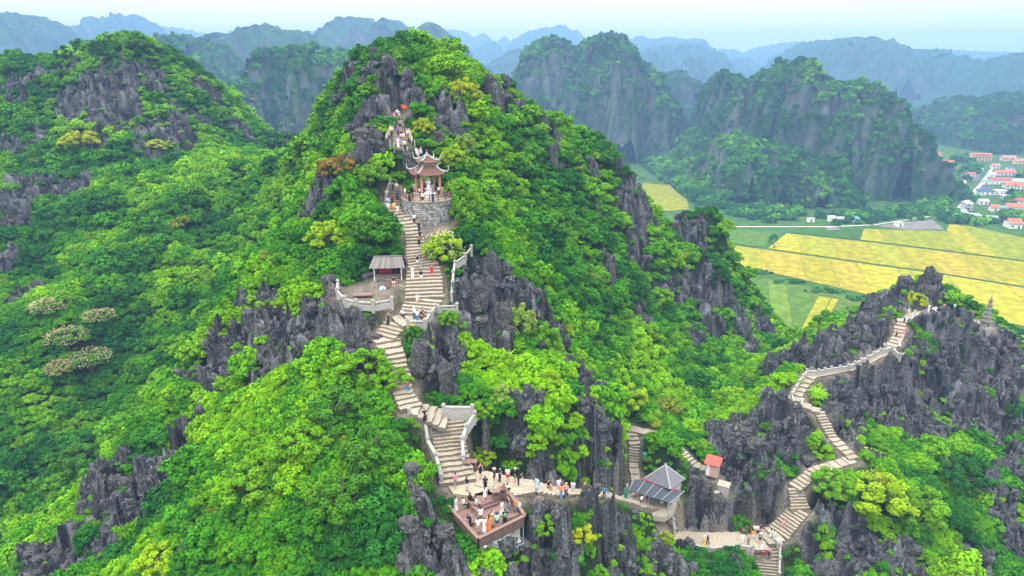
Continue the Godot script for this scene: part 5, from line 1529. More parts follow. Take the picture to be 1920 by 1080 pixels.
	for q in [[1356, 922, 49.0, 1.7, 1.5, 1.3, -28, "square concrete water tank below the red roofed shed"], [1345, 942, 48.2, 1.1, 1.0, 1.5, -20, "small concrete water tank nearer the kiosk path"]]:
		var tk := thing("water_tank", q[7], "tank", on_level(q[0], q[1], q[2]), deg_to_rad(q[6]), "concrete water tanks")
		part("body", sh().box(Vector3(0, q[5] / 2 - 0.6, 0), Vector3(q[3] * 0.9, q[5] + 1.2, q[4] * 0.9)).done(), M.plaster, tk)
		part("lid", sh().box(Vector3(0, q[5] + 0.05, 0), Vector3(q[3], 0.12, q[4])).done(), M.concrete, tk)
		part("hatch", sh().box(Vector3(-0.1, q[5] + 0.17, -0.1), Vector3(q[3] * 0.4, 0.12, q[4] * 0.4)).done(), M.sand, tk)
	var gbin := part("green_drum", sh().lathe(Vector3.ZERO, [0.3, 0, 0.33, 0.1, 0.33, 0.85, 0.36, 0.9, 0.3, 0.92], 10).done(), M.green_cloth, self, hit(1207, 862) + Vector3(0, 0.6, 0.6))
	tag(gbin, "green drum among bushes above the kiosk roof", "drum")

func make_pagoda() -> void:
	var p := on_level(1846, 615, 58.4)
	var o := thing("stone_pagoda", "slender grey stone pagoda with stacked roofs on the right peak", "pagoda", p, deg_to_rad(20))
	o.scale = Vector3(0.86, 0.92, 0.86)
	part("plinth", sh().lathe(Vector3.ZERO, [1.75, -1.5, 1.7, 0.12, 1.45, 0.14, 1.4, 0.4, 1.1, 0.42], 4, PI / 4).done(), M.old_stone, o)
	var y := 0.4
	var w := 1.05
	for k in 6:
		var t := part("storey", sh().lathe(Vector3(0, y, 0), [w, 0, w * 0.92, 0.85 if k == 0 else 0.5], 4, PI / 4).done(), M.old_stone, o)
		var hh := 1.25 if k == 0 else 0.5
		if k == 0:
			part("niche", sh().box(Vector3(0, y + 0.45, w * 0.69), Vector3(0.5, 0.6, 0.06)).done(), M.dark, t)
			t.mesh = sh().lathe(Vector3(0, y, 0), [w, 0, w * 0.95, hh], 4, PI / 4).done()
		y += hh
		var eave := sh().lathe(Vector3(0, y, 0), [w * 0.9, -0.06, w * 1.42, 0.02, w * 1.46, 0.1, w * 1.0, 0.24, w * 0.8, 0.42], 4, PI / 4)
		for c in 4:
			var a := TAU * c / 4 + PI / 4
			eave.tube([Vector3(cos(a) * w * 1.3, y + 0.05, sin(a) * w * 1.3), Vector3(cos(a) * w * 1.52, y + 0.16, sin(a) * w * 1.52), Vector3(cos(a) * w * 1.62, y + 0.36, sin(a) * w * 1.62)], [0.1, 0.08, 0.03], 5)
		part("eave_roof", eave.done(), M.thatch, o)
		y += 0.38
		w *= 0.8
	part("spire", sh().lathe(Vector3(0, y, 0), [0.3, 0, 0.36, 0.15, 0.16, 0.3, 0.2, 0.45, 0.1, 0.6, 0.06, 1.0, 0.015, 1.6], 8).done(), M.thatch, o)

# ---------------------------------------------------------------- single trees and bushes
# picture column and row of the crown's middle, crown radius in metres, tone, height of crown over its radius, label
const TREES := [
"830 468 3.0 lime 0.9 round tree covered in cream flowers right of the wide stairs",
"530 272 8.5 dark 0.8 huge dark green tree filling the saddle left of the main ridge",
"634 315 3.4 rust 0.8 rusty orange brown tree on the left shoulder of the ridge",
"692 328 3.2 bright 0.8 bright green tree between the rusty tree and the round wall",
"708 432 3.4 mid 0.85 dense green tree left of the stairs above the wooden hut",
"618 440 3.6 lime 0.8 lime green spreading tree left of the tree above the hut",
"795 243 2.0 yellow 1.2 yellow green bush right of the dragon stairs",
"850 300 2.6 lime 1.0 light green tree just right of the pavilion roofs",
"880 395 3.0 bright 1.5 tall bright tree at the right side of the round stone wall",
"870 275 2.3 pale 1.4 pale yellowish tree behind the pavilion on the right",
"765 345 1.1 mid 1.0 small green bush left of the pavilion columns",
"712 240 1.6 lime 0.7 bright bush on the rock left of the stone dragons",
"690 690 3.2 bright 0.7 light feathery tree hiding the path under the landing",
"735 710 2.2 bright 0.7 airy green tree over the path below the grey cliff",
"640 770 3.8 mid 0.8 big green tree in the middle of the lower left thicket",
"570 830 3.6 bright 0.8 broad tree with bright top in the lower left thicket",
"700 850 3.4 mid 0.9 dark green tree left of the lower flight of steps",
"480 900 3.6 bright 0.8 rounded green tree near the bottom left thicket edge",
"640 940 3.2 mid 0.9 tall thicket tree left below the viewing deck",
"1018 985 1.6 bright 0.9 green bush just right of the viewing deck",
"1085 1000 1.7 yellow 0.85 vivid yellow green bush on the rocks below the path",
"1182 1010 1.8 bright 1.0 green tree on the rocks under the kiosk awning",
"1392 982 1.5 mid 1.0 dark green bush behind the lower paved path",
"1640 925 5.2 lime 0.7 large lime green tree mass right of the winding steps",
"1560 905 3.0 bright 0.7 bright bush beside the bend of the winding steps",
"1800 890 4.6 dark 0.9 dark green tree at the foot of the pagoda hill",
"1720 950 4.4 bright 0.8 green tree below the lime mass at lower right",
"1268 765 3.0 bright 0.8 round green tree in the hollow behind the kiosk",
"1380 745 3.2 lime 0.8 bright round tree in the hollow left of the pagoda hill",
"1180 745 3.0 lime 0.8 lime tree at the left end of the hollow",
"1235 555 3.6 bright 0.8 pale green tree on the slope under the right crags",
"150 262 5.2 yellow 0.7 yellow topped tree under the left hill cliff",
"298 272 3.8 yellow 0.45 umbrella shaped yellow green tree before the left cliff",
"125 105 3.6 dark 1.1 dark pointed tree on the left hill crest",
"187 92 3.2 dark 1.1 second dark tree on the left hill crest",
"255 82 3.4 mid 0.8 rounded tree on the very top of the left hill",
"840 598 1.4 bright 1.1 green bush inside the landing wall",
"800 636 0.9 yellow 1.2 small yellow bush on the grey cliff under the landing",
"972 605 2.6 pale 1.3 tall pale green bush right of the grey fluted cliff",
"1022 640 2.2 bright 1.4 narrow green tree beside the pale bush on the cliff",
"1032 725 1.8 lime 1.2 green bush hanging low on the right cliff",
"775 630 1.3 mid 1.0 dark bush on the rock left of the small yellow bush",
"1718 562 2.2 yellow 1.0 yellow green bush between the two black peaks",
"1735 655 2.4 mid 0.8 dark green bush above the white boulder field on pagoda hill",
"1712 738 1.7 olive 0.9 olive green bush on the face of the pagoda hill",
"1760 790 2.2 bright 0.8 green bush low on the pagoda hill face",
"905 770 1.8 bright 0.8 green bush right of the plain grey wall",
"945 745 2.0 pale 0.8 pale bush above the right cliffs of the lower flight",
"905 855 1.6 lime 0.8 bright bush above the litter bins",
"1060 860 1.5 bright 1.2 bush on the cliff above the kiosk path",
"1165 325 2.8 dark 0.7 dark tree on the right ridge crest",
"1130 295 2.4 mid 0.8 green tree on the crest of the right ridge",
"1000 215 3.0 bright 0.8 bright tree on the right shoulder of the main peak",
"870 175 3.2 yellow 0.9 yellowish tree high on the main peak slope",
"752 100 2.2 bright 0.6 low spreading tree on the very summit",
"1440 800 1.2 mid 0.8 small bush among black rocks left of the winding steps",
"1520 830 1.3 bright 0.9 green bush inside the bend of the winding steps",
"1900 770 2.0 dark 0.9 dark bush at the right edge of the pagoda hill",
"1352 520 2.6 dark 1.0 dark tree at the right end of the crags",
"1655 905 2.5 yellow 0.7 yellow crown rising from the lime mass",
"300 1055 2.6 lime 0.7 lime bush at the bottom left",
"150 860 4.2 mid 0.8 green tree on the lower left slope",
"88 575 3.6 mid 0.45 tan blossom sprays topmost on the far left slope",
"185 592 3.2 mid 0.4 tan blossom sprays right of the topmost sprays on the left slope",
"124 632 3.8 mid 0.5 tan blossom tree in the middle of the far left group",
"168 672 3.8 mid 0.5 tan blossom tree lowest in the far left group",
"112 690 2.6 olive 0.6 olive tree at the foot of the far left blossom group"
]
var crowns := []
const TONES := {"lime": Color(0.24, 0.4, 0.006), "yellow": Color(0.36, 0.42, 0.008), "bright": Color(0.12, 0.3, 0.008), "mid": Color(0.06, 0.19, 0.012), "dark": Color(0.022, 0.1, 0.016), "olive": Color(0.13, 0.19, 0.02), "rust": Color(0.25, 0.17, 0.03), "cream": Color(0.2, 0.24, 0.06), "pale": Color(0.2, 0.32, 0.05)}

func make_trees() -> void:
	for k in 6: crowns.append(leaf_ball(140 + k, 30, 190, 0.052, 0.82, [0.75, 0.9, 0.65, 0.8, 1.0, 0.55][k]))
	var trunk_kinds := []
	for k in 4:
		var r0 := RandomNumberGenerator.new()
		r0.seed = 300 + k
		var s := sh().tube([Vector3(0, -1.3, 0), Vector3(0.04, -0.7, 0.02), Vector3(-0.02, -0.2, 0), Vector3(0.03, 0.3, 0.03)], [0.1, 0.075, 0.06, 0.03], 7)
		for e in 5:
			var a := TAU * e / 5.0 + r0.randf()
			s.tube([Vector3(0, -0.5 + 0.1 * e, 0), Vector3(cos(a) * 0.3, -0.15 + 0.1 * e, sin(a) * 0.3), Vector3(cos(a) * 0.62, 0.1 + 0.1 * e, sin(a) * 0.62)], [0.045, 0.03, 0.012], 5)
		trunk_kinds.append(s.done())
	var leafs := {}
	for key in TONES:
		var m: StandardMaterial3D = M.leaf.duplicate()
		m.albedo_color = TONES[key].linear_to_srgb()
		leafs[key] = m
	var r := RandomNumberGenerator.new()
	r.seed = 21
	for line in TREES:
		var f: PackedStringArray = line.split(" ", false, 5)
		var R := float(f[2])
		var p := hit(float(f[0]), float(f[1]) + R * 0.35 * 1283.0 / 110.0 * 0.6)
		if f.size() > 5 and f[5].begins_with("@"): pass
		var d := -p.z
		# stand the crown's middle on the sight line through the picture point
		var c := at(float(f[0]), float(f[1]), d - R * 0.3)
		var gy := ground(c.x, -c.z)
		if c.y < gy + R * 0.25: c.y = gy + R * 0.25
		var tall: float = float(f[4])
		var bush := R < 1.3
		var o := thing(("shrub" if bush else "tree"), f[5], "shrub" if bush else "tree", Vector3(c.x, gy, c.z), r.randf() * TAU)
		part("trunk", trunk_kinds[r.randi() % 4], M.bark, o).transform = Transform3D(Basis.from_scale(Vector3(R, maxf(R * 0.9, c.y - gy) , R)), Vector3(0, c.y - gy, 0))
		var k := r.randi() % 6
		part("crown", crowns[k], leafs[f[3]], o).transform = Transform3D(Basis.from_scale(Vector3(R, R * tall, R)), Vector3(0, c.y - gy, 0))
		if f[5].contains("flowers") or f[5].contains("blossom"):
			var s := sh()
			for e in (260 if f[5].contains("cream") else 340):
				var z := r.randf_range(-0.2, 1.0)
				var a := r.randf() * TAU
				var q := Vector3(cos(a) * sqrt(1.0 - z * z), z * tall, sin(a) * sqrt(1.0 - z * z)) * R * r.randf_range(0.8, 1.08)
				var rad := 0.1 if f[5].contains("cream") else 0.17
				for h in 4:
					var b := Basis.from_euler(Vector3(r.randf() * 3.0, r.randf() * 3.0, r.randf() * 3.0))
					s.tri(q, q + b * Vector3(rad, rad * 0.4, 0), q + b * Vector3(rad * 0.4, rad, 0.03))
			part("blossoms", s.done(), mat(lin(0.8, 0.7, 0.36) if f[5].contains("cream") else lin(0.46, 0.37, 0.2), 0.7), o, Vector3(0, c.y - gy, 0)).set_meta("kind", "stuff")
	var lone := at(1506, 130, 680.0)
	var lt := thing("tree", "lone dark tree standing on the very top of the cragged peak", "tree", lone)
	part("trunk", trunk_kinds[0], M.bark, lt).transform = Transform3D(Basis.from_scale(Vector3.ONE * 4.0), Vector3(0, 4, 0))
	part("crown", crowns[1], leafs["dark"], lt).transform = Transform3D(Basis.from_scale(Vector3.ONE * 4.0), Vector3(0, 4.5, 0))
	# a dry tuft on the pagoda hill
	var tp := hit(1792, 612)
	var gt := thing("dry_grass_clump", "tall reddish brown dry grass clump on the pagoda hill top", "grass", tp)
	for q in 2:
		var gs := sh()
		for k in 45:
			var a := r.randf() * TAU
			var lean := r.randf_range(0.2, 1.1)
			var b := Vector3(r.randf_range(-0.3, 0.3), -0.2, r.randf_range(-0.3, 0.3))
			var t := b + Vector3(cos(a) * lean, r.randf_range(1.6, 2.7), sin(a) * lean)
			gs.tri(b - Vector3(0.05, 0, 0), b + Vector3(0.05, 0, 0), t)
		part("blades", gs.done(), mat(lin(0.3, 0.17, 0.07) if q == 0 else lin(0.32, 0.3, 0.08), 0.9), gt)

# ---------------------------------------------------------------- single boulders
const BOULDERS := [
"682 615 1.6 1.5 1.2 20 pale block of rock left of the steps under the landing",
"700 640 1.3 0.8 1.0 -20 flat boulder below the pale block by the steps",
"1700 548 2.0 3.2 1.8 10 rounded black pillar rock at the left of the pagoda hill top",
"1740 540 1.3 4.2 1.4 0 tall black spire highest on the pagoda hill",
"1757 545 1.2 3.3 1.2 25 second black spire right of the tallest one",
"1728 560 1.4 2.6 1.3 40 shorter black spire left of the tallest one",
"1790 645 2.8 1.9 2.2 10 wide black boulder under the dry grass clump",
"1840 658 2.6 2.0 2.2 -15 broad dark boulder below the stone pagoda",
"1770 590 2.0 1.4 1.4 5 low dark boulder the resting visitors sit on",
"1805 600 1.2 2.2 1.2 30 upright black rock left of the pagoda path",
"1490 772 1.7 1.2 1.1 8 smooth grey block beside the turn of the white balustrade",
"1420 850 2.4 2.0 1.6 25 large cracked slab left of the winding steps",
"1385 830 3.2 2.2 2.0 -10 great tilted slab above the red roofed shed",
"1320 935 1.4 2.4 1.2 10 tall pointed rock right of the kiosk awning",
"1345 960 1.3 2.3 1.2 -12 upright rock above the lower paved path",
"1228 1040 1.9 1.0 1.4 0 dark rough rock mound left of the lower paved path",
"1190 972 1.0 0.9 0.9 15 leaning grey rock beside the kiosk steps",
"930 1040 2.6 1.8 1.6 0 wide grey rock under the viewing deck footing",
"834 1022 1.3 1.7 1.1 20 grey cliff block left of the deck legs",
"900 580 1.6 3.6 1.4 10 slim fluted rock right of the landing",
"785 705 1.3 4.0 1.2 -8 tall fluted rock face beside the hidden path",
"835 740 1.3 3.6 1.2 12 fluted pillar above the plain grey wall",
"940 640 2.0 5.0 1.6 5 great fluted cliff pillar right of the small yellow bush",
"690 270 3.4 2.2 2.0 10 big smooth boulder left of the dragon rock",
"765 315 1.5 2.6 1.4 0 dark rock stack behind the pavilion",
"822 270 1.5 2.0 1.3 20 square grey rock right of the upper stairs",
"655 510 1.3 0.9 1.0 35 black boulder left of the wooden hut",
"690 522 1.2 0.7 0.9 -20 low rough rock beside the brown stepped seat",
"1322 392 1.8 3.2 1.6 0 jagged pinnacle on the right end of the ridge",
"1338 392 1.4 3.0 1.4 18 second jagged pinnacle on the right end of the ridge",
"1304 400 1.4 2.4 1.4 -14 shorter pinnacle left of the twin pinnacles"
]
func boulder(sd: int) -> ArrayMesh:
	var n := noise(FastNoiseLite.TYPE_CELLULAR, 0.9, sd, 1)
	n.cellular_return_type = FastNoiseLite.RETURN_DISTANCE
	var n2 := noise(FastNoiseLite.TYPE_SIMPLEX, 1.2, sd + 7, 4)
	var v := PackedVector3Array()
	var c := PackedColorArray()
	var idx := PackedInt32Array()
	var nu := 22
	var nv := 14
	for j in nv + 1:
		var e := PI * j / nv
		for i in nu:
			var a := TAU * i / nu
			var q := Vector3(sin(e) * cos(a), cos(e), sin(e) * sin(a))
			var m := maxf(absf(q.x), maxf(absf(q.y), absf(q.z)))
			var p := q.lerp(q / m, 0.45) * (0.85 + 0.28 * n.get_noise_3dv(q * 1.3) + 0.22 * n2.get_noise_3dv(q * 1.5))
			v.append(p)
			var g := 0.15 + 0.11 * n2.get_noise_3dv(q * 3.0)
			c.append(Color(g, g, g * 0.99))
	for j in nv:
		for i in nu:
			var o := j * nu + i
			var p := j * nu + (i + 1) % nu
			idx.append_array([o, o + nu, p, p, o + nu, p + nu])
	return mesh_of(v, idx, c)

func make_boulders() -> void:
	var kinds := []
	for k in 6: kinds.append(boulder(500 + k))
	var r := RandomNumberGenerator.new()
	r.seed = 8
	for line in BOULDERS:
		var f: PackedStringArray = line.split(" ", false, 6)
		var p := hit(float(f[0]), float(f[1]))
		var o := part("boulder", kinds[r.randi() % 6], M.rock, self)
		var size := Vector3(float(f[2]), float(f[3]), float(f[4]))
		o.transform = Transform3D(Basis.from_euler(Vector3(r.randf_range(-0.12, 0.12), deg_to_rad(float(f[5])), r.randf_range(-0.12, 0.12))).scaled_local(size), p + Vector3(0, size.y * 0.35, -size.z * 0.5))
		tag(o, f[6], "boulder", "single boulders among the outcrops")

# ---------------------------------------------------------------- people
func field_mesh(bones: Array, cell: float, blend: float) -> ArrayMesh:       # bones: [from, to, radius, radius]; one skin round them all
	var lo := Vector3.ONE * 9.0
	var hi := -lo
	for b in bones:
		for e in 2:
			lo = lo.min(b[e] - Vector3.ONE * (b[2 + e] + 0.05))
			hi = hi.max(b[e] + Vector3.ONE * (b[2 + e] + 0.05))
	var nx := int((hi.x - lo.x) / cell) + 2
	var ny := int((hi.y - lo.y) / cell) + 2
	var nz := int((hi.z - lo.z) / cell) + 2
	var F := PackedFloat32Array()
	F.resize(nx * ny * nz)
	F.fill(1.0)
	for b in bones:
		var a: Vector3 = b[0]
		var ab: Vector3 = b[1] - a
		var ra: float = b[2]
		var rb: float = b[3]
		var l2 := maxf(ab.length_squared(), 1e-6)
		var pad := Vector3.ONE * (maxf(ra, rb) + blend + cell * 2.0)
		var s: Vector3 = ((b[0].min(b[1]) - pad - lo) / cell).floor().max(Vector3.ZERO)
		var t: Vector3 = ((b[0].max(b[1]) + pad - lo) / cell).ceil().min(Vector3(nx - 1, ny - 1, nz - 1))
		for z in range(int(s.z), int(t.z) + 1):
			for y in range(int(s.y), int(t.y) + 1):
				for x in range(int(s.x), int(t.x) + 1):
					var p := lo + Vector3(x, y, z) * cell - a
					var u := clampf(p.dot(ab) / l2, 0, 1)
					var d := (p - ab * u).length() - lerpf(ra, rb, u)
					var o := (z * ny + y) * nx + x
					var f := F[o]
					var h := maxf(blend - absf(f - d), 0.0) / blend
					F[o] = minf(f, d) - h * h * blend * 0.25
	var v := PackedVector3Array()
	var idx := PackedInt32Array()
	var at_cell := PackedInt32Array()
	at_cell.resize(nx * ny * nz)
	at_cell.fill(-1)
	var step := [1, nx, nx * ny]
	for z in nz - 1:
		for y in ny - 1:
			for x in nx - 1:
				var o := (z * ny + y) * nx + x
				var inside := 0
				for k in 8:
					if F[o + (k & 1) + (nx if k & 2 else 0) + (nx * ny if k & 4 else 0)] < 0.0: inside += 1
				if inside == 0 or inside == 8: continue
				var sum := Vector3.ZERO
				var n := 0
				for k in 8:
					for ax in 3:
						if k & (1 << ax): continue
						var m := k | (1 << ax)
						var f0 := F[o + (k & 1) + (nx if k & 2 else 0) + (nx * ny if k & 4 else 0)]
						var f1 := F[o + (m & 1) + (nx if m & 2 else 0) + (nx * ny if m & 4 else 0)]
						if (f0 < 0.0) == (f1 < 0.0): continue
						var q := Vector3(k & 1, (k >> 1) & 1, (k >> 2) & 1)
						q[ax] += f0 / (f0 - f1)
						sum += q
						n += 1
				at_cell[o] = v.size()
				v.append(lo + (Vector3(x, y, z) + sum / n) * cell)
	for z in range(1, nz - 1):
		for y in range(1, ny - 1):
			for x in range(1, nx - 1):
				var o := (z * ny + y) * nx + x
				for ax in 3:
					if (F[o] < 0.0) == (F[o + step[ax]] < 0.0): continue
					var u: int = step[(ax + 1) % 3]
					var w: int = step[(ax + 2) % 3]
					var q := [at_cell[o], at_cell[o - u], at_cell[o - u - w], at_cell[o - w]]
					if q.min() < 0: continue
					if F[o] < 0.0: idx.append_array([q[0], q[2], q[1], q[0], q[3], q[2]])
					else: idx.append_array([q[0], q[1], q[2], q[0], q[2], q[3]])
	var n := PackedVector3Array()
	n.resize(v.size())
	for i in range(0, idx.size(), 3):
		var c := (v[idx[i + 2]] - v[idx[i]]).cross(v[idx[i + 1]] - v[idx[i]])
		for k in 3: n[idx[i + k]] += c
	for i in n.size(): n[i] = n[i].normalized()
	return mesh_of(v, idx, PackedColorArray(), n)

func joints(pose: String) -> Dictionary:
	var J := {"pelvis": Vector3(0, 0.93, 0), "chest": Vector3(0, 1.27, 0.01), "neck": Vector3(0, 1.45, 0), "head": Vector3(0, 1.6, 0.02)}
	for s in [-1, 1]:
		var k := "l" if s < 0 else "r"
		J["hip" + k] = Vector3(s * 0.09, 0.9, 0); J["knee" + k] = Vector3(s * 0.1, 0.5, 0.015); J["ankle" + k] = Vector3(s * 0.11, 0.09, -0.02)
		J["sho" + k] = Vector3(s * 0.17, 1.39, 0); J["elb" + k] = Vector3(s * 0.24, 1.12, -0.03); J["wri" + k] = Vector3(s * 0.25, 0.88, 0.05); J["fin" + k] = Vector3(s * 0.25, 0.74, 0.08)
	match pose:
		"walk":
			J.kneel = Vector3(-0.09, 0.52, 0.16); J.anklel = Vector3(-0.09, 0.1, 0.24); J.kneer = Vector3(0.09, 0.48, -0.06); J.ankler = Vector3(0.09, 0.14, -0.3)
			J.wril = Vector3(-0.24, 0.93, -0.2); J.finl = Vector3(-0.23, 0.8, -0.24); J.wrir = Vector3(0.22, 0.95, 0.22); J.finr = Vector3(0.2, 0.84, 0.3)
		"photo":
			for s in [-1, 1]:
				var k := "l" if s < 0 else "r"
				J["elb" + k] = Vector3(s * 0.3, 1.3, 0.22); J["wri" + k] = Vector3(s * 0.1, 1.52, 0.32); J["fin" + k] = Vector3(s * 0.02, 1.6, 0.32)
		"wave":
			J.elbr = Vector3(0.36, 1.5, 0.02); J.wrir = Vector3(0.28, 1.76, 0.05); J.finr = Vector3(0.22, 1.88, 0.05)
			J.elbl = Vector3(-0.34, 1.22, 0.0); J.wril = Vector3(-0.16, 1.02, 0.1); J.finl = Vector3(-0.06, 0.98, 0.14)
		"phone":
			for s in [-1, 1]:
				var k := "l" if s < 0 else "r"
				J["elb" + k] = Vector3(s * 0.23, 1.12, 0.05); J["wri" + k] = Vector3(s * 0.1, 1.2, 0.27); J["fin" + k] = Vector3(s * 0.02, 1.25, 0.32)
			J.head = Vector3(0, 1.58, 0.07)
		"lean":
			J.chest = Vector3(0, 1.2, 0.16); J.neck = Vector3(0, 1.35, 0.26); J.head = Vector3(0, 1.47, 0.34)
			for s in [-1, 1]:
				var k := "l" if s < 0 else "r"
				J["sho" + k] = Vector3(s * 0.17, 1.3, 0.22); J["elb" + k] = Vector3(s * 0.26, 1.05, 0.3); J["wri" + k] = Vector3(s * 0.1, 1.02, 0.48); J["fin" + k] = Vector3(s * 0.02, 1.0, 0.54)
		"sit":
			J.pelvis.y = 0.52; J.chest.y = 0.86; J.neck.y = 1.04; J.head = Vector3(0, 1.19, 0.03)
			for s in [-1, 1]:
				var k := "l" if s < 0 else "r"
				J["hip" + k] = Vector3(s * 0.09, 0.5, 0.02); J["knee" + k] = Vector3(s * 0.12, 0.5, 0.42); J["ankle" + k] = Vector3(s * 0.12, 0.09, 0.4)
				J["sho" + k] = Vector3(s * 0.17, 0.98, 0); J["elb" + k] = Vector3(s * 0.24, 0.74, 0.08); J["wri" + k] = Vector3(s * 0.12, 0.62, 0.28); J["fin" + k] = Vector3(s * 0.06, 0.6, 0.38)
		"crouch":
			J.pelvis = Vector3(0, 0.3, -0.05); J.chest = Vector3(0, 0.62, 0.08); J.neck = Vector3(0, 0.78, 0.16); J.head = Vector3(0, 0.92, 0.22)
			for s in [-1, 1]:
				var k := "l" if s < 0 else "r"
				J["hip" + k] = Vector3(s * 0.1, 0.3, 0); J["knee" + k] = Vector3(s * 0.16, 0.5, 0.36); J["ankle" + k] = Vector3(s * 0.12, 0.09, 0.08)
				J["sho" + k] = Vector3(s * 0.17, 0.74, 0.12); J["elb" + k] = Vector3(s * 0.26, 0.52, 0.3); J["wri" + k] = Vector3(s * 0.1, 0.5, 0.5); J["fin" + k] = Vector3(s * 0.04, 0.5, 0.6)
	return J

var wear := {}
func outfit(pose: String) -> Dictionary:
	if wear.has(pose): return wear[pose]
	var J := joints(pose)
	var skin := [[J.pelvis, J.chest, 0.125, 0.13], [J.chest, J.neck, 0.12, 0.055], [J.neck, J.head, 0.052, 0.055], [J.head + Vector3(0, 0.035, -0.01), J.head + Vector3(0, -0.045, 0.02), 0.092, 0.07], [J.head + Vector3(0, -0.01, 0.08), J.head + Vector3(0, -0.03, 0.105), 0.012, 0.016]]
	var top := [[J.pelvis + Vector3(0, 0.02, 0), J.chest, 0.145, 0.15], [J.chest, J.chest.lerp(J.neck, 0.6), 0.14, 0.09]]
	var shorts := [[J.pelvis, J.pelvis + Vector3(0, -0.02, 0), 0.15, 0.15]]
	var longs := [[J.pelvis, J.pelvis + Vector3(0, -0.02, 0), 0.15, 0.15]]
	var shoes := []
	var knees: Vector3 = (J.kneel + J.kneer) / 2.0
	var feet: Vector3 = (J.anklel + J.ankler) / 2.0
	var skirt := [[J.pelvis, knees, 0.15, 0.2]]
	var gown := [[J.pelvis, knees, 0.155, 0.2], [knees, knees.lerp(feet, 0.75), 0.2, 0.24]]
	for k in ["l", "r"]:
		var s := -1.0 if k == "l" else 1.0
		skin.append_array([[J.chest, J["sho" + k], 0.1, 0.062], [J["sho" + k], J["elb" + k], 0.056, 0.042], [J["elb" + k], J["wri" + k], 0.041, 0.028], [J["wri" + k], J["wri" + k].lerp(J["fin" + k], 0.5), 0.028, 0.034]])
		skin.append_array([[J.pelvis, J["hip" + k], 0.12, 0.1], [J["hip" + k], J["knee" + k], 0.088, 0.056], [J["knee" + k], J["ankle" + k], 0.058, 0.036], [J["ankle" + k], J["ankle" + k] + Vector3(0, -0.05, 0.14), 0.04, 0.032]])
		top.append_array([[J.chest, J["sho" + k], 0.12, 0.082], [J["sho" + k], J["sho" + k].lerp(J["elb" + k], 0.6), 0.078, 0.07]])
		shorts.append([J["hip" + k], J["hip" + k].lerp(J["knee" + k], 0.75), 0.112, 0.095])
		longs.append_array([[J["hip" + k], J["knee" + k], 0.11, 0.082], [J["knee" + k], J["ankle" + k], 0.082, 0.068]])
		shoes.append([J["ankle" + k] + Vector3(0, -0.03, -0.02), J["ankle" + k] + Vector3(0, -0.05, 0.15), 0.05, 0.042])
	var w := {"J": J}
	var body := field_mesh(skin, 0.03, 0.04)
	# five fingers and a thumb's angle on each hand, two eyes and ears, joined to the same skin
	var f := sh()
	for k in ["l", "r"]:
		var s := -1.0 if k == "l" else 1.0
		var along: Vector3 = (J["fin" + k] - J["wri" + k]).normalized()
		var across := along.cross(Vector3(0, 0, 1)).normalized() if absf(along.z) < 0.8 else Vector3(1, 0, 0)
		var into := along.cross(across).normalized()
		var palm: Vector3 = J["wri" + k].lerp(J["fin" + k], 0.5)
		for e in 4:
			var q := palm + across * (e - 1.5) * 0.019 + along * 0.02
			var ln: float = [0.06, 0.072, 0.068, 0.052][e]
			f.tube([q, q + along * ln * 0.6 + into * 0.006, q + along * ln + into * 0.022], [0.011, 0.01, 0.007], 5)
		f.tube([palm - along * 0.03 - across * 0.03, palm - across * 0.055 + along * 0.01, palm - across * 0.052 + along * 0.035 + into * 0.01], [0.013, 0.011, 0.008], 5)
		f.box(J.head + Vector3(s * 0.092, -0.005, 0.0), Vector3(0.02, 0.05, 0.03))
	var m := f.done()
	body.add_surface_from_arrays(Mesh.PRIMITIVE_TRIANGLES, m.surface_get_arrays(0))
	w.body = body
	var eyes := sh()
	for s in [-1, 1]: eyes.box(J.head + Vector3(s * 0.032, 0.01, 0.083), Vector3(0.024, 0.012, 0.012))
	eyes.box(J.head + Vector3(0, -0.062, 0.084), Vector3(0.04, 0.009, 0.012))
	w.face = eyes.done()
	w.tee = field_mesh(top, 0.034, 0.04)
	w.tank = field_mesh(top.slice(0, 2), 0.034, 0.04)
	w.shorts = field_mesh(shorts, 0.034, 0.03)
	w.trousers = field_mesh(longs, 0.034, 0.03)
	w.skirt = field_mesh(skirt, 0.036, 0.03)
	w.gown = field_mesh(gown, 0.036, 0.03)
	w.shoes = field_mesh(shoes, 0.026, 0.02)
	w.hair = field_mesh([[J.head + Vector3(0, 0.05, -0.03), J.head + Vector3(0, 0.0, -0.05), 0.095, 0.08]], 0.028, 0.02)
	w.long_hair = field_mesh([[J.head + Vector3(0, 0.05, -0.03), J.head + Vector3(0, 0.0, -0.05), 0.096, 0.085], [J.head + Vector3(0, 0, -0.06), J.head + Vector3(0, -0.3, -0.1), 0.08, 0.06]], 0.028, 0.03)
	w.hat = sh().lathe(J.head + Vector3(0, 0.06, -0.01), [0.19, 0.0, 0.2, 0.015, 0.105, 0.035, 0.1, 0.09, 0.06, 0.12, 0.01, 0.125], 14).done()
	w.cap = sh().lathe(J.head + Vector3(0, 0.05, -0.01), [0.105, 0.0, 0.105, 0.03, 0.08, 0.075, 0.02, 0.09], 12).box(J.head + Vector3(0, 0.06, 0.13), Vector3(0.14, 0.012, 0.1)).done()
	w.scarf = field_mesh([[J.head + Vector3(0, 0.04, -0.02), J.neck, 0.108, 0.1], [J.neck, J.chest + Vector3(0, -0.05, 0), 0.12, 0.19]], 0.03, 0.04)
	w.backpack = field_mesh([[J.chest + Vector3(-0.06, 0.02, -0.2), J.chest + Vector3(-0.06, -0.22, -0.19), 0.09, 0.1], [J.chest + Vector3(0.06, 0.02, -0.2), J.chest + Vector3(0.06, -0.22, -0.19), 0.09, 0.1]], 0.032, 0.05)
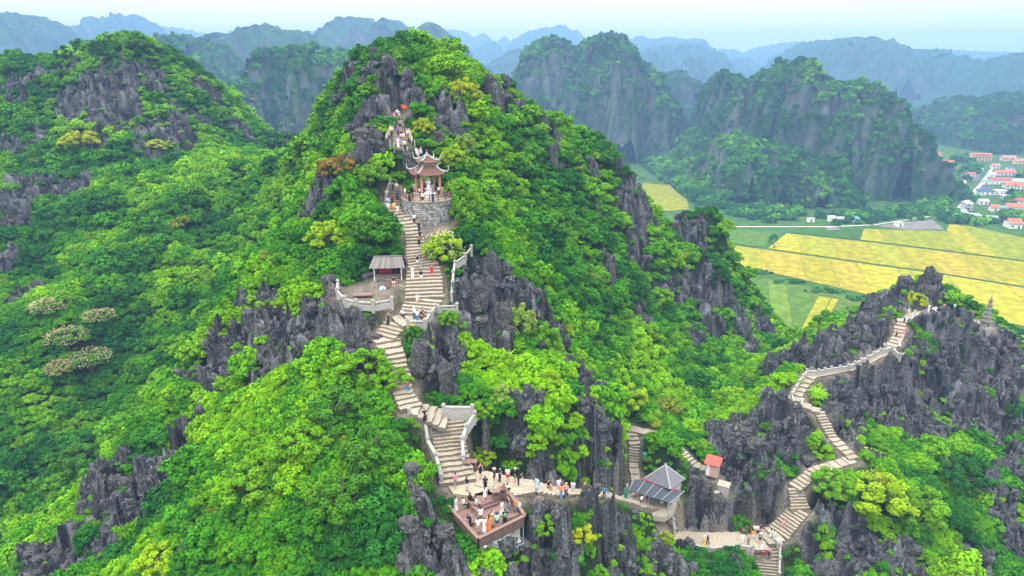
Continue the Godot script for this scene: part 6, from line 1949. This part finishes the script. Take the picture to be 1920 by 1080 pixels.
	w.phone = sh().box((J.finl + J.finr) / 2.0 + Vector3(0, 0.02, 0.02), Vector3(0.15, 0.08, 0.012)).done()
	wear[pose] = w
	return w

const DYES := {"white": Color(0.66, 0.66, 0.65), "black": Color(0.018, 0.018, 0.02), "navy": Color(0.02, 0.03, 0.09), "grey": Color(0.22, 0.23, 0.25), "red": Color(0.5, 0.03, 0.03), "maroon": Color(0.2, 0.02, 0.03), "pink": Color(0.65, 0.22, 0.3), "magenta": Color(0.5, 0.02, 0.22), "orange": Color(0.7, 0.22, 0.03), "yellow": Color(0.7, 0.5, 0.04), "green": Color(0.1, 0.3, 0.14), "mint": Color(0.35, 0.6, 0.45), "teal": Color(0.02, 0.1, 0.11), "blue": Color(0.05, 0.2, 0.5), "sky": Color(0.3, 0.55, 0.75), "jeans": Color(0.08, 0.2, 0.38), "beige": Color(0.52, 0.4, 0.26), "brown": Color(0.2, 0.1, 0.05), "purple": Color(0.2, 0.1, 0.4), "straw": Color(0.6, 0.45, 0.22), "skin": Color(0.5, 0.3, 0.2)}
var dyed := {}
func dye(called: String) -> Material:
	if not dyed.has(called): dyed[called] = mat(DYES[called].linear_to_srgb(), 0.8, 0.3)
	return dyed[called]

# feet column, row; height of the floor or - for the path; pose; turn; top; bottom; head; extra; label
const PEOPLE := [
"854 913 67.7 walk 200 tee:pink trousers:grey hair - person in a pink top and grey trousers walking towards the steps",
"876 921 67.7 stand 150 tee:black shorts:white hair - person in a black hoodie and white shorts on the plaza",
"901 895 67.7 walk 20 tank:black shorts:black brown - person in black sportswear and red shoes near the litter bins",
"910 919 67.7 stand 185 tee:black trousers:black hair - person all in black standing at the head of the deck seen from behind",
"909 938 67.62 walk 180 tee:white skirt:white long - person in a white skirt walking onto the raised deck platform",
"927 904 67.7 stand 250 tee:navy shorts:navy hat:straw - person in navy with a straw hat behind the litter bin",
"937 903 67.7 phone 60 tee:navy trousers:black hair phone:black person in dark blue looking at a phone by the bins",
"952 903 67.6 stand 170 tee:white shorts:red hair - person in a white shirt and red shorts by the cliff",
"965 904 67.6 stand 100 tee:black shorts:black hair+cap:white - person in black with a white cap on the narrow path",
"972 911 67.5 lean 90 tee:black trousers:black hair - person in black bending forward on the narrow path",
"855 958 67.25 stand 120 gown:white none long - person in a pale dress by the left deck railing",
"869 953 67.25 sit 100 tee:white trousers:black hair - person in a white shirt and black trousers seated at the left deck edge",
"882 944 67.25 sit 130 tee:black trousers:black hair backpack:black person in black seated with a black bag beside the platform",
"893 952 67.25 sit 110 tee:white trousers:grey hair - person in white and grey seated against the deck platform",
"902 972 67.25 sit 200 tee:white shorts:white hair - person in a white top seated with back turned on the long bench",
"941 966 67.25 stand 250 gown:white none hair - person in a long white dress in the middle of the deck",
"953 957 67.25 stand 300 tank:black trousers:jeans long - person in a black top and wide blue jeans on the deck",
"945 934 67.25 stand 160 tee:brown shorts:brown hair - person in brown next to the tall litter bin",
"954 934 67.25 lean 210 tee:white shorts:beige hair backpack:black person in white with a black backpack beside the right railing",
"967 961 67.25 stand 300 tee:orange trousers:grey cap:purple - person in a colourful top and purple cap at the right railing",
"974 965 67.25 stand 280 tee:white trousers:black hair - person in a white shirt and black trousers at the right deck corner",
"882 988 67.25 lean 290 tee:navy trousers:navy hair - person in navy leaning on the left deck railing",
"897 999 67.25 stand 200 tee:white shorts:beige hair - person in a white tee with a bag strap at the front deck corner",
"908 998 67.25 stand 170 gown:white none brown - person in a white sundress at the front railing",
"917 994 67.25 stand 160 gown:orange none long - person in an orange pink dress at the front railing",
"923 985 67.25 stand 60 gown:beige none hair backpack:black person in a beige dress carrying a black backpack on the deck",
"932 990 67.25 stand 180 tee:mint shorts:teal hat:navy - person in a mint top and dark hat at the front railing",
"947 983 67.25 stand 190 tee:black trousers:black hair backpack:green person in black with a dark green backpack at the front railing",
"1007 921 - stand 140 tee:sky skirt:sky hair - person in light blue on the rocks past the deck",
"1028 919 - sit 40 tee:black shorts:black hair - person in black sitting beside the path under the cliff",
"1047 922 - stand 200 tee:white shorts:sky hair - person in white and pale blue shorts on the path",
"1061 932 - walk 160 tee:pink trousers:navy cap:yellow - person in a pink shirt and yellow cap on the path",
"1052 934 - walk 200 tee:orange trousers:jeans hair - person in an orange top and jeans behind the short balustrade",
"1074 926 - stand 170 tee:white trousers:white hair - person in white between two balustrade posts",
"1096 924 - stand 40 tank:orange trousers:black hair - person in an orange and black top where the path drops",
"1114 936 - crouch 30 tee:green trousers:green hair - person in green crouching by the path wall",
"1133 935 - walk 150 tee:blue trousers:navy hair - person in a blue top heading down to the kiosk",
"1202 948 - stand 220 tee:white shorts:navy hair - person in a pale shirt and dark shorts under the kiosk awning",
"1240 951 - sit 340 tee:white trousers:black hair - person in white sitting under the awning edge",
"1255 953 - stand 330 tee:orange trousers:black hair - person in orange and black at the right end of the awning",
"1259 962 - crouch 20 tee:purple trousers:purple hair - person in purple crouching by the kiosk post",
"1319 1024 - walk 90 gown:yellow none hat:white - person in a yellow dress and white hat on the lower paved path",
"1326 1023 - walk 110 tee:navy trousers:navy hair - person in navy walking beside the one in yellow",
"1406 1002 - stand 80 tee:maroon trousers:maroon long - person in maroon beside the dark bush",
"1411 997 - sit 10 tee:black trousers:navy hair - person in black seated first in the row by the rocks",
"1414 998 - sit 350 tee:white shorts:black hair - person in white seated second in the row by the rocks",
"1419 998 - sit 5 tee:white trousers:black hair - person in white and black trousers seated third in the row by the rocks",
"1425 997 - sit 340 tee:black shorts:grey hair - person in black and grey seated at the right end of the row by the rocks",
"1411 1012 - stand 170 tee:orange shorts:white hair - person in an orange shirt and white shorts near the parapet post",
"1424 1018 - stand 160 tee:grey shorts:black hat:white - person in a grey shirt and white hat at the foot of the steps",
"1444 1010 - stand 190 tee:white skirt:white long - person in a white outfit at the start of the pagoda steps",
"1450 1013 - walk 180 tee:white trousers:sky hair - person in a white shirt and pale jeans at the pagoda steps",
"1466 993 - walk 330 gown:pink none long - person in a pale pink dress coming down the pagoda steps",
"1391 1023 45.1 stand 180 tee:white trousers:white hat:white - person in white with a white hat behind the low balustrade",
"1402 1023 45.1 stand 190 tee:grey trousers:grey cap:orange - person in grey with an orange cap behind the low balustrade",
"1427 1037 - sit 20 tee:white trousers:red hat:white - person with a white hat sitting on the top step",
"1441 1045 - walk 10 tee:pink trousers:black hair - person in a pink shirt walking down the last steps",
"1457 1028 - stand 250 tee:white trousers:white hat:white - person in white leaning by the right parapet post",
"728 610 - photo 40 gown:black none brown - person in a short black dress shading the eyes on the lower steps",
"757 601 - lean 250 tee:white shorts:navy hair - person in white and dark shorts bending by the rock wall",
"777 599 - walk 170 tee:white gown:teal scarf:white - person in a white headscarf and dark green skirt at the landing",
"783 604 - stand 190 tee:white trousers:jeans hair - person in a white tee and jeans on the landing",
"793 593 - sit 240 tee:grey trousers:navy hair - person in grey sitting on the landing wall",
"795 600 - sit 260 tee:brown trousers:brown hair - person in brown sitting low on the landing",
"783 574 - walk 10 tee:white shorts:beige hair - person in a white shirt and beige shorts coming down the wide stairs",
"774 521 - stand 350 gown:white none hair - person in a short white dress on the wide stairs",
"790 528 - stand 190 tee:black shorts:white hair - person in a black tee and white shorts climbing the wide stairs",
"783 499 - photo 20 tee:black shorts:white hair - person in a black tee with arms up on the wide stairs",
"790 503 - stand 160 gown:grey none long - person in a grey dress beside the flowering tree",
"810 519 - stand 10 tee:red shorts:red hair - person in red under the flowering tree",
"739 535 80.75 sit 0 tee:black shorts:white long - person in a black top sitting on the brown stepped seat",
"777 421 - stand 200 tee:white trousers:black hair - person in a white shirt and black trousers below the round wall",
"786 436 - walk 10 tee:black trousers:black long - person all in black coming down beside the round wall",
"788 452 - walk 180 tee:navy trousers:black hair - person in navy going up left of the flowering tree",
"786 462 - lean 170 tee:brown trousers:black hair - person bending over on the narrow steps above the hut",
"737 361 - stand 30 tank:black trousers:black hair - person in black where the upper stairs begin",
"744 361 - stand 350 tee:white trousers:black hair - person in a white tee and black trousers where the upper stairs begin",
"726 374 - stand 60 tee:white trousers:grey hair - person in white at the outer curve of the path wall",
"736 384 - stand 170 tee:maroon trousers:black hair - person in a dark red shirt beside the round wall path",
"745 378 - stand 200 tee:navy trousers:navy hair - person in a navy shirt beside the terrace railing",
"728 384 - sit 40 tee:sky trousers:jeans hair - person in blue sitting on the curved path wall",
"739 394 - sit 10 tee:yellow trousers:orange hair - person in yellow and orange sitting on the path steps",
"746 393 - stand 200 tee:brown trousers:jeans hair - person in brown and jeans beside the one in yellow",
"728 394 - sit 30 tee:white shorts:white hair - person in white sitting at the bend of the path wall",
"746 404 - walk 180 tee:white shorts:white hair - person in white climbing at the foot of the round wall",
"760 371 88.7 stand 300 tee:white trousers:white hair - person in white at the left end of the terrace railing",
"768 377 88.7 stand 10 gown:black none long - person in a black dress at the terrace railing",
"777 362 88.7 stand 60 tee:white shorts:beige hair - person in white and beige left of the pavilion",
"787 366 88.7 sit 30 tee:white trousers:black hair - person in white and black sitting before the pavilion",
"794 356 88.9 stand 180 gown:magenta none hair - person in a magenta dress before the white statue",
"793 381 88.7 stand 200 tee:white shorts:black hair - person in a white top and black shorts at the middle railing",
"812 381 88.7 stand 170 tee:navy trousers:navy hair - person in navy at the right of the middle railing",
"811 363 88.7 stand 200 tee:white trousers:sky hair - person in white right of the statue table",
"823 368 88.7 stand 160 tee:white trousers:black hair - person in a white tee and black trousers at the right terrace",
"830 368 88.7 stand 240 tee:beige trousers:beige hair - person in beige at the right terrace railing",
"838 361 88.7 stand 200 tee:white trousers:grey hair - person in white and grey at the far right terrace",
"842 357 88.7 stand 340 gown:beige none long - person in a tan dress at the right end of the terrace",
"745 222 h stand 350 tee:white trousers:navy hair - person in a white shirt standing under the red flag",
"739 223 h sit 30 tee:pink trousers:white hair - person in pink and white sitting below the flag",
"747 256 - walk 20 tee:purple trousers:navy hair - person in purple blue between the stone dragons",
"747 277 - stand 340 gown:white none long - person in a white dress at the foot of the left dragon",
"757 267 - walk 170 tee:white shorts:orange hair - person in white and orange climbing between the dragons",
"759 282 - stand 10 tee:white trousers:black hair - person in white and black on the upper stairs foot",
"789 288 h stand 350 tank:red gown:white hair - person in a red top and long white skirt above the pavilion roof",
"781 291 h sit 20 tee:white trousers:white hair - person in white sitting left of the pavilion finial",
"785 294 h sit 350 tee:pink trousers:white hair - person in pink sitting behind the pavilion finial",
"1702 593 h stand 30 tee:white skirt:beige hair - person in white at the top of the pagoda steps",
"1713 597 h stand 60 gown:sky none hat:white - person in a light blue dress and white hat on the pagoda hill",
"1706 599 - sit 20 tee:beige trousers:white hair - person in beige sitting at the pagoda step head",
"1695 606 - lean 200 tee:blue trousers:black hair - person in a blue top bending on the pagoda steps",
"1678 612 h stand 30 tee:black trousers:brown hair - person in black beside the left rock of the pagoda steps",
"1680 632 - stand 10 tank:orange trousers:black hair - person in orange and black on the pagoda steps",
"1692 635 - stand 330 tee:pink trousers:white long - person in pink and white on the pagoda steps",
"1685 648 - sit 350 gown:white none hair - person in white at the small landing of the pagoda steps",
"1692 649 - stand 200 tank:black shorts:beige hair - person in black and beige at the small landing of the pagoda steps",
"1657 653 - sit 60 tee:white trousers:jeans hair - person in white and jeans sitting on the white balustrade",
"1740 585 - stand 350 gown:white none long - person in a white dress on the rocks before the peak",
"1748 586 - sit 20 tee:white trousers:navy hair - person in white and navy sitting on the dark boulder",
"1753 585 - sit 330 tee:white trousers:white hair - person in white next to the one in navy on the boulder",
"1768 583 h stand 200 tee:pink trousers:black hair - person in pink half hidden behind the summit rocks",
"1788 583 h stand 20 tee:white trousers:blue hair - person in white and blue behind the right summit rocks",
"1800 586 h sit 200 tee:blue trousers:navy hair - person in blue behind the right summit rocks",
"1822 597 - stand 330 tee:red trousers:white hair - person in red and white on the path to the pagoda",
"1818 597 - stand 180 gown:white none long - person in a white dress on the path to the pagoda",
"1502 762 - walk 10 tee:white skirt:white hair - person in white where the white balustrade bends",
"797 792 - wave 20 gown:black none long - person in a short black dress at the top of the lower flight",
"765 737 - walk 180 tee:brown trousers:jeans hair - person in brown and jeans on the path under the trees",
"751 243 - walk 190 tee:grey shorts:black hair - person in grey and black shorts climbing above the stone dragons",
"744 236 - walk 0 tee:sky trousers:navy hair - person in pale blue coming down above the stone dragons",
"749 228 - stand 160 tee:beige trousers:brown hat:white - person in beige with a white hat near the top of the upper stairs",
"753 262 - walk 10 tee:maroon shorts:white hair - person in dark red and white shorts between the stone dragons",
"754 274 - stand 190 tee:black shorts:sky hair backpack:grey person in black with a grey backpack at the foot of the dragons"
]
func make_people() -> void:
	for line in PEOPLE:
		var f: PackedStringArray = line.split(" ", false, 9)
		var p: Vector3
		if f[2] == "-": p = stand(float(f[0]), float(f[1]))
		elif f[2] == "h": p = hit(float(f[0]), float(f[1]))
		else: p = on_level(float(f[0]), float(f[1]), float(f[2]))
		var w := outfit(f[3])
		var o := thing("person", f[9], "person", p, deg_to_rad(float(f[4])), "visitors on the hill")
		var bd := part("body", w.body, dye("skin"), o)
		part("face", w.face, dye("black"), bd)
		var t := f[5].split(":")
		if t[0] != "none": part({"tee": "shirt", "tank": "tank_top", "gown": "dress"}.get(t[0], t[0]), w["tee" if t[0] == "gown" else t[0]], dye(t[1]), o)
		if t[0] == "gown": part("dress_skirt", w.gown, dye(t[1]), o)
		var b := f[6].split(":")
		if b[0] != "none": part(b[0], w[b[0]], dye(b[1]), o)
		part("shoes", w.shoes, dye("white" if hash(line) % 3 == 0 else "black"), o)
		for h in f[7].split("+"):
			var q := h.split(":")
			if q.size() > 1: part({"cap": "cap", "hat": "sun_hat", "scarf": "headscarf"}[q[0]], w[q[0]], dye(q[1]), o)
			else: part("hair", w["long_hair" if h == "long" else "hair"], dye("brown" if h == "brown" else "black"), o)
		if f[8] != "-":
			var e := f[8].split(":")
			part(e[0], w[e[0]], dye(e[1]), o)
	print("people ", PEOPLE.size())

# ---------------------------------------------------------------- village in the plain
const HOUSES := [
"1840 303 28 9 9.5 -6 flat orange cream three storey cream hotel with orange balconies beneath the dark hill",
"1759 294 11 7 3.2 5 gable red white small red roofed house left of the hotel",
"1740 306 14 8 3 0 gable lilac white pale lilac roofed sheds beside the pond",
"1758 306 10 6 3 0 shed pale white low pale roofed building by the pond",
"1771 307 9 8 3.2 0 hip red white red hipped house by the pond",
"1786 309 9 7 3 0 hip orange white orange hipped house right of the red hipped one",
"1893 302 18 9 4 -8 gable brown cream brown tiled long house right of the hotel",
"1913 308 14 8 4 -8 gable brown cream second brown tiled house at the right edge",
"1886 329 24 8 3.2 -4 gable orange white long orange roofed hall right of the village road",
"1877 346 24 8 4.5 -4 gable red white long white house with a red roof by the road",
"1850 346 8 6 3.5 -10 shed teal white small teal roofed house at the roadside",
"1852 366 15 10 4 -6 hip blue white white house with a dark blue hipped roof",
"1878 366 13 8 4 -6 flat pale white flat white house right of the blue roofed one",
"1897 354 13 8 3.5 -5 gable orange white orange roofed house behind the flat white one",
"1914 355 9 8 3.5 -5 gable orange white orange roofed house at the right frame edge",
"1909 346 14 8 3.2 -5 gable grey white blue grey roofed building behind the orange ones",
"1830 374 7 6 3.2 -8 flat teal white small teal hut on the roadside",
"1816 395 8 8 6.6 -10 flat grey grey two storey grey house at the near end of the road",
"1797 404 18 8 3 -12 shed grey grey broad blue grey metal shed at the field edge",
"1778 402 9 6 2.6 -12 shed teal grey low teal shed left of the metal shed",
"1867 397 7 7 3.6 -8 gable orange white small orange gabled house in the trees",
"1882 396 9 6 3 -5 shed teal white teal lean to beside the small orange house",
"1905 397 17 9 3.8 -4 gable orange white large orange roofed house at right",
"1905 429 11 10 4 -6 gable orange white white house with an orange roof beside the golden field",
"1799 349 14 7 3.4 -6 gable pale white pale roofed hall in the trees left of the road",
"1768 367 4 4 2.6 0 gable red white tiny red roofed hut among the trees",
"1521 417 6 4 2.6 0 flat pale white tiny white hut at the foot of the cragged hill",
"1562 416 7 5 3.2 5 shed pale white white house with a pale sloping roof by the field road",
"1577 418 6 5 3 -5 gable grey grey grey gabled house by the field road",
"1604 417 7 5 3.2 0 shed teal white pale teal roofed house right of the grey gabled one",
"1687 425 7 5 2.6 10 flat grey white blue and white site cabin among the gravel heaps",
"1822 332 9 6 3.2 -10 gable red white red roofed house by the roadside pond",
"1838 322 8 6 3 -8 shed grey white grey roofed house at the far end of the road",
"1868 316 10 7 3.2 -6 gable brown white brown roofed house in front of the hotel",
"1896 319 9 6 3 -6 shed blue white blue roofed shop in front of the brown tiled houses",
"1860 332 8 6 3.2 -8 gable pale white pale gabled house beside the long orange hall",
"1845 384 9 6 3 -8 gable grey white grey roofed house among the trees right of the road",
"1890 375 9 7 3.2 -6 shed pale grey pale shed behind the large orange house",
"1916 383 8 7 3.4 -6 hip red white red hipped house at the right frame edge",
"1780 342 8 6 3 -4 shed grey white grey shed in the trees left of the pale hall",
"1830 412 10 7 3.2 -8 shed grey white grey roofed barn at the field corner",
"1862 418 9 7 3 -8 gable grey white grey gabled house left of the orange roofed field house",
"1748 296 8 6 3 3 shed pale white pale shed under the dark hill left of the red house"
]
func make_village() -> void:
	var roofs := {"orange": mat(lin(0.46, 0.12, 0.055), 0.8), "red": mat(lin(0.36, 0.07, 0.06), 0.8), "brown": mat(lin(0.36, 0.16, 0.12), 0.8), "grey": mat(lin(0.35, 0.38, 0.42), 0.6), "blue": mat(lin(0.03, 0.07, 0.13), 0.6), "teal": mat(lin(0.1, 0.3, 0.33), 0.6), "pale": mat(lin(0.6, 0.6, 0.62), 0.6), "lilac": mat(lin(0.45, 0.42, 0.5), 0.6)}
	var walls := {"white": mat(lin(0.72, 0.72, 0.7), 0.8), "cream": mat(lin(0.68, 0.5, 0.3), 0.8), "grey": mat(lin(0.45, 0.46, 0.48), 0.8)}
	for line in HOUSES:
		var f: PackedStringArray = line.split(" ", false, 9)
		var p := on_level(float(f[0]), float(f[1]), 0.0)
		var w := float(f[2]) * 0.74
		var dp := float(f[3]) * 0.76
		var h := float(f[4]) * 0.88
		var o := thing("house", f[9], "house", p + Vector3(0, 0, -dp / 2), deg_to_rad(float(f[5])), "village houses")
		var storeys := maxi(1, int(h / 2.75))
		part("wall", sh().box(Vector3(0, h / 2, 0), Vector3(w, h, dp)).done(), walls[f[8]], o)
		var s := sh()
		match f[6]:
			"gable":
				for e in [-1, 1]: s.box(Vector3(0, h + dp * 0.17, e * dp * 0.29), Vector3(w + 1.0, 0.25, dp * 0.7), Basis(Vector3(1, 0, 0), e * 0.55))
				for e in [-1, 1]: part("gable_wall", sh().prism([Vector3(-0.12, 0, -dp / 2), Vector3(0.12, 0, -dp / 2), Vector3(0.12, 0, dp / 2), Vector3(-0.12, 0, dp / 2)], h, h + dp * 0.14).done(), walls[f[8]], o, Vector3(e * (w / 2 - 0.13), 0, 0))
			"hip":
				var a := [Vector3(-w / 2 - 0.7, h, dp / 2 + 0.7), Vector3(w / 2 + 0.7, h, dp / 2 + 0.7), Vector3(w / 2 + 0.7, h, -dp / 2 - 0.7), Vector3(-w / 2 - 0.7, h, -dp / 2 - 0.7)]
				var r0 := Vector3(-w * 0.18, h + dp * 0.32, 0)
				var r1 := Vector3(w * 0.18, h + dp * 0.32, 0)
				s.quad(a[0], a[1], r1, r0); s.quad(a[2], a[3], r0, r1); s.tri(a[1], a[2], r1); s.tri(a[3], a[0], r0)
				s.quad(a[0] - Vector3(0, 0.2, 0), a[1] - Vector3(0, 0.2, 0), a[2] - Vector3(0, 0.2, 0), a[3] - Vector3(0, 0.2, 0))
			"shed": s.box(Vector3(0, h + 0.3, 0), Vector3(w + 0.8, 0.2, dp + 0.8), Basis(Vector3(1, 0, 0), 0.12))
			"flat": s.box(Vector3(0, h + 0.15, 0), Vector3(w + 0.3, 0.3, dp + 0.3))
		part("roof", s.done(), roofs[f[7]], o)
		var n := clampi(int(w / 3.0), 1, 8)
		for st in storeys:
			for k in n:
				var x := -w / 2 + (k + 0.5) * w / n
				var ch := minf(h, 2.8)
				if k == n / 2 and st == 0: part("door", sh().box(Vector3(x, 1.05, dp / 2 + 0.02), Vector3(1.1, 2.1, 0.1)).done(), M.bark, o)
				else:
					part("window", sh().box(Vector3(x, st * 2.75 + ch * 0.55, dp / 2 + 0.02), Vector3(1.2, 1.25, 0.1)).done(), M.glass_dark, o)
			if storeys > 1 and st > 0:
				part("balcony", sh().box(Vector3(0, st * 2.75, dp / 2 + 0.6), Vector3(w * 0.96, 0.16, 1.2)).done(), walls[f[8]], o)
				part("balcony_awning", sh().box(Vector3(0, st * 2.75 + 2.6, dp / 2 + 0.7), Vector3(w * 0.9, 0.1, 1.5), Basis(Vector3(1, 0, 0), 0.35)).done(), roofs[f[7]], o)
	var xs := [[], [], []]
	var cs := [PackedColorArray(), PackedColorArray(), PackedColorArray()]
	var r := RandomNumberGenerator.new()
	r.seed = 66
	for g in GROVES:
		for k in int(g[4]):
			var p := on_level(g[0] + r.randfn() * g[2] * 0.5, g[1] + r.randfn() * g[3] * 0.5, 0.0)
			var size := r.randf_range(2.0, 4.6) * (float(g[5]) if g.size() > 5 else 1.0)
			if near_road(p): continue
			var q := r.randi() % 3
			xs[q].append(Transform3D(Basis.from_euler(Vector3(0, r.randf() * TAU, 0)).scaled_local(Vector3(size, size * r.randf_range(0.8, 1.2), size)), p + Vector3(0, size * 0.5, 0)))
			cs[q].append(leaf_tint(p.x, p.z, r, -0.25))
	var o := mass("village_trees", "dark trees and hedges between the village houses and fields")
	for q in 3: multi("tree_mass", far_bushes[q], M.leaf, xs[q], cs[q], o)

func near_road(p: Vector3) -> bool:
	var way := [[1861, 316], [1841, 343], [1812, 379], [1792, 396]]
	for i in way.size() - 1:
		var a := on_level(way[i][0], way[i][1], 0.0)
		var b := on_level(way[i + 1][0], way[i + 1][1], 0.0)
		for k in 17:
			var q := a.lerp(b, k / 16.0)
			if absf(p.x - q.x) < 8.0 and p.z > q.z - 8.0 and p.z < q.z + 34.0: return true
	return false

func _ready() -> void:
	t_last = Time.get_ticks_msec()
	make_view()
	make_materials()
	more_materials()
	solve_ground(); clock("ground")
	lay_rock()
	lay_paths()
	lay_clear(); clock("rock and paths")
	make_terrain(); clock("terrain")
	make_plain(); clock("plain")
	make_hills(); clock("hills")
	make_blades(); clock("blades")
	make_shrubs(); clock("shrubs")
	stairs("main", "stone_stairs", "long stone stairway climbing the main ridge to the summit rocks")
	stairs("deck", "stone_stairs", "path and steps from the plaza past the kiosk to the bottom edge")
	stairs("pagoda", "stone_stairs", "narrow stone steps winding up to the pagoda")
	stairs("cave", "stone_stairs", "rough stone steps behind the kiosk roof"); clock("stairs")
	make_parapets()
	make_pavilion()
	make_dragons()
	make_hut()
	make_deck()
	make_kiosk()
	make_pagoda(); clock("buildings")
	make_trees(); clock("trees")
	make_boulders()
	make_people(); clock("people")
	make_village(); clock("village")
